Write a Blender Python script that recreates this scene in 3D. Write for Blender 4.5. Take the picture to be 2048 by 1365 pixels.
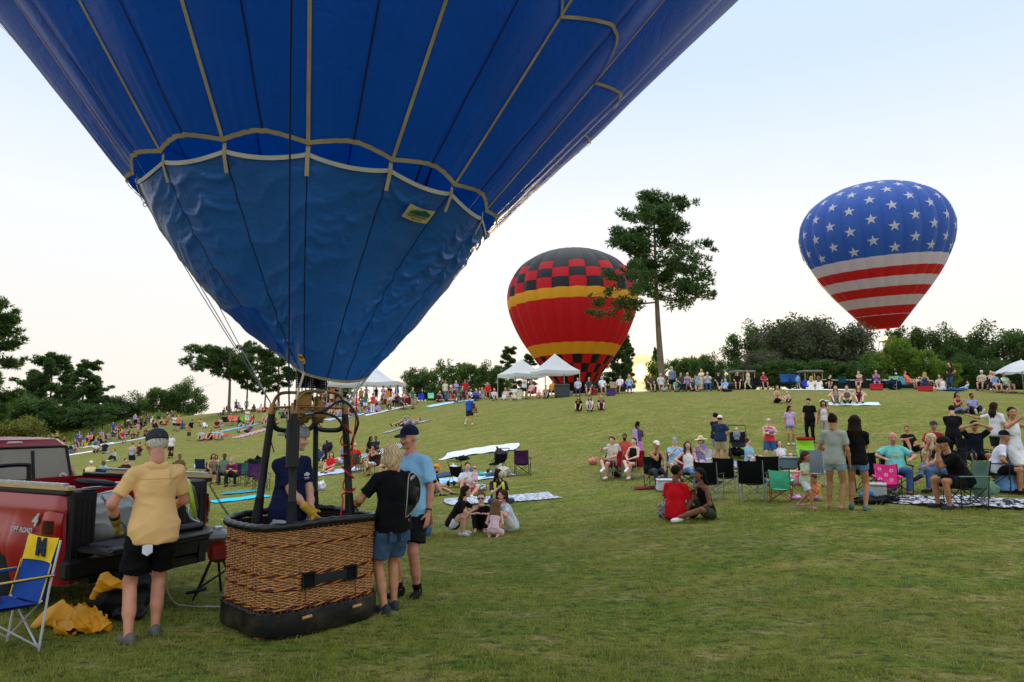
import bpy, math, random
import numpy as np
from mathutils import Vector, Matrix
D = bpy.data
for o in list(D.objects): D.objects.remove(o)
SC = bpy.context.scene
COL = SC.collection
PI = math.pi
R = math.radians
rng = np.random.default_rng(7)
random.seed(7)

# ------------------------------------------------------------------ camera
F, HC, PITCH = 1365.0, 1.95, R(6.7)          # focal length in photo pixels, eye height, upward pitch
cP, sP = math.cos(PITCH), math.sin(PITCH)
cam_d = D.cameras.new('camera'); cam_d.sensor_width = 36; cam_d.lens = 36 * F / 2048
cam_d.clip_start = 0.1; cam_d.clip_end = 3000
cam = D.objects.new('camera', cam_d); COL.objects.link(cam)
cam.location = (0, 0, HC); cam.rotation_euler = (PI / 2 + PITCH, 0, 0)
SC.camera = cam

# ------------------------------------------------------------------ sky, sun, exposure
SUN_EL, SUN_AZ = R(4.0), math.atan(259 / 1365)   # sun low behind the trees, a little right of the view axis
W = D.worlds.new('World'); SC.world = W; W.use_nodes = True
nt = W.node_tree; nt.nodes.clear()
def wn(t, **k):
    n = nt.nodes.new(t)
    for a, b in k.items(): setattr(n, a, b)
    return n
out = wn('ShaderNodeOutputWorld'); bg = wn('ShaderNodeBackground')
sky = wn('ShaderNodeTexSky', sky_type='NISHITA', sun_disc=False, sun_elevation=SUN_EL, sun_rotation=SUN_AZ,
         altitude=200, air_density=1.0, dust_density=1.0, ozone_density=1.0)
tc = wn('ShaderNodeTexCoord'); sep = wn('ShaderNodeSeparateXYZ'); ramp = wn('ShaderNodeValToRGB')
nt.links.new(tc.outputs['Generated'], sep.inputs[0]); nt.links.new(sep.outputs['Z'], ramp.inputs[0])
# thin bright evening veil over the clear-sky model: warm near the horizon, pale blue higher up, brightened overhead to add light on the ground (same in every direction)
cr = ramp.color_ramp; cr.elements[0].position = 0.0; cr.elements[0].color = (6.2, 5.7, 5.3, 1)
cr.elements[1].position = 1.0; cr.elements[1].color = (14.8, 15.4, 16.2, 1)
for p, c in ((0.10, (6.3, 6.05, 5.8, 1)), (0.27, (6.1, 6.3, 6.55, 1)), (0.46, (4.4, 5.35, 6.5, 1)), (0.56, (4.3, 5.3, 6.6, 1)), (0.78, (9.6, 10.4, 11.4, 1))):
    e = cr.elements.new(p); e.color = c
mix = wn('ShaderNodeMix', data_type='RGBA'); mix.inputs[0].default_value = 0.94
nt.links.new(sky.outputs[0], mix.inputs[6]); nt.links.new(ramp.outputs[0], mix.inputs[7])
# aureole of the low sun
sd = Vector((math.sin(SUN_AZ) * math.cos(SUN_EL), math.cos(SUN_AZ) * math.cos(SUN_EL), math.sin(SUN_EL)))
dot = wn('ShaderNodeVectorMath', operation='DOT_PRODUCT'); dot.inputs[1].default_value = sd
nt.links.new(tc.outputs['Generated'], dot.inputs[0])
def ring(c0, c1, colour):
    mr = wn('ShaderNodeMapRange', interpolation_type='SMOOTHERSTEP'); mr.inputs[1].default_value = c0; mr.inputs[2].default_value = c1
    nt.links.new(dot.outputs['Value'], mr.inputs[0])
    m = wn('ShaderNodeMix', data_type='RGBA', blend_type='ADD'); m.inputs[0].default_value = 1
    s = wn('ShaderNodeMix', data_type='RGBA', blend_type='MULTIPLY'); s.inputs[0].default_value = 1; s.inputs[6].default_value = colour
    nt.links.new(mr.outputs[0], s.inputs[7]); nt.links.new(s.outputs[2], m.inputs[7])
    return m
mr = wn('ShaderNodeMapRange', interpolation_type='SMOOTHERSTEP'); mr.inputs[1].default_value = math.cos(R(2.0)); mr.inputs[2].default_value = 1.0; mr.inputs[4].default_value = .85
nt.links.new(dot.outputs['Value'], mr.inputs[0]); m1 = wn('ShaderNodeMix', data_type='RGBA'); m1.inputs[7].default_value = (8.2, 5.4, 1.9, 1)
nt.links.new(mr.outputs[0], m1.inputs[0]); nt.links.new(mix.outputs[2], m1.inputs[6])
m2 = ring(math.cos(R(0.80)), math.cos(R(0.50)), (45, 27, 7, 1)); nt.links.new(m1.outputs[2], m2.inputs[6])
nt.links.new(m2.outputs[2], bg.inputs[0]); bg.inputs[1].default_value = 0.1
nt.links.new(bg.outputs[0], out.inputs[0])
sl = D.lights.new('sun', 'SUN'); sl.energy = 2.0; sl.angle = R(0.6); sl.color = (1.0, 0.78, 0.5)
so = D.objects.new('sun', sl); COL.objects.link(so)
so.rotation_euler = (-sd).to_track_quat('-Z', 'Y').to_euler()
so.location = (20, 60, 30)
SC.view_settings.view_transform = 'Standard'; SC.view_settings.look = 'None'
SC.view_settings.exposure = 0.72; SC.view_settings.gamma = 1; SC.view_settings.use_curve_mapping = False
SC.cycles.max_bounces = 8; SC.cycles.transparent_max_bounces = 8

# ------------------------------------------------------------------ small helpers
def tag(o, label=None, cat=None, group=None, kind=None):
    if label: o['label'] = label
    if cat: o['category'] = cat
    if group: o['group'] = group
    if kind: o['kind'] = kind
    return o
def empty(name, loc, rz=0, label=None, cat=None, group=None):
    o = D.objects.new(name, None); COL.objects.link(o); o.empty_display_size = 0.2
    o.location = loc; o.rotation_euler = (0, 0, rz)
    return tag(o, label, cat, group)
def link(name, me, parent=None, mats=None):
    o = D.objects.new(name, me); COL.objects.link(o)
    if parent: o.parent = parent
    if mats is not None:                       # materials on the object, so meshes can be shared
        for i, m in enumerate(mats):
            if i < len(o.material_slots):
                o.material_slots[i].link = 'OBJECT'; o.material_slots[i].material = m
    return o
def copy_tree(o, parent=None):
    c = o.copy(); COL.objects.link(c)
    if parent: c.parent = parent
    for ch in list(o.children): copy_tree(ch, c)
    return c
def npmesh(name, V, Fc, mats=(), mi=None, smooth=True):
    """mesh from a vertex array and face list/array (quads or tris or mixed)"""
    me = D.meshes.new(name)
    V = np.asarray(V, np.float32)
    if isinstance(Fc, np.ndarray):
        n, k = Fc.shape
        me.vertices.add(len(V)); me.vertices.foreach_set('co', V.ravel())
        me.loops.add(n * k); me.loops.foreach_set('vertex_index', Fc.astype(np.int32).ravel())
        me.polygons.add(n); me.polygons.foreach_set('loop_start', np.arange(0, n * k, k, dtype=np.int32))
        me.update(calc_edges=True)
    else:
        me.from_pydata([tuple(map(float, v)) for v in V], [], Fc)
    for m in mats: me.materials.append(m)
    if mi is not None: me.polygons.foreach_set('material_index', np.asarray(mi, np.int32))
    if smooth: me.polygons.foreach_set('use_smooth', np.ones(len(me.polygons), bool))
    me.update()
    return me
def frame_of(d):
    d = np.asarray(d, float); d = d / (np.linalg.norm(d) + 1e-12)
    a = np.array([0, 0, 1.0]) if abs(d[2]) < 0.9 else np.array([1.0, 0, 0])
    u = np.cross(d, a); u /= np.linalg.norm(u)
    return u, np.cross(d, u)
class MB:
    """collects shapes into ONE mesh"""
    def __init__(s): s.v = []; s.f = []; s.m = []; s.n = 0
    def add(s, V, Fc, mi=0):
        V = np.asarray(V, float).reshape(-1, 3)
        for f in Fc: s.f.append([int(i) + s.n for i in f]); s.m.append(mi)
        s.v.append(V); s.n += len(V); return s
    def box(s, c, size, M=None, mi=0, bev=0.0):
        x, y, z = np.array(size) / 2.0
        if bev > 0:
            b = min(bev, x * .9, y * .9, z * .9); P = []
            for zz, k in ((-z, b), (-z + b, 0), (z - b, 0), (z, b)):
                for (px, py) in ((-x + k, -y + k + b), (-x + k + b, -y + k), (x - k - b, -y + k), (x - k, -y + k + b), (x - k, y - k - b), (x - k - b, y - k), (-x + k + b, y - k), (-x + k, y - k - b)):
                    P.append((px, py, zz))
            Fc = [[7, 6, 5, 4, 3, 2, 1, 0], [24 + i for i in range(8)]]
            for r in range(3):
                for i in range(8): j = (i + 1) % 8; Fc.append([r * 8 + i, r * 8 + j, r * 8 + 8 + j, r * 8 + 8 + i])
        else:
            P = [(-x, -y, -z), (x, -y, -z), (x, y, -z), (-x, y, -z), (-x, -y, z), (x, -y, z), (x, y, z), (-x, y, z)]
            Fc = [[3, 2, 1, 0], [4, 5, 6, 7], [0, 1, 5, 4], [1, 2, 6, 5], [2, 3, 7, 6], [3, 0, 4, 7]]
        P = np.array(P)
        if M is not None: P = P @ np.asarray(M).T
        return s.add(P + np.array(c), Fc, mi)
    def tube(s, path, r, n=8, mi=0, cap=True, closed=False):
        p = np.asarray(path, float); k = len(p)
        rr = np.full(k, r) if np.isscalar(r) else np.asarray(r, float)
        T = np.gradient(p, axis=0) if not closed else np.roll(p, -1, 0) - np.roll(p, 1, 0)
        T /= np.linalg.norm(T, axis=1)[:, None] + 1e-12
        u, _ = frame_of(T[0]); U = []
        for t in T:
            u = u - t * (u @ t); nu = np.linalg.norm(u)
            u = u / nu if nu > 1e-6 else frame_of(t)[0]
            U.append(u)
        U = np.array(U); Vv = np.cross(T, U)
        a = np.linspace(0, 2 * PI, n, endpoint=False)
        P = (p[:, None, :] + rr[:, None, None] * (np.cos(a)[None, :, None] * U[:, None, :] + np.sin(a)[None, :, None] * Vv[:, None, :])).reshape(-1, 3)
        Fc = []
        for i in range(k if closed else k - 1):
            i2 = (i + 1) % k
            for j in range(n):
                j2 = (j + 1) % n; Fc.append([i * n + j, i * n + j2, i2 * n + j2, i2 * n + j])
        if cap and not closed:
            Fc.append(list(range(n))[::-1]); Fc.append([(k - 1) * n + j for j in range(n)])
        return s.add(P, Fc, mi)
    def lathe(s, prof, n=24, c=(0, 0, 0), M=None, mi=0, sq=1.0):
        a = np.linspace(0, 2 * PI, n, endpoint=False); P = []
        for r_, z in prof:
            for t in a: P.append((r_ * math.cos(t), r_ * math.sin(t) * sq, z))
        Fc = []
        for i in range(len(prof) - 1):
            for j in range(n):
                j2 = (j + 1) % n; Fc.append([i * n + j, i * n + j2, (i + 1) * n + j2, (i + 1) * n + j])
        P = np.array(P)
        if M is not None: P = P @ np.asarray(M).T
        return s.add(P + np.array(c), Fc, mi)
    def ball(s, c, r, n=10, M=None, mi=0):
        r = np.array(r if not np.isscalar(r) else (r, r, r), float); P = []; k = max(4, n // 2 + 1)
        for i in range(k + 1):
            t = PI * i / k
            for j in range(n):
                a = 2 * PI * j / n; P.append((math.sin(t) * math.cos(a), math.sin(t) * math.sin(a), math.cos(t)))
        Fc = [[i * n + j, (i + 1) * n + j, (i + 1) * n + (j + 1) % n, i * n + (j + 1) % n] for i in range(k) for j in range(n)]
        P = np.array(P) * r
        if M is not None: P = P @ np.asarray(M).T
        return s.add(P + np.array(c), Fc, mi)
    def grid(s, G, mi=0, double=0.0):
        G = np.asarray(G, float); a, b = G.shape[:2]
        Fc = [[i * b + j, i * b + j + 1, (i + 1) * b + j + 1, (i + 1) * b + j] for i in range(a - 1) for j in range(b - 1)]
        return s.add(G.reshape(-1, 3), Fc, mi)
    def ribbon(s, path, side, w, mi=0):
        p = np.asarray(path, float); sd_ = np.asarray(side, float)
        return s.grid(np.stack([p - sd_ * w / 2, p + sd_ * w / 2], 1), mi)
    def mesh(s, name, mats, smooth=True):
        me = D.meshes.new(name); me.from_pydata(np.concatenate(s.v).tolist(), [], s.f)
        for m in mats: me.materials.append(m)
        me.polygons.foreach_set('material_index', np.array(s.m, np.int32))
        if smooth:
            me.polygons.foreach_set('use_smooth', np.ones(len(me.polygons), bool))
            try: me.set_sharp_from_angle(angle=R(40))
            except Exception: pass
        me.update(); return me
    def build(s, name, mats, parent=None, smooth=True):
        if not isinstance(mats, (list, tuple)): mats = [mats]
        return link(name, s.mesh(name, mats, smooth), parent)
def rotz(a): c, s = math.cos(a), math.sin(a); return np.array([[c, -s, 0], [s, c, 0], [0, 0, 1.0]])
def rotx(a): c, s = math.cos(a), math.sin(a); return np.array([[1, 0, 0], [0, c, -s], [0, s, c.real]])
def roty(a): c, s = math.cos(a), math.sin(a); return np.array([[c, 0, s], [0, 1, 0], [-s, 0, c]])
def spline(pts, n=8):
    p = np.asarray(pts, float); q = np.vstack([2 * p[0] - p[1], p, 2 * p[-1] - p[-2]]); o = []
    for i in range(1, len(q) - 2):
        for t in np.linspace(0, 1, n, endpoint=False):
            a, b, c, d = q[i - 1], q[i], q[i + 1], q[i + 2]
            o.append(.5 * ((2 * b) + (c - a) * t + (2 * a - 5 * b + 4 * c - d) * t * t + (3 * b - a - 3 * c + d) * t ** 3))
    o.append(p[-1]); return np.array(o)

# ------------------------------------------------------------------ materials (procedural)
MATS = {}
def srgb(h):
    h = h.lstrip('#'); c = [int(h[i:i + 2], 16) / 255 for i in (0, 2, 4)]
    return tuple(x / 12.92 if x <= .04045 else ((x + .055) / 1.055) ** 2.4 for x in c)
def mat(name, col, rough=0.7, var=0.12, scale=6.0, metal=0.0, bump=0.0, bscale=60.0, sheen=0.0, transl=0.0, spec=0.4, emit=0.0, stretch=None, dirt=0.0):
    key = (name, col, rough, var, scale, metal, bump, bscale, transl, emit)
    if key in MATS: return MATS[key]
    if isinstance(col, str): col = srgb(col)
    m = D.materials.new(name); m.use_nodes = True; t = m.node_tree; N = t.nodes; L = t.links
    b = N['Principled BSDF']; b.inputs['Roughness'].default_value = rough; b.inputs['Metallic'].default_value = metal
    b.inputs['Specular IOR Level'].default_value = spec
    if sheen: b.inputs['Sheen Weight'].default_value = sheen
    tcn = N.new('ShaderNodeTexCoord'); mp = N.new('ShaderNodeMapping'); L.new(tcn.outputs['Object'], mp.inputs[0])
    if stretch: mp.inputs['Scale'].default_value = stretch
    nz = N.new('ShaderNodeTexNoise'); nz.inputs['Scale'].default_value = scale; nz.inputs['Detail'].default_value = 5; L.new(mp.outputs[0], nz.inputs[0])
    rp = N.new('ShaderNodeValToRGB'); L.new(nz.outputs['Fac'], rp.inputs[0])
    lo = tuple(c * (1 - var) for c in col) + (1,); hi = tuple(min(1, c * (1 + var)) for c in col) + (1,)
    rp.color_ramp.elements[0].position = .3; rp.color_ramp.elements[0].color = lo
    rp.color_ramp.elements[1].position = .7; rp.color_ramp.elements[1].color = hi
    cout = rp.outputs[0]
    if dirt:
        n2 = N.new('ShaderNodeTexNoise'); n2.inputs['Scale'].default_value = scale * .45; n2.inputs['Detail'].default_value = 8; L.new(mp.outputs[0], n2.inputs[0])
        r2 = N.new('ShaderNodeMapRange'); r2.inputs[1].default_value = .5; r2.inputs[2].default_value = .75; r2.inputs[4].default_value = dirt; L.new(n2.outputs['Fac'], r2.inputs[0])
        mx = N.new('ShaderNodeMix'); mx.data_type = 'RGBA'; L.new(r2.outputs[0], mx.inputs[0]); L.new(cout, mx.inputs[6]); mx.inputs[7].default_value = (.16, .12, .07, 1)
        cout = mx.outputs[2]
    L.new(cout, b.inputs['Base Color'])
    if bump:
        nb = N.new('ShaderNodeTexNoise'); nb.inputs['Scale'].default_value = bscale; nb.inputs['Detail'].default_value = 3; L.new(mp.outputs[0], nb.inputs[0])
        bp = N.new('ShaderNodeBump'); bp.inputs['Strength'].default_value = bump; bp.inputs['Distance'].default_value = .01; L.new(nb.outputs['Fac'], bp.inputs['Height']); L.new(bp.outputs[0], b.inputs['Normal'])
    if emit:
        b.inputs['Emission Color'].default_value = tuple(col) + (1,); b.inputs['Emission Strength'].default_value = emit
    if transl:
        tr = N.new('ShaderNodeBsdfTranslucent'); L.new(cout, tr.inputs[0]); ms = N.new('ShaderNodeMixShader'); ms.inputs[0].default_value = transl
        L.new(b.outputs[0], ms.inputs[1]); L.new(tr.outputs[0], ms.inputs[2]); L.new(ms.outputs[0], N['Material Output'].inputs[0])
    MATS[key] = m; return m
def cloth(col, name='cloth', **k):
    d = dict(rough=.85, var=.16, scale=7, bump=.45, bscale=45, spec=.15); d.update(k)
    if isinstance(col, str): col = tuple(min(.80, c * 1.2) for c in srgb(col))
    return mat(name, col, **d)
def metal(col='#55575a', rough=.4): return mat('metal', col, rough=rough, metal=.8, var=.15, scale=12, spec=.5)
def plastic(col, rough=.45): return mat('plastic', col, rough=rough, var=.08, scale=5)
def text_obj(name, body, size, m, parent, loc, rot, extrude=.001, align='CENTER', shear=0, bold=0.0):
    c = D.curves.new(name, 'FONT'); c.body = body; c.size = size; c.align_x = align; c.align_y = 'CENTER'; c.extrude = extrude; c.shear = shear; c.offset = bold
    t_ = D.objects.new('text_source', c); me = D.meshes.new_from_object(t_); D.objects.remove(t_); D.curves.remove(c)
    me.materials.clear(); me.materials.append(m); o = D.objects.new(name, me); COL.objects.link(o); o.parent = parent
    o.location = loc; o.rotation_euler = rot; return o

# ------------------------------------------------------------------ terrain
def ray(px, py):
    a = (px - 1024) / F; b = (682.5 - py) / F
    return np.array([a, cP - b * sP, sP + b * cP])
def at(px, py, dist):
    """world point on the pixel's ray at depth dist along +Y"""
    r_ = ray(px, py); return np.array([0, 0, HC]) + r_ * (dist / r_[1])
CP=[(1385,1048,12.2),(1690,1015,13.4),(1925,1022,13.4),(1440,1003,16.4),(1700,1010,13.8),(1310,982,20.5),(1220,957,23.5),(1440,931,26.3),(1580,890,29.5),
(1180,822,38),(1560,807,37.5),(1690,808,36),(1945,830,31),(1820,903,25.5),(1990,930,18.5),(1300,783,52),(1150,789,54),(1450,781,50),(1640,779,49),(1800,778,48),(1950,781,45),(2040,790,42),
(1350,850,33),(1500,850,33),(1100,860,36),(1250,880,32),(1900,870,28),(1250,920,27),
(940,851,42),(820,855,43),(965,905,32.5),(1045,948,26.5),(930,990,22),(1000,1010,19),(960,1072,13),(850,1075,13),(870,990,21),
(480,975,29),(745,957,31),(660,946,33),(740,905,40),(560,975,28),(340,918,48),(262,938,47),(380,880,60),(440,882,58),(500,862,60),(455,826,90),(375,834,96),
(345,864,78),(158,886,92),(115,888,95),(190,908,62),(210,950,44),(745,826,62),(850,806,60),(1000,797,56.5),(640,850,58),(600,822,75),(540,820,82),(650,815,72),(300,842,96),(230,868,92),(250,905,58),(420,960,34),(700,880,48),(580,900,46),(500,925,42)]
pts=[];
for px,py,d in CP:
    q_=at(px,py,d); pts.append(tuple(q_))
for x in (-9,-6,-3,0,3,6,9,14):
    for y in (3,5.5,8): pts.append((x,y,0 if x>-7 else -.1))
for x in (-30,-20,-12): pts.append((x,10,-.3)); pts.append((x,22,-1.0))
pts+= [(-20,30,-1.5),(-34,40,-1.9),(-60,60,-2),(20,8,.3),(30,14,.8),(30,20,1.5)]
for x in (-10,0,10,25,40,60): pts.append((x,70,4.6 if x>0 else 3.9)); pts.append((x,100,4.4)); pts.append((x,150,3.0))
pts+= [(-80,110,-1.6),(-60,120,0.3),(-30,130,2.6),(-100,70,-2.5),(-120,140,-2),(-60,160,0),(70,40,4.2),(90,90,4),(60,20,2.5),(-60,30,-2.2),(-90,20,-2.5)]
pts=np.array(pts)
SCL=20.
def kern(A,B):
    r2=((A[:,None,:]-B[None])**2).sum(-1)/SCL/SCL
    return .5*r2*np.log(r2+1e-9)
Xc=pts[:,:2]; n_=len(Xc)
K=kern(Xc,Xc)+np.eye(n_)*0.02
Pm=np.c_[np.ones(n_),Xc/SCL]
Am=np.block([[K,Pm],[Pm.T,np.zeros((3,3))]])
wts=np.linalg.solve(Am,np.r_[pts[:,2],0,0,0])
def hz(x,y):
    x=np.atleast_1d(np.asarray(x,float)).ravel();y=np.atleast_1d(np.asarray(y,float)).ravel()
    Q=np.c_[x,y]; return kern(Q,Xc)@wts[:n_]+np.c_[np.ones(len(Q)),Q/SCL]@wts[n_:]

def P2W(px, py):
    r_ = ray(px, py); ts = np.r_[np.arange(3, 30, .25), np.arange(30, 150, .5)]
    X = r_[0] / r_[1] * ts; Z = HC + r_[2] / r_[1] * ts; dz = Z - hz(X, ts)
    k = np.where(dz < 0)[0]
    if len(k) == 0: i = int(np.argmin(np.abs(dz[40:]))) + 40; return np.array([X[i], ts[i], float(hz(X[i], ts[i])[0])])
    i = k[0]
    if i == 0: t = ts[0]
    else: t = ts[i - 1] + (ts[i] - ts[i - 1]) * dz[i - 1] / (dz[i - 1] - dz[i])
    x = r_[0] / r_[1] * t; return np.array([x, t, float(hz(x, t)[0])])
def gz(x, y): return float(hz(x, y)[0])
def at_depth(px, d):
    """ground point in picture column px at depth d"""
    x = (px - 1024) / F * (d * cP); 
    for _ in range(3): z = gz(x, d); x = (px - 1024) / F * (d * cP + (z - HC) * sP)
    return np.array([x, d, gz(x, d)])
# ------------------------------------------------------------------ ground sheet
def hzc(x, y):
    x = np.asarray(x, float).ravel(); y = np.asarray(y, float).ravel(); o = np.empty(len(x))
    for i in range(0, len(x), 20000): o[i:i + 20000] = hz(x[i:i + 20000], y[i:i + 20000])
    return o
def ground_height(x, y):
    z = hzc(x, y); x = np.ravel(x); y = np.ravel(y)
    far = np.clip((np.hypot(x, y) - 150) / 120, 0, 1); z = z * (1 - far) + 0.3 * far          # flattens out beyond the park
    back = np.clip((2.0 - y) / 14, 0, 1); return z * (1 - back)
gy = np.r_[np.linspace(-60, 0, 10), np.linspace(1, 30, 110), np.linspace(30.4, 75, 110), np.linspace(77, 160, 40), np.linspace(180, 1500, 16)]
gx = np.linspace(-1, 1, 261); gx = np.sign(gx) * (np.abs(gx) * .35 + np.abs(gx) ** 4 * .65)
GX = np.outer(np.maximum(60, np.abs(gy) * 1.0 + 50), gx * 1.6); GX = np.where(np.abs(gy)[:, None] > 170, GX * 1.6, GX)
GY = np.repeat(gy[:, None], len(gx), 1)
GZ = ground_height(GX, GY).reshape(GX.shape)
near = np.exp(-((GY - 8) / 14.0) ** 2)
GZ = GZ + near * (0.012 * np.sin(GX * 2.1 + GY * 1.3) + 0.010 * np.sin(GX * 3.7 - GY * 2.9 + 1))
ni, nj = GX.shape; idx = np.arange(ni * nj).reshape(ni, nj)
gf = np.stack([idx[:-1, :-1], idx[:-1, 1:], idx[1:, 1:], idx[1:, :-1]], -1).reshape(-1, 4)

def grass_nodes(name, blade=False):
    m = D.materials.new(name); m.use_nodes = True; t = m.node_tree; N = t.nodes; L = t.links
    b = N['Principled BSDF']; b.inputs['Roughness'].default_value = .9; b.inputs['Specular IOR Level'].default_value = .12
    g = N.new('ShaderNodeNewGeometry')
    def noise(sc, det, st=(1, 1, 1), rot=0):
        mp = N.new('ShaderNodeMapping'); mp.inputs['Scale'].default_value = st; mp.inputs['Rotation'].default_value = (0, 0, rot); L.new(g.outputs['Position'], mp.inputs[0])
        n = N.new('ShaderNodeTexNoise'); n.inputs['Scale'].default_value = sc; n.inputs['Detail'].default_value = det; n.inputs['Roughness'].default_value = .62; L.new(mp.outputs[0], n.inputs[0]); return n.outputs['Fac']
    def rng_(src, a, b_, c=0., d=1.):
        r = N.new('ShaderNodeMapRange'); r.inputs[1].default_value = a; r.inputs[2].default_value = b_; r.inputs[3].default_value = c; r.inputs[4].default_value = d; L.new(src, r.inputs[0]); return r.outputs[0]
    def mixc(f, a, b_, mode='MIX'):
        x = N.new('ShaderNodeMix'); x.data_type = 'RGBA'; x.blend_type = mode
        if isinstance(f, float): x.inputs[0].default_value = f
        else: L.new(f, x.inputs[0])
        for i, v in ((6, a), (7, b_)):
            if isinstance(v, tuple): x.inputs[i].default_value = v + (1,)
            else: L.new(v, x.inputs[i])
        return x.outputs[2]
    big = noise(.11, 4, (1, 2.2, 1), .3); mid = noise(.55, 6, (1, 2.6, 1), -.1); small = noise(1.7, 8, (1, 2.0, 1)); tuft = noise(7, 6, (1, 1.7, 1)); fine = noise(45, 5)
    base = mixc(rng_(mid, .38, .62), (.125, .205, .018), (.305, .290, .052))        # green to olive
    base = mixc(rng_(big, .44, .62, 0, .7), base, (.300, .240, .070))               # large sun-bleached areas
    base = mixc(rng_(small, .55, .66, 0, .8), base, (.460, .350, .165))            # dry straw patches
    base = mixc(rng_(small, .48, .36, 0, .85), base, (.085, .175, .014))            # dense green growth
    base = mixc(rng_(tuft, .52, .38, 0, .80), base, (.035, .050, .010))             # dark tufts
    base = mixc(rng_(tuft, .56, .68, 0, .45), base, (.36, .35, .09))
    sx = N.new('ShaderNodeSeparateXYZ'); L.new(g.outputs['Position'], sx.inputs[0])
    base = mixc(rng_(sx.outputs['Y'], 16, 36, 0, .30), base, (.330, .280, .075))    # the drier hillside
    if blade:
        a = N.new('ShaderNodeAttribute'); a.attribute_name = 'tint'
        dry = mixc(rng_(a.outputs['Fac'], .74, .80), base, (.50, .40, .20))
        base = mixc(rng_(a.outputs['Fac'], 0, .7, .0, .5), dry, (.28, .30, .055)); base = mixc(.30, base, (.40, .43, .085))
        tr = N.new('ShaderNodeBsdfTranslucent'); L.new(base, tr.inputs[0]); ms = N.new('ShaderNodeMixShader'); ms.inputs[0].default_value = .45
        L.new(base, b.inputs['Base Color']); L.new(b.outputs[0], ms.inputs[1]); L.new(tr.outputs[0], ms.inputs[2]); L.new(ms.outputs[0], N['Material Output'].inputs[0])
    else:
        base = mixc(rng_(fine, .56, .36, 0, .75), base, (.060, .072, .014))
        L.new(base, b.inputs['Base Color'])
        bp = N.new('ShaderNodeBump'); bp.inputs['Strength'].default_value = .7; bp.inputs['Distance'].default_value = .05
        ad = N.new('ShaderNodeMath'); ad.operation = 'ADD'; L.new(tuft, ad.inputs[0]); L.new(fine, ad.inputs[1]); L.new(ad.outputs[0], bp.inputs['Height']); L.new(bp.outputs[0], b.inputs['Normal'])
    return m
M_GROUND = grass_nodes('lawn'); M_BLADE = grass_nodes('grass_blade', True)
gme = npmesh('ground', np.stack([GX, GY, GZ], -1).reshape(-1, 3), gf, [M_GROUND])
ground = link('ground', gme); tag(ground, 'grassy hillside lawn rising to a crest', None, None, 'structure')

def zgrid(x, y):   # surface of the sheet near the camera (with its small bumps)
    return ground_height(x, y) + np.exp(-((y - 8) / 14.0) ** 2) * (0.012 * np.sin(x * 2.1 + y * 1.3) + 0.010 * np.sin(x * 3.7 - y * 2.9 + 1))
def blades(n, y0, y1, power, hgt, wid, name, label, seed, clump=.5):
    g = np.random.default_rng(seed)
    u = g.random(n); y = y0 + (y1 - y0) * u ** power
    x = (g.random(n) * 2 - 1) * (y * .80 + .6)
    s = np.sin(x * 3.1 + 2 * np.sin(y * 2.3)) * np.sin(y * 3.7 + 1.5 * np.sin(x * 1.7)) + .6 * np.sin(x * 9.3 + y * 4.1) * np.sin(y * 8.1 - x * 3.3)
    keep = g.random(n) < .62 + clump * s * .6; x = x[keep]; y = y[keep]; s = s[keep]; n = len(x)
    z = zgrid(x, y) - .006
    h = hgt * (.5 + g.random(n) * .9) * (1 + .40 * np.clip(s, -1, 1)); w = wid * (.6 + .8 * g.random(n))
    a = g.random(n) * 2 * PI; lean = h * (.25 + .9 * g.random(n)); b = g.random(n) * 2 * PI
    wx, wy = np.cos(a) * w, np.sin(a) * w; lx, ly = np.cos(b) * lean, np.sin(b) * lean
    V = np.empty((n, 5, 3))
    V[:, 0] = np.c_[x - wx, y - wy, z]; V[:, 1] = np.c_[x + wx, y + wy, z]
    V[:, 2] = np.c_[x + wx * .8 + lx * .35, y + wy * .8 + ly * .35, z + h * .6]; V[:, 3] = np.c_[x - wx * .8 + lx * .35, y - wy * .8 + ly * .35, z + h * .6]
    V[:, 4] = np.c_[x + lx, y + ly, z + h * .95]
    k = np.arange(n) * 5
    T = np.concatenate([np.c_[k, k + 1, k + 2], np.c_[k, k + 2, k + 3], np.c_[k + 3, k + 2, k + 4]])
    me = npmesh(name, V.reshape(-1, 3), T, [M_BLADE])
    at_ = me.attributes.new('tint', 'FLOAT', 'POINT'); at_.data.foreach_set('value', np.repeat(g.random(n), 5).astype(np.float32))
    return tag(link(name, me), label, 'grass', None, 'stuff')
blades(190000, 4.6, 13.5, 1.5, .042, .0032, 'grass', 'short mown grass covering the lawn near the basket', 3)
blades(95000, 12.5, 34, 1.3, .052, .006, 'grass', 'mown grass on the lower slope among the picnic groups', 4)
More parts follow.
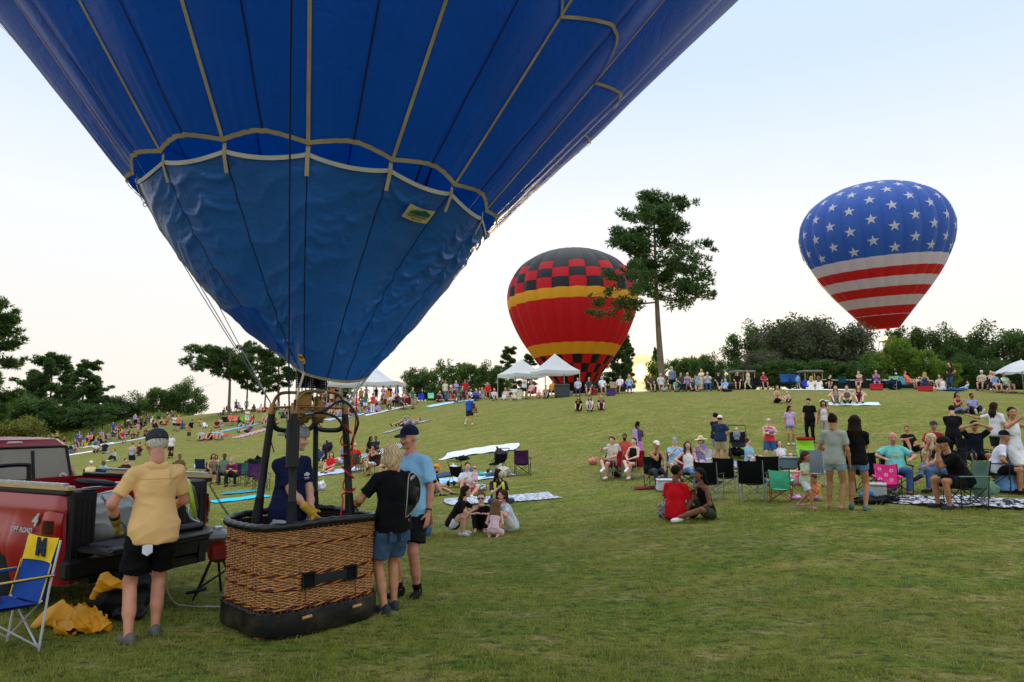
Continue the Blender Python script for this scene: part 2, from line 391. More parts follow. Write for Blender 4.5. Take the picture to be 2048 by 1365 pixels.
# ------------------------------------------------------------------ signed-distance modelling (people, cloth, bags)
BIG = 9.0
def RC(a, b, ra, rb, clips=()): return ('rc', np.asarray(a, float), np.asarray(b, float), ra, rb, clips)
def EL(c, r, M=None, clips=()): return ('el', np.asarray(c, float), np.asarray(r, float), np.eye(3) if M is None else np.asarray(M, float), clips)
def sdf_mesh(prims, vox, k=.03, disp=None, cut=()):
    """one smooth mesh from round cones and ellipsoids (naive surface nets); cut = primitives carved out"""
    lo = np.full(3, 1e9); hi = -lo
    for p in prims:
        if p[0] == 'rc': m = max(p[3], p[4]); a = np.minimum(p[1], p[2]) - m; b = np.maximum(p[1], p[2]) + m
        else:
            e = np.abs(p[3].T) @ p[2]; a = p[1] - e; b = p[1] + e
        lo = np.minimum(lo, a); hi = np.maximum(hi, b)
    lo -= vox * 2.5; n = np.ceil((hi - lo) / vox).astype(int) + 3
    ax = [lo[i] + vox * np.arange(n[i]) for i in range(3)]
    Dm = np.full(n, BIG, np.float32)
    def ev(p, sl):
        X = ax[0][sl[0]][:, None, None]; Y = ax[1][sl[1]][None, :, None]; Z = ax[2][sl[2]][None, None, :]
        if p[0] == 'rc':
            a, b, ra, rb = p[1:5]; d = b - a; L2 = d @ d + 1e-12
            t = np.clip(((X - a[0]) * d[0] + (Y - a[1]) * d[1] + (Z - a[2]) * d[2]) / L2, 0, 1)
            v = np.sqrt((X - a[0] - t * d[0]) ** 2 + (Y - a[1] - t * d[1]) ** 2 + (Z - a[2] - t * d[2]) ** 2) - (ra + (rb - ra) * t); cl = p[5]
        else:
            c, r_, M = p[1:4]; Q = [(X - c[0]) * M[i, 0] + (Y - c[1]) * M[i, 1] + (Z - c[2]) * M[i, 2] for i in range(3)]
            k0 = np.sqrt(sum((Q[i] / r_[i]) ** 2 for i in range(3))); k1 = np.sqrt(sum((Q[i] / r_[i] ** 2) ** 2 for i in range(3))) + 1e-9
            v = k0 * (k0 - 1) / k1; cl = p[4]
        for c, nn in cl: v = np.maximum(v, (X - c[0]) * nn[0] + (Y - c[1]) * nn[1] + (Z - c[2]) * nn[2])
        return v
    def box(p, mg):
        if p[0] == 'rc': m = max(p[3], p[4]) + mg; a = np.minimum(p[1], p[2]) - m; b = np.maximum(p[1], p[2]) + m
        else:
            e = np.abs(p[3].T) @ p[2] + mg; a = p[1] - e; b = p[1] + e
        i0 = np.clip(np.floor((a - lo) / vox).astype(int), 0, n); i1 = np.clip(np.ceil((b - lo) / vox).astype(int) + 1, 0, n)
        return tuple(slice(i0[i], i1[i]) for i in range(3))
    for p in prims:
        sl = box(p, 2 * k + 2 * vox); v = ev(p, sl).astype(np.float32); o = Dm[sl]
        h = np.clip(.5 + .5 * (o - v) / k, 0, 1); Dm[sl] = o * (1 - h) + v * h - k * h * (1 - h)
    for p in cut:
        sl = box(p, 2 * vox); Dm[sl] = np.maximum(Dm[sl], -ev(p, sl))
    if disp is not None:
        act = np.abs(Dm) < .08; I = np.argwhere(act); P = lo + I * vox; Dm[act] -= disp(P).astype(np.float32)
    # surface nets
    S = Dm < 0; c8 = [S[i:n[0] - 1 + i, j:n[1] - 1 + j, l:n[2] - 1 + l] for i in (0, 1) for j in (0, 1) for l in (0, 1)]
    cnt = sum(c.astype(np.int8) for c in c8); cells = np.argwhere((cnt > 0) & (cnt < 8))
    vid = np.full(cnt.shape, -1, np.int32); vid[tuple(cells.T)] = np.arange(len(cells))
    acc = np.zeros((len(cells), 3)); w = np.zeros(len(cells))
    offs = [(i, j, l) for i in (0, 1) for j in (0, 1) for l in (0, 1)]
    for a in range(8):
        for b in range(a + 1, 8):
            da = np.array(offs[a]); db = np.array(offs[b])
            if np.abs(da - db).sum() != 1: continue
            va = Dm[tuple((cells + da).T)]; vb = Dm[tuple((cells + db).T)]; x = (va < 0) != (vb < 0)
            t = np.where(x, va / np.where(x, va - vb, 1), 0)[:, None]
            acc += np.where(x[:, None], da + (db - da) * t, 0); w += x
    V = lo + (cells + acc / w[:, None]) * vox
    Q = []
    for axis in range(3):
        sa = [slice(None)] * 3; sb = [slice(None)] * 3; sa[axis] = slice(0, -1); sb[axis] = slice(1, None)
        e = np.argwhere(S[tuple(sa)] != S[tuple(sb)]); s0 = S[tuple(e.T)]
        o1, o2 = [(1, 2), (2, 0), (0, 1)][axis]; d1 = np.zeros(3, int); d1[o1] = 1; d2 = np.zeros(3, int); d2[o2] = 1
        ok = (e[:, o1] > 0) & (e[:, o2] > 0) & (e[:, o1] < n[o1] - 1) & (e[:, o2] < n[o2] - 1); e = e[ok]; s0 = s0[ok]
        q = np.stack([vid[tuple((e - d1 - d2).T)], vid[tuple((e - d2).T)], vid[tuple(e.T)], vid[tuple((e - d1).T)]], 1)
        q[~s0] = q[~s0][:, ::-1]; Q.append(q)
    return V, np.concatenate(Q)
def wrinkle(seed, amp, fr=9.0):
    g = np.random.default_rng(seed); Ds = g.normal(size=(6, 3)); Ds[:, 2] *= 1.3; Ds /= np.linalg.norm(Ds, axis=1)[:, None]; ph = g.random(6) * 6.28
    def f(P):
        w_ = .9 * np.sin(P @ np.array([7., 5., 6.]) + seed) + .6 * np.sin(P @ np.array([-13., 9., 11.]) + 2 * seed); o = 0
        for i, (d_, p_) in enumerate(zip(Ds, ph)):
            m_ = np.clip(.5 + .8 * np.sin(P @ (Ds[(i + 2) % 6] * 8) + 3 * p_), 0, 1)          # folds come and go
            o = o + m_ * (1 - np.abs(np.sin((P @ d_) * fr * (1.3 + .35 * i) + p_ + w_))) ** 2 / (1 + .25 * i)
        return amp * (o - .45)
    return f

# ------------------------------------------------------------------ people
def ik(a, b, l1, l2, pole):
    a = np.asarray(a, float); b = np.asarray(b, float); d = b - a; L_ = np.linalg.norm(d); mx = l1 + l2 - .004
    if L_ > mx: b = a + d / L_ * mx; d = b - a; L_ = mx
    if L_ < abs(l1 - l2) + .01: L_ = abs(l1 - l2) + .01
    dn = d / (np.linalg.norm(d) + 1e-9); x = (l1 * l1 - l2 * l2 + L_ * L_) / (2 * L_); h = math.sqrt(max(0, l1 * l1 - x * x))
    p = np.asarray(pole, float); p = p - dn * (p @ dn); p /= np.linalg.norm(p) + 1e-9
    return a + dn * x + p * h, b
BASES = {  # pelvis, right ankle, left ankle, torso lean, knee poles
    'stand': ((0, 0, .93), (.10, .02, .085), (-.10, -.02, .085), .0, None),
    'relaxed': ((.03, 0, .925), (.11, -.02, .085), (-.13, .10, .085), .02, None),
    'apart': ((0, 0, .915), (.17, .02, .085), (-.17, .0, .085), .0, None),
    'stride': ((0, 0, .905), (.09, .27, .10), (-.09, -.27, .14), .05, None),
    'chair': ((0, -.02, .50), (.12, .44, .085), (-.12, .46, .085), -.16, None),
    'chairback': ((0, .03, .48), (.14, .52, .085), (-.14, .48, .085), -.35, None),
    'chaircross': ((0, -.02, .50), (-.16, .62, .30), (-.08, .40, .085), -.16, None),
    'chairlean': ((0, .02, .50), (.16, .40, .085), (-.16, .38, .085), .55, None),
    'up': ((0, 0, .115), (.12, .50, .075), (-.12, .52, .075), .14, None),
    'upone': ((0, 0, .115), (.12, .44, .075), (-.20, .70, .075), -.15, ((.1, .2, 1), (-.9, .1, .6))),
    'lounge': ((0, 0, .115), (.12, .74, .075), (-.14, .70, .075), -.45, None),
    'straight': ((0, 0, .115), (.10, .80, .075), (-.10, .82, .075), -.05, None),
    'cross': ((0, 0, .115), (-.14, .30, .08), (.12, .36, .08), .08, ((1, .35, .25), (-1, .35, .25))),
    'squat': ((0, -.10, .26), (.13, .14, .10), (-.13, .10, .10), .42, None),
    'kneel': ((0, -.18, .25), (.11, -.20, .075), (-.11, -.22, .075), .30, ((.15, 1, -.1), (-.15, 1, -.1))),
    'lie': ((0, 0, .12), (.10, .80, .08), (-.10, .55, .08), -1.25, None),
}
def make_pose(base='stand', arms='down', lean=None, yaw=0.0, nod=0.0, twist=0.0, sit=0.0, tilt=0.0, feet=None):
    """joints of a 1.72 m figure facing +Y, +X its right-hand side, ground at z = 0"""
    pel, ra, la, ln, poles = BASES[base]; ln = ln if lean is None else lean
    J = {}; p = np.array(pel, float); p[2] += sit; J['pelvis'] = p
    if feet: ra, la = feet
    Rz = rotz(twist)
    u = Rz @ np.array([0, math.sin(ln), math.cos(ln)]); f = Rz @ np.array([0, math.cos(ln), -math.sin(ln)]); s = np.cross(f, u)
    J['u'], J['f'], J['s'] = u, f, s
    curl = .25 * max(0, ln)
    u2 = u * math.cos(curl) + f * math.sin(curl)
    J['chest'] = p + u * .34; J['neck'] = p + u * .36 + u2 * .18
    hl = ln * .25 + nod; hu = np.array([0, math.sin(hl), math.cos(hl)]); hu = Rz @ hu
    hf = Rz @ np.array([0, math.cos(hl), -math.sin(hl)]); hs = np.cross(hf, hu)
    c_, s_ = math.cos(yaw), math.sin(yaw); hf2 = hf * c_ + hs * s_; hs2 = np.cross(hf2, hu)
    if tilt: hu, hs2 = hu * math.cos(tilt) + hs2 * math.sin(tilt), hs2 * math.cos(tilt) - hu * math.sin(tilt)
    J['H'] = np.stack([hs2, hf2, hu], 1); J['head'] = J['neck'] + u2 * .045 + hu * .145 + hf2 * .02
    legup = base in ('up', 'upone', 'squat', 'lounge', 'straight', 'lie', 'chair', 'chairback', 'chaircross', 'chairlean')
    for side, sg, an in (('R', 1, ra), ('L', -1, la)):
        hip = p + s * sg * .095 + np.array([0, 0, -.03]); J['hip' + side] = hip
        pole = poles[0 if sg > 0 else 1] if poles else ((sg * .18, 1, .5) if legup else (sg * .12, 1, 0))
        kn, an2 = ik(hip, an, .43, .425, pole); J['knee' + side] = kn; J['ank' + side] = an2
        sh = J['neck'] - u2 * .065 + s * sg * .175; J['sh' + side] = sh
        am = arms if isinstance(arms, str) else arms[0 if sg > 0 else 1]
        pol = -f * .9 + s * sg * .5 - u * .4; ch = J['chest']
        if not isinstance(am, str): wr = ch + s * am[0] * sg + f * am[1] + u * am[2]; pol = s * sg * .8 - u * .6 - f * .3
        elif am == 'down': wr = sh + s * sg * .075 + f * .05 - np.array([0, 0, .52]); pol = -f + s * sg * .4
        elif am == 'hip': wr = p + s * sg * .17 + f * .03 + u * .10; pol = s * sg - f * .5
        elif am == 'lap': wr = p + s * sg * .08 + f * .26 + np.array([0, 0, .12]); pol = s * sg * .7 - f * .4 - u * .5
        elif am == 'thigh': wr = kn * .55 + hip * .45 + np.array([0, 0, .10]); pol = s * sg * .8 - f * .5
        elif am == 'knee': wr = kn + np.array([-sg * .04, .05, .06]); pol = s * sg - np.array([0, 0, .6])
        elif am == 'fold': wr = ch - s * sg * .10 + f * .21 - u * .02; pol = s * sg - u * .5
        elif am == 'phone': wr = ch + s * sg * .03 + f * .28 + u * .08; pol = s * sg * .6 - u
        elif am == 'chin': wr = J['head'] + hf2 * .13 - hu * .15; pol = -u + s * sg * .5
        elif am == 'brow': wr = J['head'] + hf2 * .10 + hs2 * sg * .10 + hu * .03; pol = s * sg - u * .2
        elif am == 'back': wr = p + s * sg * .22 - f * .30; wr = np.array([wr[0], wr[1] - .05, .06]); pol = -f
        elif am == 'rest': wr = p + s * sg * .26 + f * .22 + np.array([0, 0, .20]); pol = s * sg - f * .6
        elif am == 'point': wr = sh + s * sg * .30 + f * .40 + u * .10; pol = -u
        elif am == 'side': wr = sh + s * sg * .52 + u * .02; pol = -u
        elif am == 'floor': wr = np.array([sg * .28, .12, .05]); pol = s * sg - f
        el, wr = ik(sh, wr, .285, .255, pol); J['el' + side] = el; J['wr' + side] = wr
        fd = np.array([sg * .18, 1, 0]) if an2[2] < .16 else np.array([0, .8, -.55])
        if base in ('kneel',): fd = np.array([0, -1, -.3])
        if base in ('lounge', 'straight', 'lie', 'up') and base != 'up': fd = np.array([sg * .35, .45, .85])
        J['fd' + side] = fd / np.linalg.norm(fd)
    return J
def torso_M(J): return np.stack([J['s'], J['f'], J['u']])
def body_prims(J, w=1.0, hands=True):
    M = torso_M(J); p = J['pelvis']; u, f, s = J['u'], J['f'], J['s']; nk = J['neck']
    P = [EL(p, (.158 * w, .112 * w, .13), M), EL(p + u * .15 + f * .005, (.130 * w, .095 * w, .15), M), EL(J['chest'] - u * .01, (.158 * w, .108 * w, .19), M),
         RC(nk - u * .02, J['head'] - J['H'][:, 2] * .06 - J['H'][:, 1] * .03, .058, .052), RC(nk - u * .07 - s * .10, nk - u * .07 + s * .10, .056, .056)] + [RC(nk + u * .005, J['sh' + q] + u * .012, .050, .040) for q in 'RL']
    for q in 'RL':
        sh, el, wr = J['sh' + q], J['el' + q], J['wr' + q]; hp, kn, an = J['hip' + q], J['knee' + q], J['ank' + q]
        P += [RC(sh, sh * .5 + el * .5, .052 * w, .046 * w), RC(sh * .5 + el * .5, el, .045 * w, .037), RC(el, el * .6 + wr * .4, .038, .038), RC(el * .6 + wr * .4, wr, .038, .026)]
        P += [RC(hp, hp * .45 + kn * .55, .090 * w, .070 * w), RC(hp * .45 + kn * .55, kn, .070 * w, .052)]
        dn = kn - an; bk = np.cross(dn, np.cross(J['fd' + q], dn)); bk /= -(np.linalg.norm(bk) + 1e-9)
        P += [RC(kn, kn * .4 + an * .6, .053, .047), RC(kn * .8 + an * .2 + bk * .012, kn * .5 + an * .5 + bk * .012, .044, .047), RC(kn * .4 + an * .6, an, .046, .035)]
        fd = J['fd' + q]; P += [RC(an - fd * .05 - np.array([0, 0, .035]), an + fd * .12 - np.array([0, 0, .045]), .034, .026)]
        if hands:
            d = wr - el; d /= np.linalg.norm(d); P += [RC(wr, wr + d * .09, .030, .026), RC(wr + d * .08, wr + d * .165, .024, .014)]
    return P
def top_prims(J, kind, w=1.0):
    M = torso_M(J); p = J['pelvis']; u, s = J['u'], J['s']; nk = J['neck']; g = .018
    hem = {'tee': -.09, 'polo': -.12, 'tank': -.03, 'crop': .07, 'dress': -.02, 'long': -.07}[kind]
    hc = [(p + u * hem, -u)]; sw = .80 if kind in ('tank', 'crop', 'dress') else 1
    loose = 1.0 if kind in ('tank', 'crop', 'dress') else 1.06
    lw = .014 if kind in ('tee', 'polo', 'long') else 0
    P = [EL(p + u * .0, (.172 * w + g + lw * 1.6, .128 * w + g + lw * 1.6, .26), M, hc), EL(p + u * .15, (.138 * w + g + lw * 1.8, .100 * w + g + lw * 1.6, .19), M, hc),
         EL(J['chest'] - u * .015, (.158 * w + g, .108 * w + g, .20), M, [(nk + u * .01, u)] + hc)]
    P.append(RC(nk - u * .065 - s * .10 * sw, nk - u * .065 + s * .10 * sw, (.066 if sw < 1 else .062), (.066 if sw < 1 else .062), [(nk + u * .016 if kind not in ('tank', 'crop', 'dress') else nk - u * .03 + J['f'] * 0, u)]))
    if kind in ('tee', 'polo', 'long'):
        for q in 'RL':
            sh, el, wr = J['sh' + q], J['el' + q], J['wr' + q]; d = (el - sh) / np.linalg.norm(el - sh); e = sh + (el - sh) * (.72 if kind != 'long' else 1)
            P.append(RC(nk - u * .005, sh + u * .010, .058, .050, [(nk + u * .022, u)])); P.append(RC(sh, e, .063 * w, .066 * w, [(e, d)] if kind != 'long' else []))
            if kind == 'long': e2 = el + (wr - el) * .93; P.append(RC(el, e2, .056, .042, [(e2, (wr - el) / np.linalg.norm(wr - el))]))
    if kind == 'dress':
        for q in 'RL':
            hp, kn = J['hip' + q], J['knee' + q]; e = hp + (kn - hp) * .85; P.append(RC(hp, e, .115 * w, .125 * w, [(e, (kn - hp) / np.linalg.norm(kn - hp))]))
        hp = (J['hipR'] + J['hipL']) / 2; kn = (J['kneeR'] + J['kneeL']) / 2; e = hp + (kn - hp) * .85; P.append(RC(hp, e, .12, .14, [(e, (kn - hp) / np.linalg.norm(kn - hp))]))
    return P
def bottom_prims(J, kind, w=1.0):
    M = torso_M(J); p = J['pelvis']; u = J['u']; P = [EL(p - u * .005, (.158 * w + .013, .112 * w + .013, .135), M, [(p + u * .085, u)])]
    fr = {'shorts': .78, 'short_shorts': .36, 'pants': 1, 'jeans': 1, 'skirt': .8}[kind]
    for q in 'RL':
        hp, kn, an = J['hip' + q], J['knee' + q], J['ank' + q]; d = (kn - hp) / np.linalg.norm(kn - hp)
        if fr < 1:
            e = hp + (kn - hp) * fr; P.append(RC(hp, e, .108 * w, (.108 if kind == 'shorts' else .108) * w, [(e, d)]))
        else:
            lo = .064 if kind == 'jeans' else .072; P.append(RC(hp, hp * .45 + kn * .55, .106 * w, .090 * w)); P.append(RC(hp * .45 + kn * .55, kn, .088 * w, .068))
            e = an + (kn - an) * .05; P.append(RC(kn, e, .068, lo * .88, [(e, -(kn - an) / np.linalg.norm(kn - an))]))
    if kind == 'skirt':
        hp = (J['hipR'] + J['hipL']) / 2; kn = (J['ankR'] + J['ankL']) / 2 + np.array([0, 0, .06]); P.append(RC(hp, kn, .13, .19, [(kn, (kn - hp) / np.linalg.norm(kn - hp))]))
    return P
def shoe_prims(J, sides='RL'):
    P = []
    for q in sides:
        an, fd = J['ank' + q], J['fd' + q]; up = np.array([0, 0, 1.0]) if abs(fd[2]) < .5 else np.array([0, -1.0, .2]); s_ = np.cross(fd, up); s_ /= np.linalg.norm(s_); up = np.cross(s_, fd); M = np.stack([s_, fd, up])
        b = an - up * .080; cl = [(b, -up)]
        P += [EL(an + fd * .045 - up * .052, (.047, .145, .048), M, cl), EL(an - fd * .03 - up * .03, (.042, .062, .055), M, cl), EL(an + fd * .11 - up * .06, (.049, .075, .036), M, cl)]
    return P
# heads, hair and hats are modelled once, in the head's own frame (+Y the face)
HP = {}
def head_geo(vox):
    if ('head', vox) in HP: return HP['head', vox]
    P = [EL((0, -.014, .032), (.077, .096, .090)), EL((0, .018, -.02), (.064, .078, .085)), EL((0, .034, -.075), (.046, .050, .040)), EL((0, .072, -.096), (.022, .020, .018)),
         RC((0, .084, .012), (0, .108, -.030), .010, .0145), RC((-.012, .096, -.034), (.012, .096, -.034), .010, .010), RC((-.04, .074, .027), (.04, .074, .027), .013, .013),
         EL((.040, .062, -.028), (.024, .022, .022)), EL((-.040, .062, -.028), (.024, .022, .022)), RC((0, -.03, -.07), (0, -.045, -.15), .053, .055)]
    P += [EL((sg * .079, -.008, -.004), (.011, .022, .033)) for sg in (1, -1)]
    cut = [EL((sg * .031, .096, .006), (.020, .016, .011)) for sg in (1, -1)] if vox < .012 else []
    HP['head', vox] = sdf_mesh(P, vox, .016, None, cut); return HP['head', vox]
def hair_geo(kind, vox):
    if (kind, vox) in HP: return HP[kind, vox]
    n = np.array([0, .80, -.60]); cl = [(np.array([0, .052, .060]), n)]
    P = [EL((0, -.022, .040), (.087, .101, .093), None, cl)]; kk = .02; disp = None
    g = np.random.default_rng(hash(kind) % 1000 if False else len(kind))
    if kind in ('long', 'longfront'):
        P.append(EL((0, -.030, .0), (.093, .098, .12), None, [(np.array([0, .012, .0]), np.array([0, 1., 0]))]))
        for x in np.linspace(-.085, .085, 8):
            y = -.125 + .035 * abs(x) / .085 ; P.append(RC((x, -.085 + .3 * abs(x), .02), (x * 1.05, y, -.18), .030, .034)); P.append(RC((x * 1.05, y, -.18), (x * 1.0 + g.normal() * .012, y - .005, -.36 + g.normal() * .025), .034, .010))
        if kind == 'longfront':
            for sg in (1, -1): P += [RC((sg * .085, -.01, -.02), (sg * .10, .05, -.22), .026, .030), RC((sg * .10, .05, -.22), (sg * .085, .075, -.34), .028, .008)]
        disp = lambda Q: .004 * np.sin(Q[:, 0] * 210 + 5 * np.sin(Q[:, 2] * 22)) + .004 * np.sin(Q[:, 2] * 28)
    elif kind == 'bob':
        P.append(EL((0, -.030, -.030), (.104, .100, .138), None, [(np.array([0, .020, 0]), np.array([0, 1., 0])), (np.array([0, 0, -.150]), np.array([0, 0.25, -1.]) / 1.03)]))
        disp = lambda Q: .005 * np.sin(Q[:, 0] * 170 + 4 * np.sin(Q[:, 2] * 30)) + .005 * np.sin(Q[:, 2] * 38 + Q[:, 0] * 20) + .003 * np.sin(Q[:, 1] * 190)
    elif kind == 'pony': P += [RC((0, -.11, .05), (0, -.16, -.02), .028, .034), RC((0, -.16, -.02), (0, -.13, -.24), .034, .012)]
    elif kind == 'bun': P += [EL((0, -.085, .105), (.052, .052, .048))]; disp = lambda Q: .003 * np.sin(Q[:, 0] * 150)
    elif kind == 'curly':
        P = [EL((0, -.03, .045), (.108, .112, .108), None, [(np.array([0, .060, .05]), n)])]; disp = lambda Q: .008 * np.sin(Q[:, 0] * 95) * np.sin(Q[:, 1] * 90 + 1) * np.sin(Q[:, 2] * 92)
    elif kind == 'fringe': P = [EL((0, -.022, .030), (.083, .101, .090), None, [(np.array([0, .01, .03]), n), (np.array([0, 0, .055]), np.array([0, 0, 1.]))])]
    elif kind == 'beard':
        P = [EL((0, .040, -.078), (.056, .062, .055), None, [(np.array([0, 0, -.045]), np.array([0, -.1, 1.]))])]; disp = lambda Q: .004 * np.sin(Q[:, 0] * 130) * np.sin(Q[:, 2] * 140)
    elif kind == 'short': disp = lambda Q: .003 * np.sin(Q[:, 0] * 120 + 2) * np.sin(Q[:, 1] * 110)
    if kind == 'cap':
        P = [EL((0, -.012, .055), (.093, .110, .092), None, [(np.array([0, 0, .036]), np.array([0, .10, -1.]))]), EL((0, .125, .036), (.072, .072, .010), rotx(.22)), EL((0, -.012, .147), (.008, .008, .006))]; kk = .008
    if kind == 'sunhat':
        P = [EL((0, -.012, .055), (.093, .105, .100), None, [(np.array([0, 0, .036]), np.array([0, 0, -1.]))]), EL((0, -.01, .034), (.19, .20, .013))]; kk = .014
        disp = lambda Q: .012 * np.sin(3 * np.arctan2(Q[:, 0], Q[:, 1])) * (np.hypot(Q[:, 0], Q[:, 1]) > .11)
    HP[kind, vox] = sdf_mesh(P, vox, kk, disp); return HP[kind, vox]
def hand_geo(kind, vox):
    """right hand in its own frame: wrist at the origin, fingers along +Y, palm facing -Z, thumb on -X"""
    if (kind, vox) in HP: return HP[kind, vox]
    P = [RC((0, -.02, 0), (0, .02, 0), .024, .026), EL((0, .048, 0), (.040, .050, .017))]; c0 = {'relaxed': .35, 'grip': 1.0, 'flat': .08, 'glove': .45}[kind]; th = 1.35 if kind == 'glove' else 1.0
    for i, (x, L_) in enumerate(((-.029, .070), (-.010, .080), (.009, .075), (.027, .058))):
        a = np.array([x, .085 - abs(x + .005) * .25, 0]); ang = c0 * (.8 + .12 * i); d = 0.0
        for seg, fr in enumerate((.45, .32, .23)):
            d += ang * (.75 if seg == 0 else .95); b = a + np.array([(x + .001) * .12, math.cos(d), -math.sin(d)]) * L_ * fr
            P.append(RC(a, b, (.0094 - .0012 * seg) * th, (.0086 - .0012 * seg) * th)); a = b
    t0 = np.array([-.026, .014, -.006]); t1 = t0 + np.array([-.026, .030, -.012]); t2 = t1 + np.array([-.010, .026, -.012 - .012 * c0])
    P += [RC(t0, t1, .0145 * th, .0115 * th), RC(t1, t2, .0110 * th, .0085 * th)]
    if kind == 'glove': P += [RC((0, -.07, 0), (0, .0, 0), .044, .032), EL((0, .045, 0), (.046, .055, .024))]
    HP[kind, vox] = sdf_mesh(P, vox, .006 if kind != 'glove' else .009); return HP[kind, vox]
def join_geo(parts):
    V, Q, n = [], [], 0
    for v, q in parts: V.append(v); Q.append(q + n); n += len(v)
    return np.concatenate(V), np.concatenate(Q)
SKIN = {'light': '#d6a489', 'fair': '#e2b59d', 'tan': '#b57f5a', 'brown': '#7d5138', 'dark': '#4e3122', 'red': '#c98a70'}
HAIRC = {'black': '#15110f', 'dark': '#2a1c14', 'brown': '#4a3120', 'light': '#7d5c3a', 'blond': '#b8935c', 'white': '#c9c4bc', 'grey': '#8d8780', 'red': '#6e3a20', 'paleblond': '#cdb188'}
def skin_m(k): return mat('skin', SKIN[k], rough=.5, var=.15, scale=11, bump=.08, bscale=120, spec=.35)
def hair_m(k): return mat('hair', HAIRC[k], rough=.75, var=.5, scale=34, spec=.15, bump=.6, bscale=60, stretch=(3, 3, .4))
M_EYE = mat('eye_white', '#b5aca4', rough=.3, var=.02); M_IRIS = mat('iris', '#2a1a12', rough=.2, var=.1); M_LIP = mat('lips', '#9c5a50', rough=.5, var=.05)
M_DARKGLASS = mat('dark_glass', '#0a0c10', rough=.12, var=.02, spec=.6)
def eye_mesh():
    if 'eye' in HP: return HP['eye']
    b = MB(); b.ball((0, 0, 0), (.0125, .0125, .0085), 10); b.ball((0, .0085, 0), (.0066, .005, .0066), 8, None, 1); HP['eye'] = b.mesh('eye', [M_EYE, M_IRIS]); return HP['eye']
def lip_mesh():
    if 'lip' in HP: return HP['lip']
    b = MB(); b.ball((0, 0, .003), (.021, .006, .0045), 10); b.ball((0, 0, -.004), (.018, .007, .005), 10); HP['lip'] = b.mesh('mouth', [M_LIP]); return HP['lip']
def brow_mesh():
    if 'brow' in HP: return HP['brow']
    b = MB(); b.tube([(-.018, -.004, -.002), (-.006, .002, .003), (.008, .002, .003), (.018, -.004, -.003)], [.002, .0035, .0035, .002], 6); HP['brow'] = b.mesh('eyebrow', [M_IRIS]); return HP['brow']
def glasses_mesh():
    if 'gl' in HP: return HP['gl']
    b = MB()
    for sg in (1, -1): b.ball((sg * .033, .098, .006), (.027, .008, .021), 12); b.tube([(sg * .06, .09, .010), (sg * .078, .02, .010), (sg * .078, -.02, .004)], .003, 6)
    b.tube([(-.012, .104, .010), (.012, .104, .010)], .003, 6); HP['gl'] = b.mesh('sunglasses', [M_DARKGLASS]); return HP['gl']
PCACHE = {}
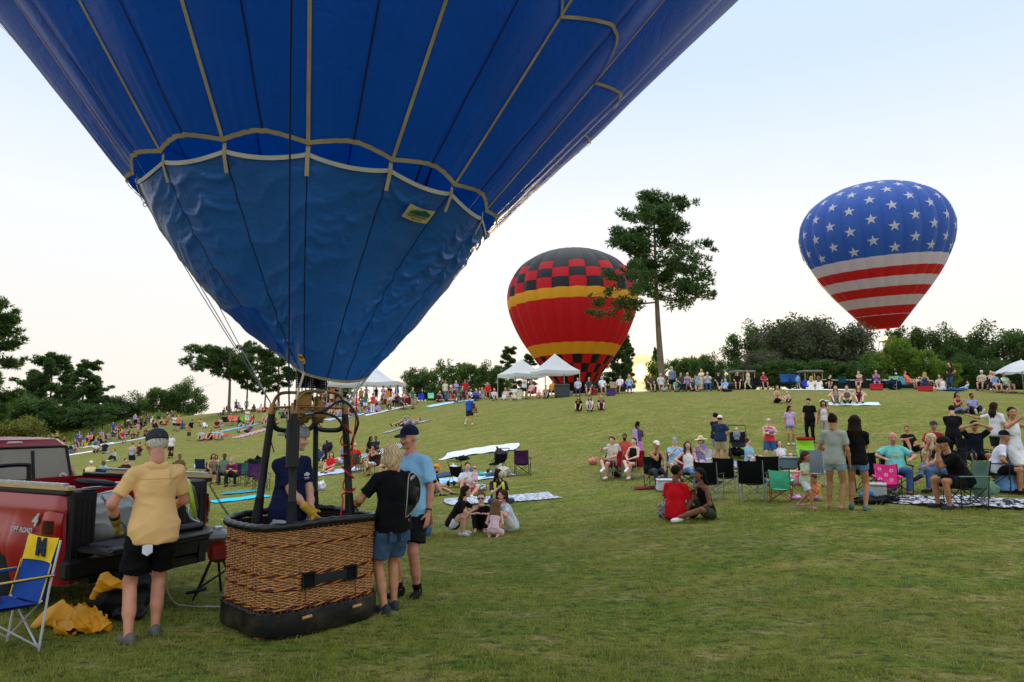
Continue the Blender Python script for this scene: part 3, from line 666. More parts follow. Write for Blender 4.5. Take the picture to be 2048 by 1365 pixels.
def person(loc, rz, label, pose='stand', top=('tee', '#333333'), bot=('shorts', '#30302e'), hair=('short', 'brown'), skin='light', h=1.72, w=1.0, hat=None, shoes='#2a2a2c',
           lod=2, group=None, hands=('relaxed', 'relaxed'), face=True, beard=None, glasses=False, child=False, handmat=None, extra=None, bare=False):
    """a person: one continuous body mesh; clothes, hair, hat, shoes, eyes as children. pose = base name or dict for make_pose. lod 0 (nearest) .. 3"""
    pk = dict(base=pose) if isinstance(pose, str) else dict(pose)
    if hair and hair[0] in ('long', 'longfront', 'bob', 'bun', 'pony') and w == 1.0: w = .91
    key = repr(sorted(pk.items())) + f'{w:.2f}{child}'; vox = (.0105, .019, .030, .045)[lod]; sc = h / 1.72
    root = empty('person', loc, rz, label, 'person', group); root.scale = (sc, sc, sc)
    if key not in PCACHE: PCACHE[key] = make_pose(**pk)
    J = PCACHE[key]; hsc = 1.0 if not child else 1.38; hv = (.0075, .0120, .019, .028)[lod]
    Hm = J['H'] * hsc; hp = J['head'] + J['H'][:, 2] * (.03 if child else 0)
    fs = J['H'] @ np.diag([hsc] * 3)
    def cached(kind, fn):
        kk = (key, kind, vox)
        if kk not in PCACHE: V, Q = fn(); PCACHE[kk] = npmesh(kind, V, Q, [M_EYE])
        return PCACHE[kk]
    def body():
        parts = [sdf_mesh(body_prims(J, w, lod > 1), vox, .03)]
        hv_, hq = head_geo(hv); parts.append((hp + hv_ @ Hm.T, hq))
        if lod <= 1 and not handmat:
            for q, sg, hk in (('R', 1, hands[0]), ('L', -1, hands[1])): parts.append(place_hand(q, sg, hk))
        return join_geo(parts)
    def place_hand(q, sg, hk):
        v_, qq = hand_geo(hk, .005 if lod == 0 else .0085); el, wr = J['el' + q], J['wr' + q]; y = wr - el; y /= np.linalg.norm(y)
        inn = J['s'] * -sg * .8 + J['f'] * -.15; z = -(inn - y * (inn @ y)); z /= np.linalg.norm(z)           # palm faces the body
        if abs(y[2]) < .5: z = np.array([0, 0, 1.0]) - y * y[2]; z /= np.linalg.norm(z)
        x = np.cross(y, z); v2 = v_.copy(); qq2 = qq
        if sg < 0: v2[:, 0] *= -1; qq2 = qq[:, ::-1]
        return wr + y * .012 + v2 @ np.stack([x, y, z]), qq2
    b = link('body', cached('body' + str(hands if lod <= 1 else ''), body), root, [skin_m(skin)])
    if lod <= 1 and handmat:
        for q, sg, hk in (('R', 1, hands[0]), ('L', -1, hands[1])):
            V, Q = place_hand(q, sg, hk); me = npmesh('glove', V, Q, [handmat]); link('glove', me, root)
    cs = abs(hash_s(key)) % 997; amp = (.011, .010, .008, .0)[lod]
    if top: link('shirt' if top[0] != 'dress' else 'dress', cached('top' + top[0], lambda: sdf_mesh(top_prims(J, top[0], w), vox, .03, wrinkle(cs, amp) if amp else None)), root, [top[1] if not isinstance(top[1], str) else cloth(top[1])])
    if bot: link({'shorts': 'shorts', 'short_shorts': 'shorts', 'pants': 'trousers', 'jeans': 'jeans', 'skirt': 'skirt'}[bot[0]], cached('bot' + bot[0], lambda: sdf_mesh(bottom_prims(J, bot[0], w), vox, .022, wrinkle(cs + 3, amp) if amp else None)), root, [bot[1] if not isinstance(bot[1], str) else cloth(bot[1])])
    if shoes and not bare and lod <= 2:
        for q in 'RL': link('shoe', cached('shoe' + q, lambda: sdf_mesh(shoe_prims(J, q), min(vox, .02), .015)), root, [cloth(shoes, rough=.7)])
    elif shoes and not bare: link('shoes', cached('shoes', lambda: sdf_mesh(shoe_prims(J), min(vox, .02), .015)), root, [cloth(shoes, rough=.7)])
    def on_head(name, geo, m, yaw=0.0, up=0.0):
        kk = ('hm', geo, hv)
        if kk not in PCACHE: V, Q = hair_geo(geo, hv); PCACHE[kk] = npmesh(name, V, Q, [M_EYE])
        o = link(name, PCACHE[kk], root, [m]); Mx = Matrix.Identity(4); A = fs @ rotz(yaw)
        for i in range(3):
            for j in range(3): Mx[i][j] = A[i, j]
            Mx[i][3] = (hp + J['H'][:, 2] * up)[i]
        o.matrix_local = Mx; return o
    if hair: on_head('hair', hair[0], hair_m(hair[1]))
    if beard: on_head('beard', 'beard', hair_m(beard))
    if hat:
        hk, hc = hat[0], hat[1]; on_head('cap' if hk != 'sunhat' else 'hat', 'cap' if hk == 'capback' else hk, cloth(hc), PI if hk == 'capback' else 0)
    def on_face(name, me, off, m=None):
        o = link(name, me, root, m); Mx = Matrix.Identity(4); P = hp + fs @ np.array(off)
        for i in range(3):
            for j in range(3): Mx[i][j] = fs[i, j]
            Mx[i][3] = P[i]
        o.matrix_local = Mx
    if face and lod <= 2:
        if glasses: on_face('sunglasses', glasses_mesh(), (0, 0, 0))
        else:
            for sg in (1, -1): on_face('eye', eye_mesh(), (sg * .031, .0785, .006))
        if lod <= 1:
            on_face('mouth', lip_mesh(), (0, .0865 if not beard else .098, -.062))
            if not glasses:
                for sg in (1, -1): on_face('eyebrow', brow_mesh(), (sg * .031, .0885, .026))
    return root
def hash_s(s):
    h_ = 7
    for c in s: h_ = (h_ * 31 + ord(c)) % 1000003
    return h_
def facing(x, y, hd):
    """z rotation for a thing at (x, y) whose local +Y should point at heading hd: 0 = towards the camera, 90 = to the picture's right, 180 = away"""
    v = math.atan2(y, x) - PI / 2; return v + PI + R(hd)
def PP(px, py, label, pose='stand', hd=0, **k):
    p = P2W(px, py); d = p[1]
    if 'lod' not in k: k['lod'] = 0 if d < 9 else 1 if d < 17 else 2 if d < 34 else 3
    dz = k.pop('dz', 0.0)
    return person((p[0], p[1], p[2] + dz), facing(p[0], p[1], hd), label, pose, **k)
# ------------------------------------------------------------------ the blue balloon above the basket
def fabric(name, col, transl=.35, rough=.42, crease=.5, var=.10, spec=.35):
    m = D.materials.new(name); m.use_nodes = True; t = m.node_tree; N = t.nodes; L = t.links
    col = srgb(col); b = N['Principled BSDF']; b.inputs['Roughness'].default_value = rough; b.inputs['Specular IOR Level'].default_value = spec
    b.inputs['Sheen Weight'].default_value = .08; b.inputs['Sheen Roughness'].default_value = .4
    tcn = N.new('ShaderNodeTexCoord'); nz = N.new('ShaderNodeTexNoise'); nz.inputs['Scale'].default_value = 1.3; nz.inputs['Detail'].default_value = 6; L.new(tcn.outputs['Object'], nz.inputs[0])
    rp = N.new('ShaderNodeValToRGB'); L.new(nz.outputs['Fac'], rp.inputs[0])
    rp.color_ramp.elements[0].position = .3; rp.color_ramp.elements[0].color = tuple(c * (1 - var) for c in col) + (1,)
    rp.color_ramp.elements[1].position = .7; rp.color_ramp.elements[1].color = tuple(min(1, c * (1 + var)) for c in col) + (1,)
    L.new(rp.outputs[0], b.inputs['Base Color'])
    n1 = N.new('ShaderNodeTexNoise'); n1.inputs['Scale'].default_value = 7; n1.inputs['Detail'].default_value = 4; n1.inputs['Distortion'].default_value = 1.2; L.new(tcn.outputs['Object'], n1.inputs[0])
    n2 = N.new('ShaderNodeTexNoise'); n2.inputs['Scale'].default_value = 160; n2.inputs['Detail'].default_value = 2; L.new(tcn.outputs['Object'], n2.inputs[0])
    ad = N.new('ShaderNodeMath'); ad.operation = 'MULTIPLY_ADD'; ad.inputs[1].default_value = .05; L.new(n2.outputs['Fac'], ad.inputs[0]); L.new(n1.outputs['Fac'], ad.inputs[2])
    bp = N.new('ShaderNodeBump'); bp.inputs['Strength'].default_value = crease; bp.inputs['Distance'].default_value = .03; L.new(ad.outputs[0], bp.inputs['Height']); L.new(bp.outputs[0], b.inputs['Normal'])
    tr = N.new('ShaderNodeBsdfTranslucent'); L.new(rp.outputs[0], tr.inputs[0]); ms = N.new('ShaderNodeMixShader'); ms.inputs[0].default_value = transl
    L.new(b.outputs[0], ms.inputs[1]); L.new(tr.outputs[0], ms.inputs[2]); L.new(ms.outputs[0], N['Material Output'].inputs[0]); return m
M_BLUE = fabric('blue_nylon', '#0660c4', .45, .40, .3); M_SCOOP = fabric('blue_scoop_cloth', '#2366b4', .30, .26, .45, .12, .6)
M_SCOOP2 = fabric('bright_blue_patch', '#1c7ae6', .55, .45, .4)
M_TAPE = mat('load_tape', '#9c8d6e', rough=.8, var=.22, scale=5, bump=.3, bscale=80); M_SEAM = mat('seam', '#06153f', rough=.8, var=.1)
M_BLK = mat('black_vinyl', '#0a0b0c', rough=.42, var=.25, scale=8, bump=.25, bscale=30, spec=.5); M_BLKM = mat('black_metal', '#0e0f11', rough=.5, var=.2, spec=.4)
M_RED = mat('red_cord', '#c22418', rough=.7, var=.1); M_STEEL = metal('#8d9095', .3); M_BRONZE = metal('#8a6a3e', .42); M_WHITE = mat('white_plastic', '#d9d9d6', rough=.5, var=.04)
M_WOOD = mat('pale_wood', '#b98d58', rough=.65, var=.2, scale=10, stretch=(1, 8, 8)); M_DARKBLUEROPE = mat('navy_rope', '#1a2340', rough=.8, var=.3, scale=60)
BC = np.array([-2.01, 7.047, 4.11]); BR0 = 1.757; BAL = .704
bw = np.array([.037, .051, 1]); bw /= np.linalg.norm(bw); bu = np.array([1, 0, 0]) - bw[0] * bw; bu /= np.linalg.norm(bu); bv = np.cross(bw, bu)
NG = 16; PHK = lambda k: R(292.85 + 22.5 * (k - 2.5))
def prof(s):
    s = np.asarray(s, float); S1 = 6.5; rho = 7.55                       # straight cone, then a round top
    r = BR0 + s * math.sin(BAL); z = s * math.cos(BAL); a = np.clip((s - S1) / rho, 0, BAL + PI / 2); al = BAL - a
    r2 = BR0 + S1 * math.sin(BAL) + rho * (np.cos(al) - math.cos(BAL)); z2 = S1 * math.cos(BAL) + rho * (math.sin(BAL) - np.sin(al))
    return np.where(s < S1, r, np.maximum(r2, 0)), np.where(s < S1, z, z2)
def bsurf(s, ph, off=0.0, bulge=1.0):
    s = np.asarray(s, float); ph = np.asarray(ph, float); r, z = prof(s); k = ((ph - PHK(0)) / (2 * PI / NG)) % 1.0
    bl = np.sin(PI * k) * .046 * r * bulge * np.clip(.35 + s / 3.5, 0, 1) - .018 * np.exp(-((k - .5) / .05) ** 2) * bulge
    pucker = bulge * .016 * np.exp(-s / 1.1) * np.sin(k * 46 + 3 * np.sin(s * 4)) * np.clip(s * 6, 0, 1) * np.clip(4 * np.minimum(k, 1 - k), 0, 1)
    pucker = pucker + bulge * .012 * np.sin(k * 60 + 2 * np.sin(s * 1.1)) * np.clip((s - 3) / 3, 0, 1) * np.exp(-((k - .5) / .3) ** 2)
    q = r * (1 - .026 * np.clip(s / 3.0, 0, 1)) + bl + off + pucker
    return BC + (q * np.cos(ph))[..., None] * bu + (q * np.sin(ph))[..., None] * bv + (z - (bl + off) * .45)[..., None] * bw
blue = empty('hot_air_balloon', (BC[0], BC[1], 0), 0, 'blue hot air balloon envelope standing over the wicker basket', 'hot air balloon')
SMAX = 6.5 + 7.55 * (BAL + PI / 2) - .02
def local(o): o.location = (-BC[0], -BC[1], 0); return o
def child(parent, origin, o): o.location = (-origin[0], -origin[1], -origin[2]); return o
edge = lambda k: .075 * np.minimum(1 - np.abs(2 * k - 1) ** 1.15, .9)
for g in range(NG):
    ks = np.linspace(0, 1, 25); b = MB(); p0 = PHK(0) + g * 2 * PI / NG; G = []
    for t in np.r_[np.linspace(0, .25, 26) ** 1.0, np.linspace(.27, 1, 40)]:
        s0 = edge(ks); s_ = s0 + (SMAX - s0) * t; G.append(bsurf(s_, p0 + np.clip(ks, .0005, .9995) * 2 * PI / NG))
    b.grid(np.array(G)); local(b.build('gore', M_BLUE, blue))
    ss = np.linspace(0, SMAX, 90); c = bsurf(ss, np.full(90, p0), .012, 0); sdv = -math.sin(p0) * bu + math.cos(p0) * bv
    wd = np.linspace(.031, .031, 90)[:, None]; b = MB(); b.grid(np.stack([c - sdv * wd / 2, c + sdv * wd / 2], 1)); local(b.build('load_tape', M_TAPE, blue))
    pm = p0 + PI / NG; ss = np.r_[np.linspace(.075, 2.4, 90), np.linspace(2.5, SMAX - .3, 70)]; sdm = -math.sin(pm) * bu + math.cos(pm) * bv
    c = bsurf(ss, np.full(160, pm), .010); b = MB(); b.ribbon(c, sdm, .014); local(b.build('seam', M_SEAM, blue))
    # zigzag hem tape along the scalloped lower edge, and the second one higher up
    ks2 = np.linspace(0, 1, 21); ph = p0 + np.clip(ks2, .0005, .9995) * 2 * PI / NG
    for lo_, hi_, k in ((0, .034, 0), (1.73, 1.765, 1)):
        amp = 1 if k == 0 else 4.0
        a_ = bsurf(edge(ks2) * amp + lo_ - (.004 if k == 0 else 0), ph, .014 + .004 * k); c_ = bsurf(edge(ks2) * amp + hi_, ph, .014 + .004 * k)
        b = MB(); b.grid(np.stack([a_, c_], 1)); local(b.build('hem_tape', M_TAPE, blue))
    # short strap hanging from the mouth
    if g in (15, 0, 1, 2, 3, 4, 5, 6):
        kk = g if g < 8 else g - 16
        dn = BC + .985 * BR0 * (math.cos(p0) * bu + math.sin(p0) * bv); path = np.array([dn + bw * .03 + .02 * (math.cos(p0) * bu + math.sin(p0) * bv), dn - bw * .10 + .012 * (math.cos(p0) * bu + math.sin(p0) * bv), dn - bw * .24 - .05 * (math.cos(p0) * bu + math.sin(p0) * bv)])
        b = MB(); b.ribbon(path, sdv, .034); local(b.build('strap', M_TAPE, blue))
# crown line and the flying wires down to the frame
POLE = {'A': ((-2.566, 7.0), (-2.45, 7.0)), 'B': ((-2.10, 6.667), (-2.12, 6.68)), 'C': ((-2.142, 7.592), (-2.16, 7.56)), 'D': ((-1.676, 7.26), (-1.765, 7.25))}
ZR, ZT = 1.0, 2.03
def mouth(k, dz=0, f=1.0): p = PHK(k); return BC + BR0 * f * (math.cos(p) * bu + math.sin(p) * bv) + bw * dz
for k, tgt in ((-1, 'A'), (-2, 'A'), (-3, 'A'), (-4, 'C'), (7, 'D'), (8, 'D'), (9, 'C'), (10, 'C')):
    q = np.array([*POLE[tgt][1], ZT + .08]); a_ = mouth(k, -.02, .99); b = MB(); b.tube(np.linspace(a_, q, 12) - np.array([0, 0, 1]) * (np.sin(np.linspace(0, PI, 12)) * .03)[:, None], .0045, 5)
    local(b.build('flying_wire', M_STEEL, blue))
    b = MB(); b.tube(np.array([a_ + .022 * np.array([math.cos(t), 0, math.sin(t)]) for t in np.linspace(0, 2 * PI, 10)[:-1]]) - np.array([0, 0, .04]), .005, 5, closed=True); local(b.build('ring', M_STEEL, blue))
rp_ = np.array([at(586, -120, 3.1), at(583, 0, 3.75), at(581, 150, 4.5), at(580, 300, 5.12), at(579, 420, 5.42), at(579, 520, 5.72), at(578, 650, 6.15), at(578, 790, 6.5), at(581, 880, 6.6)])
b = MB(); b.tube(spline(rp_, 30), .0075, 6); local(b.build('crown_line', M_DARKBLUEROPE, blue))
for px, m_ in ((835, M_RED), (858, MATS.get('x', mat('maroon_cord', '#4a1020', rough=.8)))):
    b = MB(); b.tube([at(px + 22, 290, 7.6), at(px, 352, 7.2), at(px - 40, 480, 7.1)], .012, 6); local(b.build('vent_cord', m_, blue))

# ------------------------------------------------------------------ scoop
NT, NV = 281, 150
tt = np.linspace(0, 1, NT); kk = -1 + 7 * tt; fr = kk - np.floor(kk); seg = np.minimum(np.floor(kk), 5)
phs = R(292.85) + R(22.5) * (kk - 2.5)
T_ = BC + 1.735 * (np.cos(phs)[:, None] * bu + np.sin(phs)[:, None] * bv) - bw * (.065 + .06 * np.sin(PI * np.clip(kk - seg, 0, 1)) ** .8)[:, None]
Lp, Np, Rp = at(585, 730, 7.25), at(609, 748, 6.72), at(736, 752, 7.30)
Mp = at(690, 764, 7.0)
tn = 3.02 / 7
Bt = np.empty((NT, 3))
for i, t in enumerate(tt):
    if t < tn: Bt[i] = Lp + (Np - Lp) * (t / tn)
    else:
        u_ = (t - tn) / (1 - tn); Bt[i] = Np * (1 - u_) ** 2 + 2 * u_ * (1 - u_) * (2 * Mp - (Np + Rp) / 2) + Rp * u_ ** 2
vv = np.linspace(0, 1, NV)[None, :]; TT = tt[:, None]
P_ = T_[:, None] * (1 - vv[..., None]) + Bt[:, None] * vv[..., None]
outd = (np.cos(phs)[:, None] * bu + np.sin(phs)[:, None] * bv); outd[:, 2] = -.35; outd /= np.linalg.norm(outd, axis=1)[:, None]
bl = 4 * vv * (1 - vv) * np.interp(TT, [0, .15, tn - .10, tn, tn + .08, .7, .9, 1], [.19, .16, .05, .11, .0, -.15, .03, .05])
wr = lambda a, b, ph: (1 - np.abs(np.sin(a * vv + b + ph))) ** 1.6
dist = np.abs(((kk[:, None] + .0) % 1) - .5) * 2                                        # 1 at the seams
wave = .9 * np.sin(kk[:, None] * 2.3 + vv * 5) + .5 * np.sin(kk[:, None] * 5.1 - vv * 9)
amp = .036 * np.clip(.35 + .9 * np.sin(kk[:, None] * 1.9 + vv * 3.3 + .7) * np.sin(vv * 4.3 + kk[:, None] * .8), 0.05, 1) * np.interp(TT, [0, tn - .10, tn - .08, tn - .005, tn, .85, 1], [.25, .7, .10, .10, 1.0, .8, .05])
sag = 7.0 * (dist - .5) ** 2 * np.where(kk[:, None] > 2, 1, .6)
disp = amp * (wr(26, 0, wave + sag) + .45 * wr(47, 1.3, wave * 1.7 + sag) + .22 * wr(83, .4, wave * 2.5))
disp += .012 * wr(18, .2, 3 * kk[:, None] + wave)
P_ = P_ + outd[:, None] * (bl + disp * np.clip(vv * 12, 0, 1) * np.clip((1 - vv) * 10, .3, 1))[..., None]
scoop = empty('balloon_scoop', (BC[0], BC[1], 0), 0, 'blue cloth scoop hanging from the envelope mouth down to the burner', 'balloon scoop')
ids = np.arange(NT * NV).reshape(NT, NV); qf = np.stack([ids[:-1, :-1], ids[1:, :-1], ids[1:, 1:], ids[:-1, 1:]], -1).reshape(-1, 4)
local(link('scoop_cloth', npmesh('scoop_cloth', P_.reshape(-1, 3), qf, [M_SCOOP]), scoop))
def on_scoop(t, v, off=.012):
    i = min(NT - 1, max(0, int(round(t * (NT - 1))))); j = min(NV - 1, max(0, int(round(v * (NV - 1))))); return P_[i, j] + outd[i] * off
b = MB(); b.grid(np.stack([P_[:, 0] + outd * .008 + bw * .012, P_[:, 1] + outd * .008 - bw * .012], 1)); local(b.build('edge_tape', mat('edge_tape', '#a8a294', rough=.8, var=.15), scoop))
b = MB(); b.grid(np.stack([P_[:, -1] + outd * .010 - bw * .010, P_[:, -2] + outd * .008 + bw * .004], 1)); local(b.build('edge_tape', M_TAPE, scoop))
b = MB(); b.grid(np.stack([P_[0] + outd[0] * .0 - np.array([.012, 0, 0]), P_[0] + np.array([.006, -.006, 0])], 1)); local(b.build('edge_tape', M_TAPE, scoop))
for t in [(i + 1) / 7 for i in range(0, 6)]:
    c = np.array([on_scoop(t, v, .004) for v in np.linspace(.01, .99, NV)]); i = int(round(t * (NT - 1))); sdv = np.cross(bw, outd[i]); b = MB(); b.ribbon(c, sdv / np.linalg.norm(sdv), .010); local(b.build('seam', M_SEAM, scoop))
# the brighter see-through patch low on the free edge, the smiling badge, the maker's label
i0, i1, j0, j1 = 1, 60, 96, 136
b = MB(); b.grid((P_[i0:i1:3, j0:j1:2] + outd[i0:i1:3, None] * .010)); local(b.build('patch', M_SCOOP2, scoop))
def patch_frame(t, v):
    c = on_scoop(t, v, .03); du = on_scoop(t + .03, v) - on_scoop(t - .03, v); dv_ = on_scoop(t, v - .05) - on_scoop(t, v + .05); x = du / np.linalg.norm(du); y = dv_ - x * (dv_ @ x); y /= np.linalg.norm(y); return c, np.stack([x, y, np.cross(x, y)], 1)
def set_M(o, c, M, origin):
    Mx = Matrix.Identity(4)
    for i in range(3):
        for j in range(3): Mx[i][j] = M[i, j]
        Mx[i][3] = c[i] - origin[i]
    o.matrix_local = Mx
O_ = np.array([BC[0], BC[1], 0])
c, M = patch_frame(tn - .028, .915); M_SM = mat('yellow_badge', '#d9a91c', rough=.6, var=.1); b = MB(); a = np.linspace(0, 2 * PI, 25)[:-1]
b.add(np.c_[.055 * np.cos(a), .055 * np.sin(a), np.zeros(24)], [list(range(24))]); bd = b.build('smile_badge', M_SM, scoop); set_M(bd, c, M, O_)
b = MB(); th = np.linspace(R(215), R(325), 12); b.grid(np.stack([np.c_[.030 * np.cos(th), .030 * np.sin(th), np.full(12, .004)], np.c_[.038 * np.cos(th), .038 * np.sin(th) - .002, np.full(12, .004)]], 1))
a2 = np.linspace(0, 2 * PI, 13)[:-1]
for sx in (-.021, .021): b.add(np.c_[sx + .013 * np.cos(a2), .016 + .009 * np.sin(a2), np.full(12, .004)], [list(range(12))])
b.box((0, .022, .004), (.09, .010, .002)); sm = b.build('smile_print', mat('dark_red_print', '#3a1210', rough=.7), bd, False)
c, M = patch_frame(4.62 / 7, .115)
b = MB(); b.grid([[(x, y - .010 * math.cos(x * 14), .004 + .006 * math.sin(x * 9)) for y in np.linspace(-.075, .075, 4)] for x in np.linspace(-.155, .155, 14)]); lb = b.build('maker_label', mat('label_cloth', '#c9bd97', rough=.8, var=.12, scale=14), scoop); set_M(lb, c, M, O_)
b = MB(); xs = np.linspace(-.115, .125, 25); top_ = .048 + .012 * np.sin(xs * 40) * np.linspace(.3, 1, 25) - .03 * np.clip((-.06 - xs) / .05, 0, 1)
b.grid(np.stack([np.c_[xs, np.full(25, -.008), np.full(25, .014)], np.c_[xs, top_, np.full(25, .014)]], 1)); b.build('mountain_print', mat('teal_print', '#1c5a60', rough=.8, var=.5, scale=30), lb)
M_INK = mat('ink', '#20302c', rough=.8)
text_obj('lettering', 'NORTHWOOD', .034, M_INK, lb, (-.005, -.030, .013), (0, 0, 0), .0005); text_obj('lettering', 'SERIAL No. 8041', .018, M_INK, lb, (.01, -.057, .013), (0, 0, 0), .0005)

# ------------------------------------------------------------------ basket
BK = np.array([-2.125, 7.09]); TH = R(46); HA, HB, RCn = .635, .565, .31
uu = np.array([math.cos(TH), math.sin(TH)]); vv2 = np.array([-math.sin(TH), math.cos(TH)])
def ringpts(A, B, rc, n=240):
    L1, L2, La = 2 * (A - rc), 2 * (B - rc), PI / 2 * rc; tot = 2 * L1 + 2 * L2 + 4 * La; o = []
    for s in np.linspace(0, tot, n, endpoint=False):
        for kind, ln, q in (('b', L1, 0), ('c', La, 0), ('b', L2, 1), ('c', La, 1), ('b', L1, 2), ('c', La, 2), ('b', L2, 3), ('c', La, 3)):
            if s < ln: break
            s -= ln
        ang = q * PI / 2; c_, s_ = math.cos(ang), math.sin(ang); hx, hy = (A, B) if q % 2 == 0 else (B, A)
        if kind == 'b': p = (-(hx - rc) + s, -hy); nn = (0, -1)
        else: a = -PI / 2 + s / rc; p = (hx - rc + rc * math.cos(a), -(hy - rc) + rc * math.sin(a)); nn = (math.cos(a), math.sin(a))
        o.append((p[0] * c_ - p[1] * s_, p[0] * s_ + p[1] * c_, nn[0] * c_ - nn[1] * s_, nn[0] * s_ + nn[1] * c_))
    return np.array(o)
def bw2(P): return np.c_[BK[0] + P[:, 0] * uu[0] + P[:, 1] * vv2[0], BK[1] + P[:, 0] * uu[1] + P[:, 1] * vv2[1]]
def ring_at(z, d=0.0, n=240):
    fl = .018 * math.cos((z - .55) * 3.0)                      # slight belly and flare
    q = ringpts(HA + d - fl, HB + d - fl, RCn + d, n); return q
basket = empty('balloon_basket', (BK[0], BK[1], 0), 0, 'wicker balloon basket with black padded rim and black leather base', 'basket')
OB = np.array([BK[0], BK[1], 0])
bk = lambda o: child(basket, OB, o)
M_WICK = mat('wicker', '#b4814e', rough=.55, var=.42, scale=22, spec=.4, bump=.3, bscale=90); M_WICKD = mat('wicker_stake', '#8a5a30', rough=.6, var=.3, scale=20)
M_CY, M_CR, M_CK = mat('yellow_cane', '#c9961e', rough=.55, var=.15), mat('red_cane', '#7e2018', rough=.55, var=.15), mat('black_cane', '#1c1416', rough=.5)
NS = 76; NP = NS * 4
zs = []; z = .255
bands = [.258, .43, .545, .815]
while z < .945: zs.append(z); z += .0135 if z < .80 else .0105
b = MB(); ph_ = np.arange(NP) / 4 * PI
for r_, z in enumerate(zs):
    if min(abs(z - q) for q in bands) < .013: continue
    q = ring_at(z, 0, NP); off = .0095 * np.cos(ph_ + (r_ % 2) * PI); q[:, 0] += q[:, 2] * off; q[:, 1] += q[:, 3] * off; xy = bw2(q)
    zz = z + .0022 * np.sin(np.arange(NP) * .37 + r_ * 1.7)
    b.tube(np.c_[xy, zz], .0062 if z < .80 else .0050, 5, closed=True)
wv = bk(b.build('wicker_weave', M_WICK, basket)); tag(wv, kind='stuff')
q = ring_at(.6, 0, NS * 2)
b = MB()
for i in range(0, NS * 2, 2):
    P = []
    for z in (.20, .45, .7, .97): qq = ring_at(z, -.001, NS * 2)[i:i + 1]; xy = bw2(qq)[0]; P.append((xy[0], xy[1], z))
    b.tube(P, .0065, 5)
tag(bk(b.build('wicker_stakes', M_WICKD, basket)), kind='stuff')
b = MB(); q = bw2(ring_at(.3, -.022, 120)); b.grid(np.stack([np.c_[q, np.full(120, z)] for z in (.05, .3, .6, .96)], 1)[list(range(120)) + [0]]); bk(b.build('inner_lining', mat('dark_lining', '#2a1a10', rough=.9), basket))
for z0 in bands:
    for j, m_ in enumerate((M_CY, M_CR, M_CK, M_CR)):
        n = 300; q = ring_at(z0, .008, n); a = np.arange(n) / n * 2 * PI * 22 + j * PI / 2; q[:, 0] += q[:, 2] * .005 * np.cos(a); q[:, 1] += q[:, 3] * .005 * np.cos(a); b = MB(); b.tube(np.c_[bw2(q), z0 + .0075 * np.sin(a)], .0048, 5, closed=True); bk(b.build('cane_band', m_, basket))
# leather base, rolled rim
b = MB(); G = []
for z, d in ((.235, .012), (.222, .028), (.15, .034), (.06, .034), (.025, .022), (.012, -.02), (.012, -.3)): 
    q = bw2(ring_at(.15, d, 160)); zz = z + (.004 * np.sin(np.arange(160) * 1.1) if z > .2 else 0); G.append(np.c_[q, np.full(160, 1) * zz])
G = np.array(G); G = np.concatenate([G, G[:, :1]], 1); b.grid(G.transpose(1, 0, 2)); bk(b.build('leather_base', mat('black_leather', '#0b0b0a', rough=.5, var=.35, scale=7, bump=.5, bscale=14, spec=.4, dirt=.35), basket))
b = MB()
for i in range(0, 158, 3):
    q = ring_at(.15, .036, 160)[i:i + 2]; xy = bw2(q); b.tube([(xy[0][0], xy[0][1], .212), (xy[1][0], xy[1][1], .240)], .004, 4)
tag(bk(b.build('lacing', M_BLK, basket)), kind='stuff')
b = MB(); n = 200; q = bw2(ring_at(.98, .006, n)); a = np.arange(n) / n * 2 * PI
dipv = .022 * np.cos(2 * (a - .4)); b.tube(np.c_[q, .985 + dipv + .003 * np.sin(a * 31)], .036 + .0015 * np.sin(np.arange(n) * .9), 12, closed=True); bk(b.build('padded_rim', M_BLK, basket))
b = MB(); b.box((BK[0], BK[1], .06), (1.0, .86, .03), rotz(TH)); bk(b.build('floor_board', M_WOOD, basket))
b = MB()
for s in (-.32, .32): b.box((BK[0] + vv2[0] * s, BK[1] + vv2[1] * s, .012), (1.22, .09, .03), rotz(TH))
bk(b.build('skid', mat('varnished_skid', '#a5722e', rough=.5, var=.2, scale=9), basket))
# foot holes on the near long side with a strap between them, and wooden toggles
nrm = -vv2; fo = lambda a, z, d=.0: (BK[0] + uu[0] * a + nrm[0] * (HB - .012 + d), BK[1] + uu[1] * a + nrm[1] * (HB - .012 + d), z)
for a in (-.235, .215):
    b = MB(); M = rotz(TH)
    for (dx, dz, sx, sz) in ((0, .062, .14, .02), (0, -.062, .14, .024), (-.06, 0, .02, .125), (.06, 0, .02, .125)): b.box(np.array(fo(a, .49 + dz, .012)) + np.r_[uu * dx, 0], (sx, .045, sz), M, bev=.008)
    o = bk(b.build('foot_hole', M_BLK, basket)); b = MB(); b.box(fo(a, .49, .004), (.11, .012, .11), M); child(basket, (0, 0, 0), b.build('opening_shade', mat('hole_shade', '#050505', rough=1), o))  # flat black plate painted in place of the shade inside the hole
b = MB(); b.box(fo(-.01, .488, .022), (.315, .012, .085), rotz(TH), bev=.004); bk(b.build('strap', mat('dark_webbing', '#1c1e20', rough=.8, var=.2, scale=40), basket))
for a in (-.265, .265):
    b = MB(); b.tube([np.array(fo(a - .045, .175, .062)), np.array(fo(a + .045, .18, .062))], [.014, .014], 10); bk(b.build('toggle', M_WOOD, basket))
    b = MB(); b.tube([np.array(fo(a, .178, .062)), np.array(fo(a, .25, .03)), np.array(fo(a, .42, .014))], .004, 5); bk(b.build('toggle_cord', M_BLK, basket))

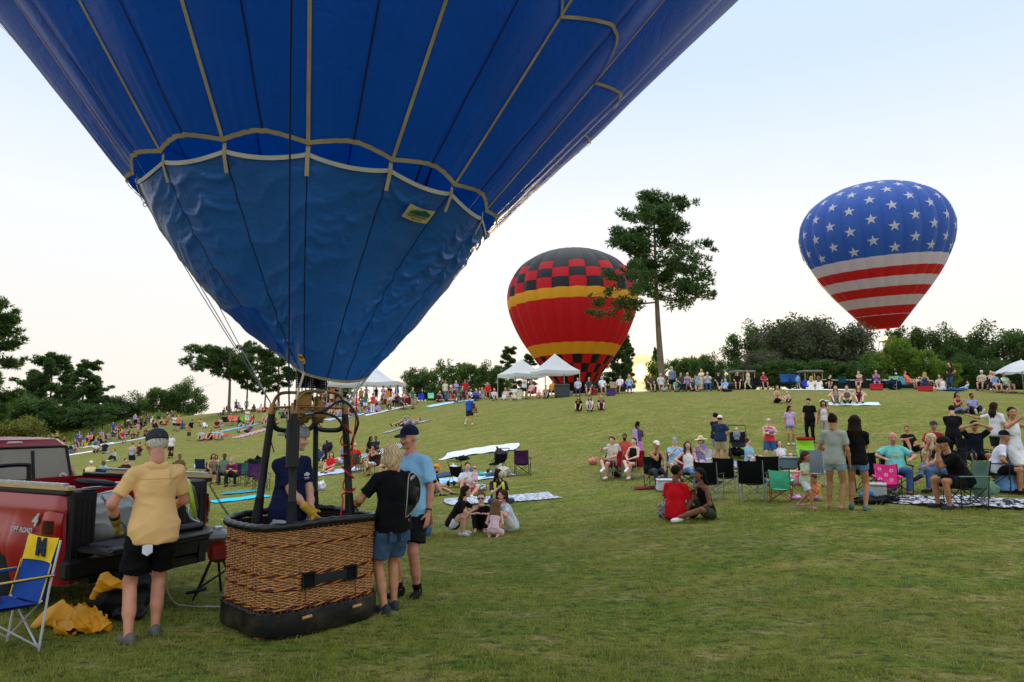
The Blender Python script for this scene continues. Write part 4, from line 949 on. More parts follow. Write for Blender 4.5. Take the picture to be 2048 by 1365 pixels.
# ------------------------------------------------------------------ burner frame, uprights, burners, hoses
frame = empty('burner_frame', (BK[0], BK[1], 0), 0, 'burner frame on four padded uprights rising from the wicker basket', 'burner frame')
fr_ = lambda o: child(frame, OB, o)
M_PAD = mat('upright_padding', '#0e0f10', rough=.6, var=.2, scale=14, bump=.3, bscale=25)
for kx, (b0, t0) in POLE.items():
    b = MB(); p0 = np.array([*b0, ZR - .12]); p1 = np.array([*t0, ZT]); r0 = .043 if kx != 'C' else .034
    l = lambda t: p0 + (p1 - p0) * t
    b.tube([l(0), l(.12), l(.26), l(.27), l(.28), l(.6), l(.97), l(1)], [r0 * 1.25, r0 * 1.2, r0, r0 * 1.06, r0 * .88, r0 * .88, r0 * .85, r0 * .8], 12); up_ = fr_(b.build('upright', M_PAD, frame))
    b = MB(); b.tube([l(.995), l(1.05), l(1.085)], [.036, .034, .03], 10); fr_(b.build('corner_socket', M_BRONZE, frame))
tp = {k: np.array([*v[1], ZT]) for k, v in POLE.items()}
for a, c in (('A', 'C'), ('C', 'D'), ('A', 'B'), ('B', 'D')):
    if (a, c) in (('A', 'B'), ('B', 'D')): continue
    m_ = (tp[a] + tp[c]) / 2; dz = np.array([0, 0, 1.0]); x = tp[c] - tp[a]
    b = MB(); b.tube(spline([tp[a] - dz * .06, tp[a] + x * .10 - dz * .15, tp[a] + x * .3 - dz * .175, tp[a] + x * .7 - dz * .175, tp[a] + x * .90 - dz * .15, tp[c] - dz * .06], 6), .026, 10); fr_(b.build('frame_tube', M_PAD, frame))
for a, c in (('A', 'C'), ('B', 'D')):
    x = tp[c] - tp[a]; dz = np.array([0, 0, 1.0]); b = MB(); b.tube(spline([tp[a] + dz * .06, tp[a] + x * .08 + dz * .16, tp[a] + x * .25 + dz * .215, tp[a] + x * .75 + dz * .215, tp[a] + x * .92 + dz * .16, tp[c] + dz * .06], 6), .017, 10); fr_(b.build('handle_arc', M_BRONZE, frame))
for (a, c) in (('A', 'B'), ('B', 'D'), ('D', 'C'), ('C', 'A')):
    b = MB(); b.tube([tp[a] + np.array([0, 0, .06]), tp[c] + np.array([0, 0, .06])], .010, 8); fr_(b.build('cross_bar', M_BRONZE, frame))
cB = np.array([-2.085, 7.10, 0])
for sx in (-.075, .075):
    c = cB + np.array([sx * .8, sx * .8, 0])
    b = MB()
    for zq in np.linspace(2.30, 2.475, 9): b.tube([c + np.array([.075 * math.cos(t), .075 * math.sin(t), zq]) for t in np.linspace(0, 2 * PI, 19)[:-1]], .0085, 6, closed=True)
    o = fr_(b.build('burner_coil', M_BLKM, frame)); tag(o, kind='stuff')
    b = MB()
    for t in np.linspace(0, 2 * PI, 7)[:-1]: b.tube([c + np.array([.077 * math.cos(t), .077 * math.sin(t), 2.17]), c + np.array([.082 * math.cos(t), .082 * math.sin(t), 2.48])], .006, 5)
    tag(fr_(b.build('coil_rods', M_BLKM, frame)), kind='stuff')
    b = MB(); b.lathe([(0, 1.93), (.05, 1.93), (.062, 1.95), (.062, 2.10), (.045, 2.13), (.045, 2.2), (.03, 2.21), (0, 2.21)], 14, c); b.box(c + np.array([0, 0, 2.03]), (.15, .12, .10), rotz(TH), bev=.01); fr_(b.build('burner_block', M_BRONZE, frame))
    b = MB(); b.tube([c + np.array([0, 0, 1.96]), c + np.array([0.03, -.05, 1.90]), c + np.array([.06, -.09, 1.89])], .012, 8); fr_(b.build('blast_lever', M_STEEL, frame))
b = MB(); b.box(cB + np.array([.0, -.12, 2.245]), (.10, .035, .032), rotz(R(8)), bev=.006); fr_(b.build('grip', M_WHITE, frame))
b = MB(); b.box(cB + np.array([.14, -.10, 2.24]), (.10, .035, .032), rotz(R(8)), bev=.006); fr_(b.build('grip', M_WHITE, frame))
b = MB(); b.ball(at(602, 843, 7.05), (.035, .035, .045), 10); fr_(b.build('pilot_valve', M_RED, frame))
b = MB(); b.box(at(607, 800, 6.95), (.16, .02, .13), rotz(R(20)), bev=.01); fr_(b.build('burner_plate', M_BRONZE, frame))
b = MB(); b.box(at(600, 825, 6.92), (.20, .03, .02), rotz(R(20))); fr_(b.build('burner_bracket', M_BRONZE, frame))
for k, px, py, dd, tgt in ((0, 608, 748, 6.74, 'B'), (1, 735, 750, 7.28, 'D')):
    e = np.array([*POLE[tgt][1], ZT + .09]); s_ = at(px + (4 if k == 0 else 6), py - (16 if k == 0 else 4), dd - .03); b = MB(); b.ribbon(np.linspace(s_, e, 6), np.array([.75, -.3, .35]), .042); fr_(b.build('scoop_strap', mat('pale_strap', '#b9ae93', rough=.8, var=.15), frame))
hose = spline([at(606, 832, 6.9), at(648, 822, 6.9), at(672, 806, 7.0), at(690, 804, 7.05), at(708, 822, 7.1), at(716, 845, 7.1), at(708, 872, 7.15), at(703, 890, 7.2)], 8); b = MB(); b.tube(hose, .013, 8); fr_(b.build('fuel_hose', M_BLK, frame))
hose = spline([at(608, 830, 6.92), at(640, 826, 6.95), at(672, 835, 7.05), at(688, 858, 7.12), at(696, 890, 7.18), at(700, 930, 7.2)], 8); b = MB(); b.tube(hose, .013, 8); fr_(b.build('fuel_hose', M_BLK, frame))
b = MB(); b.tube([at(611, 829, 6.88), at(628, 827, 6.88)], .014, 8); fr_(b.build('hose_fitting', M_STEEL, frame))
b = MB(); b.tube([at(587, 840, 6.66), at(584, 935, 6.62)], [.062, .060], 10); b.tube([at(590, 800, 6.66), at(588, 850, 6.66)], .012, 8); fr_(b.build('instrument_sleeve', M_PAD, frame))
# red line: straight tail from the mouth, then wound round the upright
D0, D1 = np.array([*POLE['D'][0], ZR]), tp['D']
seq = [at(714, 784, 7.15), at(711, 845, 7.14), at(706, 890, 7.13), at(703, 935, 7.12)]
b = MB(); b.tube(spline(seq, 8), .008, 6); o = tag(b.build('red_line', M_RED), 'thin red rope hanging taut beside the padded upright', 'rope')
b = MB(); P = []
for i, t in enumerate(np.linspace(0, 1, 90)):
    c = D0 + (D1 - D0) * (.80 - .60 * t); a = 2 * PI * 4.2 * t + .6 * math.sin(t * 19); rr = .052 + .014 * math.sin(t * 23) ** 2; P.append(c + np.array([rr * math.cos(a), rr * math.sin(a), .035 * math.sin(a * 1.0 + t * 7)]))
P = spline([at(690, 850, 7.18)] + [P[0]], 4).tolist() + P + spline([P[-1], at(684, 990, 7.2), at(686, 1000, 7.15), at(681, 1035, 7.12)], 6).tolist()
b.tube(np.array(P), .0085, 6); tag(b.build('red_rope', M_RED), 'red rope wound in loops round a padded upright of the basket', 'rope')
b = MB(); b.tube(spline([tp['A'] + np.array([0, 0, -.1]), at(542, 880, 7.3), at(548, 905, 7.4)], 6), .006, 5); fr_(b.build('guy_cord', M_BLK, frame))
# ------------------------------------------------------------------ pickup truck, tail towards us
TR = math.atan2(.907, .42); TO = np.array([-4.42, 6.9, -.085])
truck = empty('pickup_truck', TO, TR, 'red pickup truck parked with its tailgate down beside the balloon basket', 'truck')
M_CAR = mat('red_paint', '#98081a', rough=.28, var=.05, spec=.6); M_CAR.node_tree.nodes['Principled BSDF'].inputs['Coat Weight'].default_value = .25
M_DARK = mat('dark_trim', '#0d0d0e', rough=.5, var=.2); M_TYRE = mat('tyre', '#141415', rough=.85, var=.2, bump=.4, bscale=40); M_ALU = metal('#b9bcc0', .35)
M_GLASS = mat('dusty_glass', '#8f8b7c', rough=.25, var=.12, scale=3, spec=.6); M_LAMP = mat('red_lamp', '#a01408', rough=.15, var=.1, spec=.7); M_LAMPW = mat('clear_lamp', '#b9b5aa', rough=.2, var=.2, scale=40)
tk = lambda nm, b, m, p=truck, **k: b.build(nm, m, p, **k)
# bed side panel with wheel arch (a real shell with thickness)
def side_panel(x, sg):
    b = MB(); ys = np.linspace(0, 2.35, 95); prof_ = [(1.30, .00), (1.285, -.012), (1.20, -.018), (1.175, -.030), (1.13, -.022), (.95, -.040), (.80, -.052), (.68, -.045), (.55, -.02), (.43, .0)]
    G = []
    for y in ys:
        arch = 0.0 if abs(y - 1.22) > .50 else math.sqrt(max(0, .50 ** 2 - (y - 1.22) ** 2)) + .40
        fl = .05 * math.exp(-((abs(y - 1.22) - .50) / .10) ** 2) if abs(y - 1.22) > .42 else .05
        rnd = .10 * max(0, 1 - y / .12) ** 2
        G.append([(x + sg * (o - fl * (z < 1.0) * min(1, (1.05 - z) * 4)) * 1.0 + sg * rnd, y, max(z, arch)) for z, o in prof_])
    b.grid(G); G2 = [[(p[0] + sg * .05, p[1], p[2]) for p in r_] for r_ in G]; b.grid([r_[::-1] for r_ in G2]); b.grid([[r_[0], q[0]] for r_, q in zip(G, G2)]); b.grid([[r_[0], q_] for r_, q_ in zip(G[0:1] * 1, G2[0:1] * 1)] if False else [[a, c] for a, c in zip(G[0], G2[0])])
    return tk('bed_side', b, M_CAR)
side_panel(0, 1); side_panel(1.75, -1)
b = MB(); b.box((.875, 1.18, .66), (1.62, 2.3, .05)); tk('bed_floor', b, M_DARK)
b = MB(); b.box((.875, 2.33, 1.0), (1.68, .05, .62)); tk('bed_front_wall', b, M_CAR)
for x in (.025, 1.725):
    b = MB(); b.box((x, 1.16, 1.325), (.085, 2.36, .05), bev=.012); tk('rail_cap', b, M_DARK)
    b = MB(); b.box((x, .86, 1.368), (.075, 1.80, .034)); tk('rail_board', b, mat('rail_wood', '#c3a06a', rough=.7, var=.18, scale=5, stretch=(6, .8, 6)))
    b = MB(); b.box((x, 1.0, 1.400), (.06, 1.9, .028)); 
    for k in range(7): b.ball((x, .2 + .27 * k, 1.416), (.014, .014, .006), 8)
    tk('rail_track', b, M_ALU)
b = MB(); b.box((.06, .06, 1.368), (.078, .07, .036)); tk('board_end', b, M_WHITE)
# tail lamps
for x, sg in ((0, 1), (1.75, -1)):
    b = MB(); G = []
    for i, y in enumerate(np.linspace(.02, .215, 8)):
        rnd = .10 * max(0, 1 - y / .12) ** 2; top_ = 1.115 + .035 * math.sin(PI * min(1, (y) / .26)); G.append([(x + sg * (-.085 + .018 * abs(2 * t - 1) ** 2 + rnd), y, .845 + (top_ - .845) * t) for t in np.linspace(0, 1, 8)])
    b.grid(G); lamp = tk('tail_lamp', b, M_LAMP)
    b = MB(); b.grid([[(x + sg * (-.086 + .10 * max(0, 1 - y / .12) ** 2), y, z) for z in (.795, .815, .84)] for y in np.linspace(.02, .235, 8)]); tk('reverse_lamp', b, M_LAMPW, lamp)
    b = MB(); b.grid([[(x + sg * (-.090 + .10 * max(0, 1 - y / .12) ** 2), y, z) for z in np.linspace(.93, 1.06, 4)] for y in np.linspace(.06, .19, 6)]); tk('lens_shade', b, mat('dark_red_lens', '#3c0b08', rough=.2, var=.2, scale=14), lamp)
# badge on the near side panel: text runs along -Y of the truck, facing -X
rt = (PI / 2, 0, -PI / 2); M_CHROME = mat('badge_silver', '#c4c6ca', rough=.35, metal=.3, var=.05)
text_obj('badge_number', '4', .17, M_CHROME, truck, (-.050, .395, 1.045), rt, .004, shear=.35, bold=.006)
text_obj('badge_lettering', 'OFF ROAD', .072, M_CHROME, truck, (-.074, .56, .945), rt, .003, shear=.3, bold=.0015)
# rear: black corner bins, bumper, plate, open tailgate
for x, w_, nm in ((.17, .27, 'corner_bin'), (1.50, .36, 'corner_bin')):
    b = MB(); z0 = .60 if x < 1 else .72; b.box((x, .10, (z0 + 1.34) / 2), (w_, .28, 1.34 - z0), bev=.02); tk(nm, b, mat('black_plastic', '#0b0b0c', rough=.45, var=.2, scale=4)); p_ = D.objects[-1] if False else None
    for k in range(5):
        b = MB(); b.box((x - w_ / 2 + .03 + k * (w_ - .06) / 4, -.042, (z0 + 1.30) / 2), (.022, .012, 1.22 - z0), bev=.004); tk('bin_rib', b, M_DARK)
b = MB(); b.box((.875, -.06, .585), (1.80, .16, .19), bev=.03); tk('bumper', b, M_DARK)
b = MB(); b.box((.875, -.33, .765), (1.55, .52, .06), bev=.015); tg_ = tk('tailgate', b, M_DARK)
for y in (-.585, -.52): b = MB(); b.tube([(.11, y, .80), (1.64, y, .80)], .016, 8); tk('tailgate_edge', b, mat('worn_metal', '#3a3a3c', rough=.45, var=.5, scale=18), tg_)
b = MB(); b.tube([(.95, -.20, .83), (1.45, -.22, .835)], .05, 12); tk('rolled_mat', b, M_BLK)
b = MB(); b.box((.45, -.30, .805), (.5, .4, .02)); tk('floor_mat', b, mat('grey_mat', '#2c2c33', rough=.9, var=.3, scale=12))
b = MB(); b.box((1.02, -.155, .625), (.31, .012, .155), bev=.006); pl = tk('number_plate', b, mat('plate', '#9a958a', rough=.6, var=.15, scale=14))
text_obj('plate_number', 'FLYLTA', .078, mat('plate_ink', '#3a1a14', rough=.7), pl, (1.02, -.163, .625), (PI / 2, 0, 0), .001)
b = MB(); b.box((.875, .9, .50), (1.3, 2.0, .16)); tk('underbody', b, M_DARK)
b = MB(); b.box((1.20, -.10, .43), (.60, .08, .07)); b2 = tk('hitch_bar', b, M_DARK); b = MB(); b.box((1.55, -.10, .50), (.10, .10, .20)); tk('hitch_bar', b, M_DARK)
b = MB(); b.ball((1.50, -.21, .70), (.02, .02, .022), 8); tk('marker_lamp', b, mat('yellow_lamp', '#b8c020', rough=.3))
for x in (.14, 1.61):
    for y in (1.22, 4.5):
        sgx = -1 if x < 1 else 1; b = MB(); M = roty(PI / 2); b.lathe([(.20, -.12), (.34, -.12), (.385, -.09), (.39, 0), (.385, .09), (.34, .12), (.20, .12)], 28, (x, y, .385), M); wh = tk('wheel', b, M_TYRE)
        b = MB(); b.lathe([(.02, -.06 + .1 * (sgx > 0)), (.12, .0), (.2, .06 * sgx), (.21, .11 * sgx)], 20, (x, y, .385), M); tk('rim', b, M_ALU, wh)
# cab with rear window
b = MB(); secs = [(.45, .0, 0), (1.10, .0, 0), (1.26, .02, .0), (1.72, .17, .10), (1.80, .26, .16), (1.825, .45, .3)]
G = []
yl, yr = 2.40, 4.0
for z, ins, fw_ in secs:
    x0, x1 = .02 + ins, 1.73 - ins; y0, y1 = yl + fw_ * .6, yr - fw_ * 1.9; c = .08
    G.append([(x0 + c, y0, z), (x1 - c, y0, z), (x1, y0 + c, z), (x1, y1 - c, z), (x1 - c, y1, z), (x0 + c, y1, z), (x0, y1 - c, z), (x0, y0 + c, z), (x0 + c, y0, z)])
b.grid(G); b.add([g for g in G[-1][:-1]], [list(range(8))]); tk('cab', b, M_CAR)
b = MB(); b.box((.875, 5.0, .83), (1.7, 2.0, .70), bev=.12); tk('bonnet', b, M_CAR)
sl = .06 / .42
def win(x, z, o=.0): return (x, 2.40 + .0 + (z - 1.26) * sl - .012 - o, z)
b = MB(); b.grid([[win(x * (1.0) + (0.875 - x) * .10 * (z - 1.24) / .4, z) for x in np.linspace(.17, 1.58, 12)] for z in (1.22, 1.4, 1.6, 1.70)]); ws = tk('rear_window', b, M_GLASS)
for a, c in (((.17, 1.22), (.24, 1.70)), ((.24, 1.70), (1.51, 1.70)), ((1.51, 1.70), (1.58, 1.22)), ((.17, 1.22), (1.58, 1.22)), ((.66, 1.22), (.67, 1.655)), ((1.09, 1.22), (1.08, 1.655))):
    b = MB(); b.tube([win(*a, .004), win(*c, .004)], .018, 6); tk('window_seal', b, M_DARK, ws)
for a, c in (((0.875, 1.725), (.19, .03)),): b = MB(); b.box((.875, 2.475, 1.762), (.19, .03, .035), bev=.01); tk('brake_lamp', b, M_LAMPW)
b = MB(); b.box(win(1.28, 1.262, .012), (.26, .004, .062)); st = tk('sticker', b, M_WHITE, ws); text_obj('sticker_lettering', 'RAVEN', .055, M_INK, ws, win(1.28, 1.262, .016), (PI / 2, 0, 0), .0005)
b = MB(); a = np.linspace(0, 2 * PI, 21)[:-1]; b.add([win(1.455 + .055 * math.cos(t), 1.30 + .062 * math.sin(t), .012) for t in a], [list(range(20))[::-1]]); tk('sticker', b, M_WHITE, ws)
for dz in (.02, -.008): b = MB(); b.box(win(1.455, 1.30 + dz, .016), (.05, .003, .013), roty(.3)); tk('sticker_print', b, M_RED, ws)
b = MB(); b.tube(spline([(.55, 2.0, 1.05), (.55, 2.0, 1.50), (.62, 2.0, 1.56), (1.0, 2.0, 1.57), (1.06, 2.0, 1.50), (1.06, 2.0, 1.05)], 6) - np.array([.35, .15, .05]), .026, 8); tk('rack_bar', b, M_BLK)
# chains holding the tailgate
def chain(p, q, n, name='tailgate_chain', parent=truck):
    p, q = np.array(p, float), np.array(q, float); b = MB(); d = (q - p) / n
    for i in range(n):
        c = p + d * (i + .5) - np.array([0, 0, .02 * math.sin(PI * (i + .5) / n)]); t = d / np.linalg.norm(d); u, v = frame_of(t); s_ = u if i % 2 else v; L_ = np.linalg.norm(d) * .62
        b.tube([c + t * L_ * math.cos(a_) + s_ * .011 * math.sin(a_) for a_ in np.linspace(0, 2 * PI, 11)[:-1]], .0042, 5, closed=True)
    return tag(tk(name, b, mat('chain_steel', '#4a4743', rough=.4, metal=.7, var=.3, scale=30), parent), kind='stuff')
chain((.33, -.05, 1.27), (.42, -.56, .82), 22); chain((1.69, -.05, 1.27), (1.66, -.56, .82), 22)
# load in the bed: pale tarp bundle, poles, fan
V, Q = sdf_mesh([EL((.80, .55, .95), (.42, .34, .26)), EL((.58, .42, .86), (.22, .3, .16)), EL((1.05, .6, .92), (.28, .3, .2))], .02, .06, wrinkle(11, .03, 6))
def in_truck(o): 
    o.location = TO; o.rotation_euler = (0, 0, TR); return o
tag(in_truck(link('tarp_bundle', npmesh('tarp_bundle', V, Q, [mat('pale_tarp', '#a3a49d', rough=.7, var=.18, scale=5, dirt=.3)]))), 'pale grey tarp bundle lying in the truck bed', 'tarp')
for i, (a, c, r_) in enumerate((((.32, .10, 1.37), (1.5, .16, 1.385), .013), ((.32, .25, 1.33), (1.45, .05, 1.36), .011), ((.34, .05, 1.28), (1.40, .32, 1.34), .011))):
    b = MB(); b.tube([a, c], r_, 8); tag(in_truck(b.build('tent_pole', M_ALU)), ('silver tent pole lying highest across the truck bed', 'silver tent pole lying below the highest one across the bed', 'lowest silver tent pole slanting across the truck bed')[i], 'pole', 'tent poles across the truck bed')
b = MB(); b.box((.36, .10, 1.40), (.34, .24, .05), rotx(.1) @ roty(.12), bev=.02); tag(in_truck(b.build('folded_cover', mat('black_cover', '#101217', rough=.8, var=.3))), 'folded black cover on top of the truck corner bin', 'cover')
fan = empty('fan', at(373, 1000, 7.7), R(-62), 'lime green round floor fan standing on the tailgate', 'fan')
M_LIME = mat('lime_plastic', '#a6c41a', rough=.35, var=.05, spec=.5); Mf = rotx(R(78))
b = MB(); b.tube([np.array([.205 * math.cos(t), .05, .205 * math.sin(t)]) @ rotx(.22).T for t in np.linspace(0, 2 * PI, 33)[:-1]], .018, 8, closed=True); b.build('rim', M_LIME, fan)
b = MB()
for t in np.linspace(0, 2 * PI, 61)[:-1]: b.tube([np.array([r_ * math.cos(t + .5 * (r_ - .05)), -.03 + .08 * (r_ / .2) ** 2, r_ * math.sin(t + .5 * (r_ - .05))]) @ rotx(.22).T for r_ in (.06, .12, .17, .20)], .0035, 4)
tag(b.build('grille', M_LIME, fan), kind='stuff')
b = MB(); b.ball(np.array([0, -.03, 0]), (.065, .03, .065), 14, rotx(.22)); b.build('hub', M_LIME, fan)
b = MB(); b.lathe([(.0, .09), (.12, .10), (.19, .06), (.195, .045)], 20, (0, 0, 0), rotx(PI / 2 + .22) @ np.diag([1, 1, -1]) @ np.diag([1, 1, 1])); b.build('back_shell', M_DARK, fan)
b = MB(); b.tube(spline([(-.21, .02, -.02), (-.22, .03, -.16), (-.16, .12, -.23), (.16, .12, -.23), (.22, .03, -.16), (.21, .02, -.02)], 6), .012, 8); b.build('stand', M_ALU, fan)
# small engine on tripod legs behind the basket
pe = at(432, 1140, 7.9); eng = empty('inflator_engine', (pe[0], pe[1], gz(pe[0], pe[1])), R(20), 'small red engine with grey tank on black legs beside the basket', 'engine')
b = MB(); b.box((.02, 0, .50), (.20, .18, .22), bev=.04); b.lathe([(0, -.13), (.10, -.13), (.12, -.10), (.12, -.02), (0, -.02)], 16, (.02, -.06, .50), rotx(PI / 2)); b.build('engine_body', mat('red_enamel', '#7c1512', rough=.35, var=.15), eng)
b = MB(); b.box((.0, .0, .68), (.26, .19, .13), bev=.045); tnk = b.build('fuel_tank', mat('grey_tank', '#8d8f90', rough=.4, var=.15), eng); b = MB(); b.lathe([(0, 0), (.05, 0), (.05, .028), (.035, .035), (0, .035)], 14, (.0, .0, .745)); b.build('tank_cap', M_ALU, tnk)
for a in ((-.22, -.1, 0), (.26, -.1, 0), (.05, .3, 0), (-.2, .25, 0)): b = MB(); b.tube([(a[0] * .25, a[1] * .25, .42), a], .014, 6); b.build('leg', M_DARK, eng)
b = MB(); b.tube([(-.28, -.12, .10), (-.08, -.16, .14)], .020, 6); b.build('foot_bar', M_DARK, eng)
b = MB(); b.tube([(-.15, -.08, .14), (.16, -.08, .34)], .012, 6); b.build('brace', M_DARK, eng)
b = MB(); h_ = [P2W(318, 1165) + np.array([0, 0, .30]), P2W(324, 1180) + np.array([0, 0, .15]), P2W(345, 1208) + np.array([0, 0, .03]), P2W(372, 1217) + np.array([0, 0, .025]), P2W(420, 1219) + np.array([0, 0, .025]), P2W(452, 1219) + np.array([0, 0, .025])]
b.tube(spline(h_, 8), .010, 6); tag(b.build('hose', mat('clear_hose', '#8e8e80', rough=.3, var=.1)), 'pale hose curling over the grass to the basket', 'hose')
# yellow cloth heaps, black duffel bag
def heap(px, py, prims, vox, seed, m, name, label, cat, amp=.02, fr=8, rz=0, k=.04):
    p = P2W(px, py); V, Q = sdf_mesh(prims, vox, k, wrinkle(seed, amp, fr)); o = link(name, npmesh(name, V, Q, [m])); o.location = p; o.rotation_euler = (0, 0, rz); return tag(o, label, cat)
M_YEL = mat('yellow_cloth', '#d9960f', rough=.55, var=.14, scale=7, bump=.3, bscale=40)
heap(158, 1262, [EL((0, 0, .06), (.22, .15, .07)), EL((-.05, .02, .12), (.11, .09, .06)), RC((.05, 0, .12), (.26, -.02, .04), .09, .05), RC((-.06, .05, .16), (-.02, .0, .08), .04, .07)], .008, 5, M_YEL, 'yellow_tarp', 'larger crumpled heap of yellow cloth on the grass by the black bag', 'cloth', .040, 15)
heap(112, 1255, [EL((0, .05, .09), (.16, .12, .10)), RC((0, .04, .15), (-.2, -.02, .02), .07, .02), RC((.03, .05, .17), (.14, .0, .14), .05, .03)], .008, 9, M_YEL, 'yellow_tarp', 'smaller crumpled heap of yellow cloth behind the camp chair leg', 'cloth', .038, 15)
heap(222, 1240, [EL((0, .15, .20), (.30, .22, .21)), EL((.06, .12, .32), (.24, .2, .12)), EL((.18, .0, .06), (.14, .12, .06))], .016, 21, mat('black_nylon', '#0c0d10', rough=.6, var=.3, scale=6), 'duffel_bag', 'black duffel bag standing open on the grass behind the man in yellow', 'bag', .03, 6)
pz = at(210, 1170, 6.7); V, Q = sdf_mesh([RC((-.10, 0, -.10), (.0, 0, .06), .035, .05), RC((0, 0, .06), (.16, .03, -.02), .05, .03), EL((.03, .0, .0), (.09, .05, .06))], .010, .03, wrinkle(4, .02, 12)); o = link('yellow_cloth', npmesh('yellow_cloth', V, Q, [M_YEL])); o.location = pz; tag(o, 'yellow cloth spilling out of the top of the black bag', 'cloth')

# ------------------------------------------------------------------ folding camp chairs
CH = {}
def chair_meshes(kind):
    if kind in CH: return CH[kind]
    M0 = [M_EYE]; d = {}
    hb = {'camp': .92, 'child': .62, 'low': .66, 'beach': .95}[kind]; sz = {'camp': .42, 'child': .27, 'low': .20, 'beach': .36}[kind]; w_ = {'camp': .27, 'child': .19, 'low': .27, 'beach': .27}[kind]; dp = w_ * .9; bk_ = .12 if kind != 'beach' else .26
    b = MB(); G = [[(x, y, sz - .035 * (1 - (x / w_) ** 2) * (1 - ((y) / dp) ** 2) - .02 * (y < 0) * (1 - (x / w_) ** 2) + .015 * (y / dp)) for x in np.linspace(-w_, w_, 9)] for y in np.linspace(-dp, dp, 8)]
    b.grid(G); b.grid([[(p[0], p[1], p[2] - .014) for p in r_][::-1] for r_ in G]); d['seat'] = b.mesh('seat', M0)
    b = MB(); f = lambda t: (-dp - bk_ * t, sz - .02 + (hb - sz + .02) * t)
    G = []
    for t in np.linspace(0, 1, 9):
        y, z = f(t); ww = w_ * (1 - .10 * math.sin(PI * t) * .6); G.append([(x * ww, y - .045 * (1 - x * x) * math.sin(PI * min(1, t * 1.05)), z - (.02 * (1 - x * x) if t == 1 else 0)) for x in np.linspace(-1, 1, 9)])
    b.grid(G); b.grid([[(p[0], p[1] - .012, p[2]) for p in r_][::-1] for r_ in G]); d['backrest'] = b.mesh('backrest', M0)
    tr = .011 if kind != 'child' else .009; za = sz + (.20 if kind != 'child' else .13)
    for sg, nm in ((1, 'R'), (-1, 'L')):
        b = MB(); b.tube([(sg * w_, -dp - bk_ * .05, 0 if kind != 'low' else .0), (sg * w_, -dp - bk_ * .45, sz + .1), (sg * w_, -dp - bk_, hb)], tr, 6); d['back_leg' + nm] = b.mesh('leg', M0)
        b = MB(); b.tube([(sg * w_, dp, 0), (sg * w_ * 1.04, dp, za)], tr, 6); d['front_leg' + nm] = b.mesh('leg', M0)
        b = MB(); b.tube([(sg * w_, -dp - .01, .03), (sg * w_, dp, sz)], tr * .8, 6); d['side_brace' + nm] = b.mesh('brace', M0)
        b = MB(); b.tube([(sg * w_, dp - .005, .03), (-sg * w_, dp - .005, sz)], tr * .8, 6); d['front_brace' + nm] = b.mesh('brace', M0)
        b = MB(); b.tube([(sg * w_, -dp, .03), (-sg * w_, -dp, sz)], tr * .8, 6); d['rear_brace' + nm] = b.mesh('brace', M0)
        b = MB(); b.box((sg * w_ * 1.08, -.03, za + .01), (.065 if kind != 'child' else .05, dp * 2 + .10, .022), bev=.008); d['armrest' + nm] = b.mesh('armrest', M0)
    CH[kind] = d; return d
def chair(x, y, hd, label, col='#101114', kind='camp', frame_c='#2b2d30', back=None, arm=None, group=None, few=False, rz=None, scale=1.0):
    t = empty('camp_chair' if kind != 'beach' else 'beach_chair', (x, y, gz(x, y)), facing(x, y, hd) if rz is None else rz, label, 'chair', group); t.scale = (scale,) * 3
    d = chair_meshes(kind); mc = cloth(col) if isinstance(col, str) else col; mf = mat('chair_tube', frame_c, rough=.4, metal=.3, var=.1)
    link('seat', d['seat'], t, [mc]); link('backrest', d['backrest'], t, [mc if back is None else (cloth(back) if isinstance(back, str) else back)])
    ma = mc if arm is None else cloth(arm)
    for s in 'RL':
        link('armrest', d['armrest' + s], t, [ma]); link('leg', d['back_leg' + s], t, [mf]); link('leg', d['front_leg' + s], t, [mf])
        link('brace', d['front_brace' + s], t, [mf])
        if not few: link('brace', d['side_brace' + s], t, [mf]); link('brace', d['rear_brace' + s], t, [mf])
    return t
def CHP(px, py, hd, label, **k): p = P2W(px, py); return chair(p[0], p[1], hd, label, **k)
# the blue and yellow chair close to the camera
c0 = (-4.37, 5.98); mc = chair(c0[0], c0[1], -66, 'blue and yellow camp chair with a letter M on white legs', '#173f86', 'camp', '#c9cbd0', None, '#1a3f80', scale=.98)
M_YB = cloth('#d6b21e', 'yellow_panel')
bkr = [o for o in mc.children if o.name.startswith('backrest')][0]
y_ = lambda t: (-.243 - .12 * t, .40 + .52 * t)
b = MB(); G = []
for t in np.linspace(.60, 1.02, 7):
    y, z = y_(t); G.append([(x * .262 * (1 - .06 * math.sin(PI * min(t, 1))), y + .010 - .045 * (1 - x * x) * math.sin(PI * min(1, t * 1.05)), z + .01 - (.012 * (1 - x * x) if t > 1 else 0)) for x in np.linspace(-1, 1, 9)])
b.grid(G); b.build('yellow_panel', M_YB, mc)
text_obj('letter_m', 'M', .20, mat('navy_print', '#14203f', rough=.8), mc, (0.0, -.336, .835), (PI / 2 - .06, 0, PI), .003, bold=.014)
for sg in (1, -1):
    b = MB(); P = [(sg * .258, y_(t)[0] + .012, y_(t)[1]) for t in np.linspace(0, .62, 8)]; b.tube(P, .006, 5); b.build('piping', M_YB, mc)
    b = MB(); b.tube([(sg * .325, -.30, .635), (sg * .325, .24, .645)], .007, 5); b.build('piping', M_YB, mc)
b = MB(); b.box((.20, .0, .42), (.14, .22, .04), bev=.01); b.build('armrest_pouch', mat('red_black_print', '#7a1c22', rough=.8, var=.9, scale=30), mc)
b = MB(); b.tube([(-.255, .21, .425), (.255, .21, .425)], .006, 5); b.build('piping', M_YB, mc)

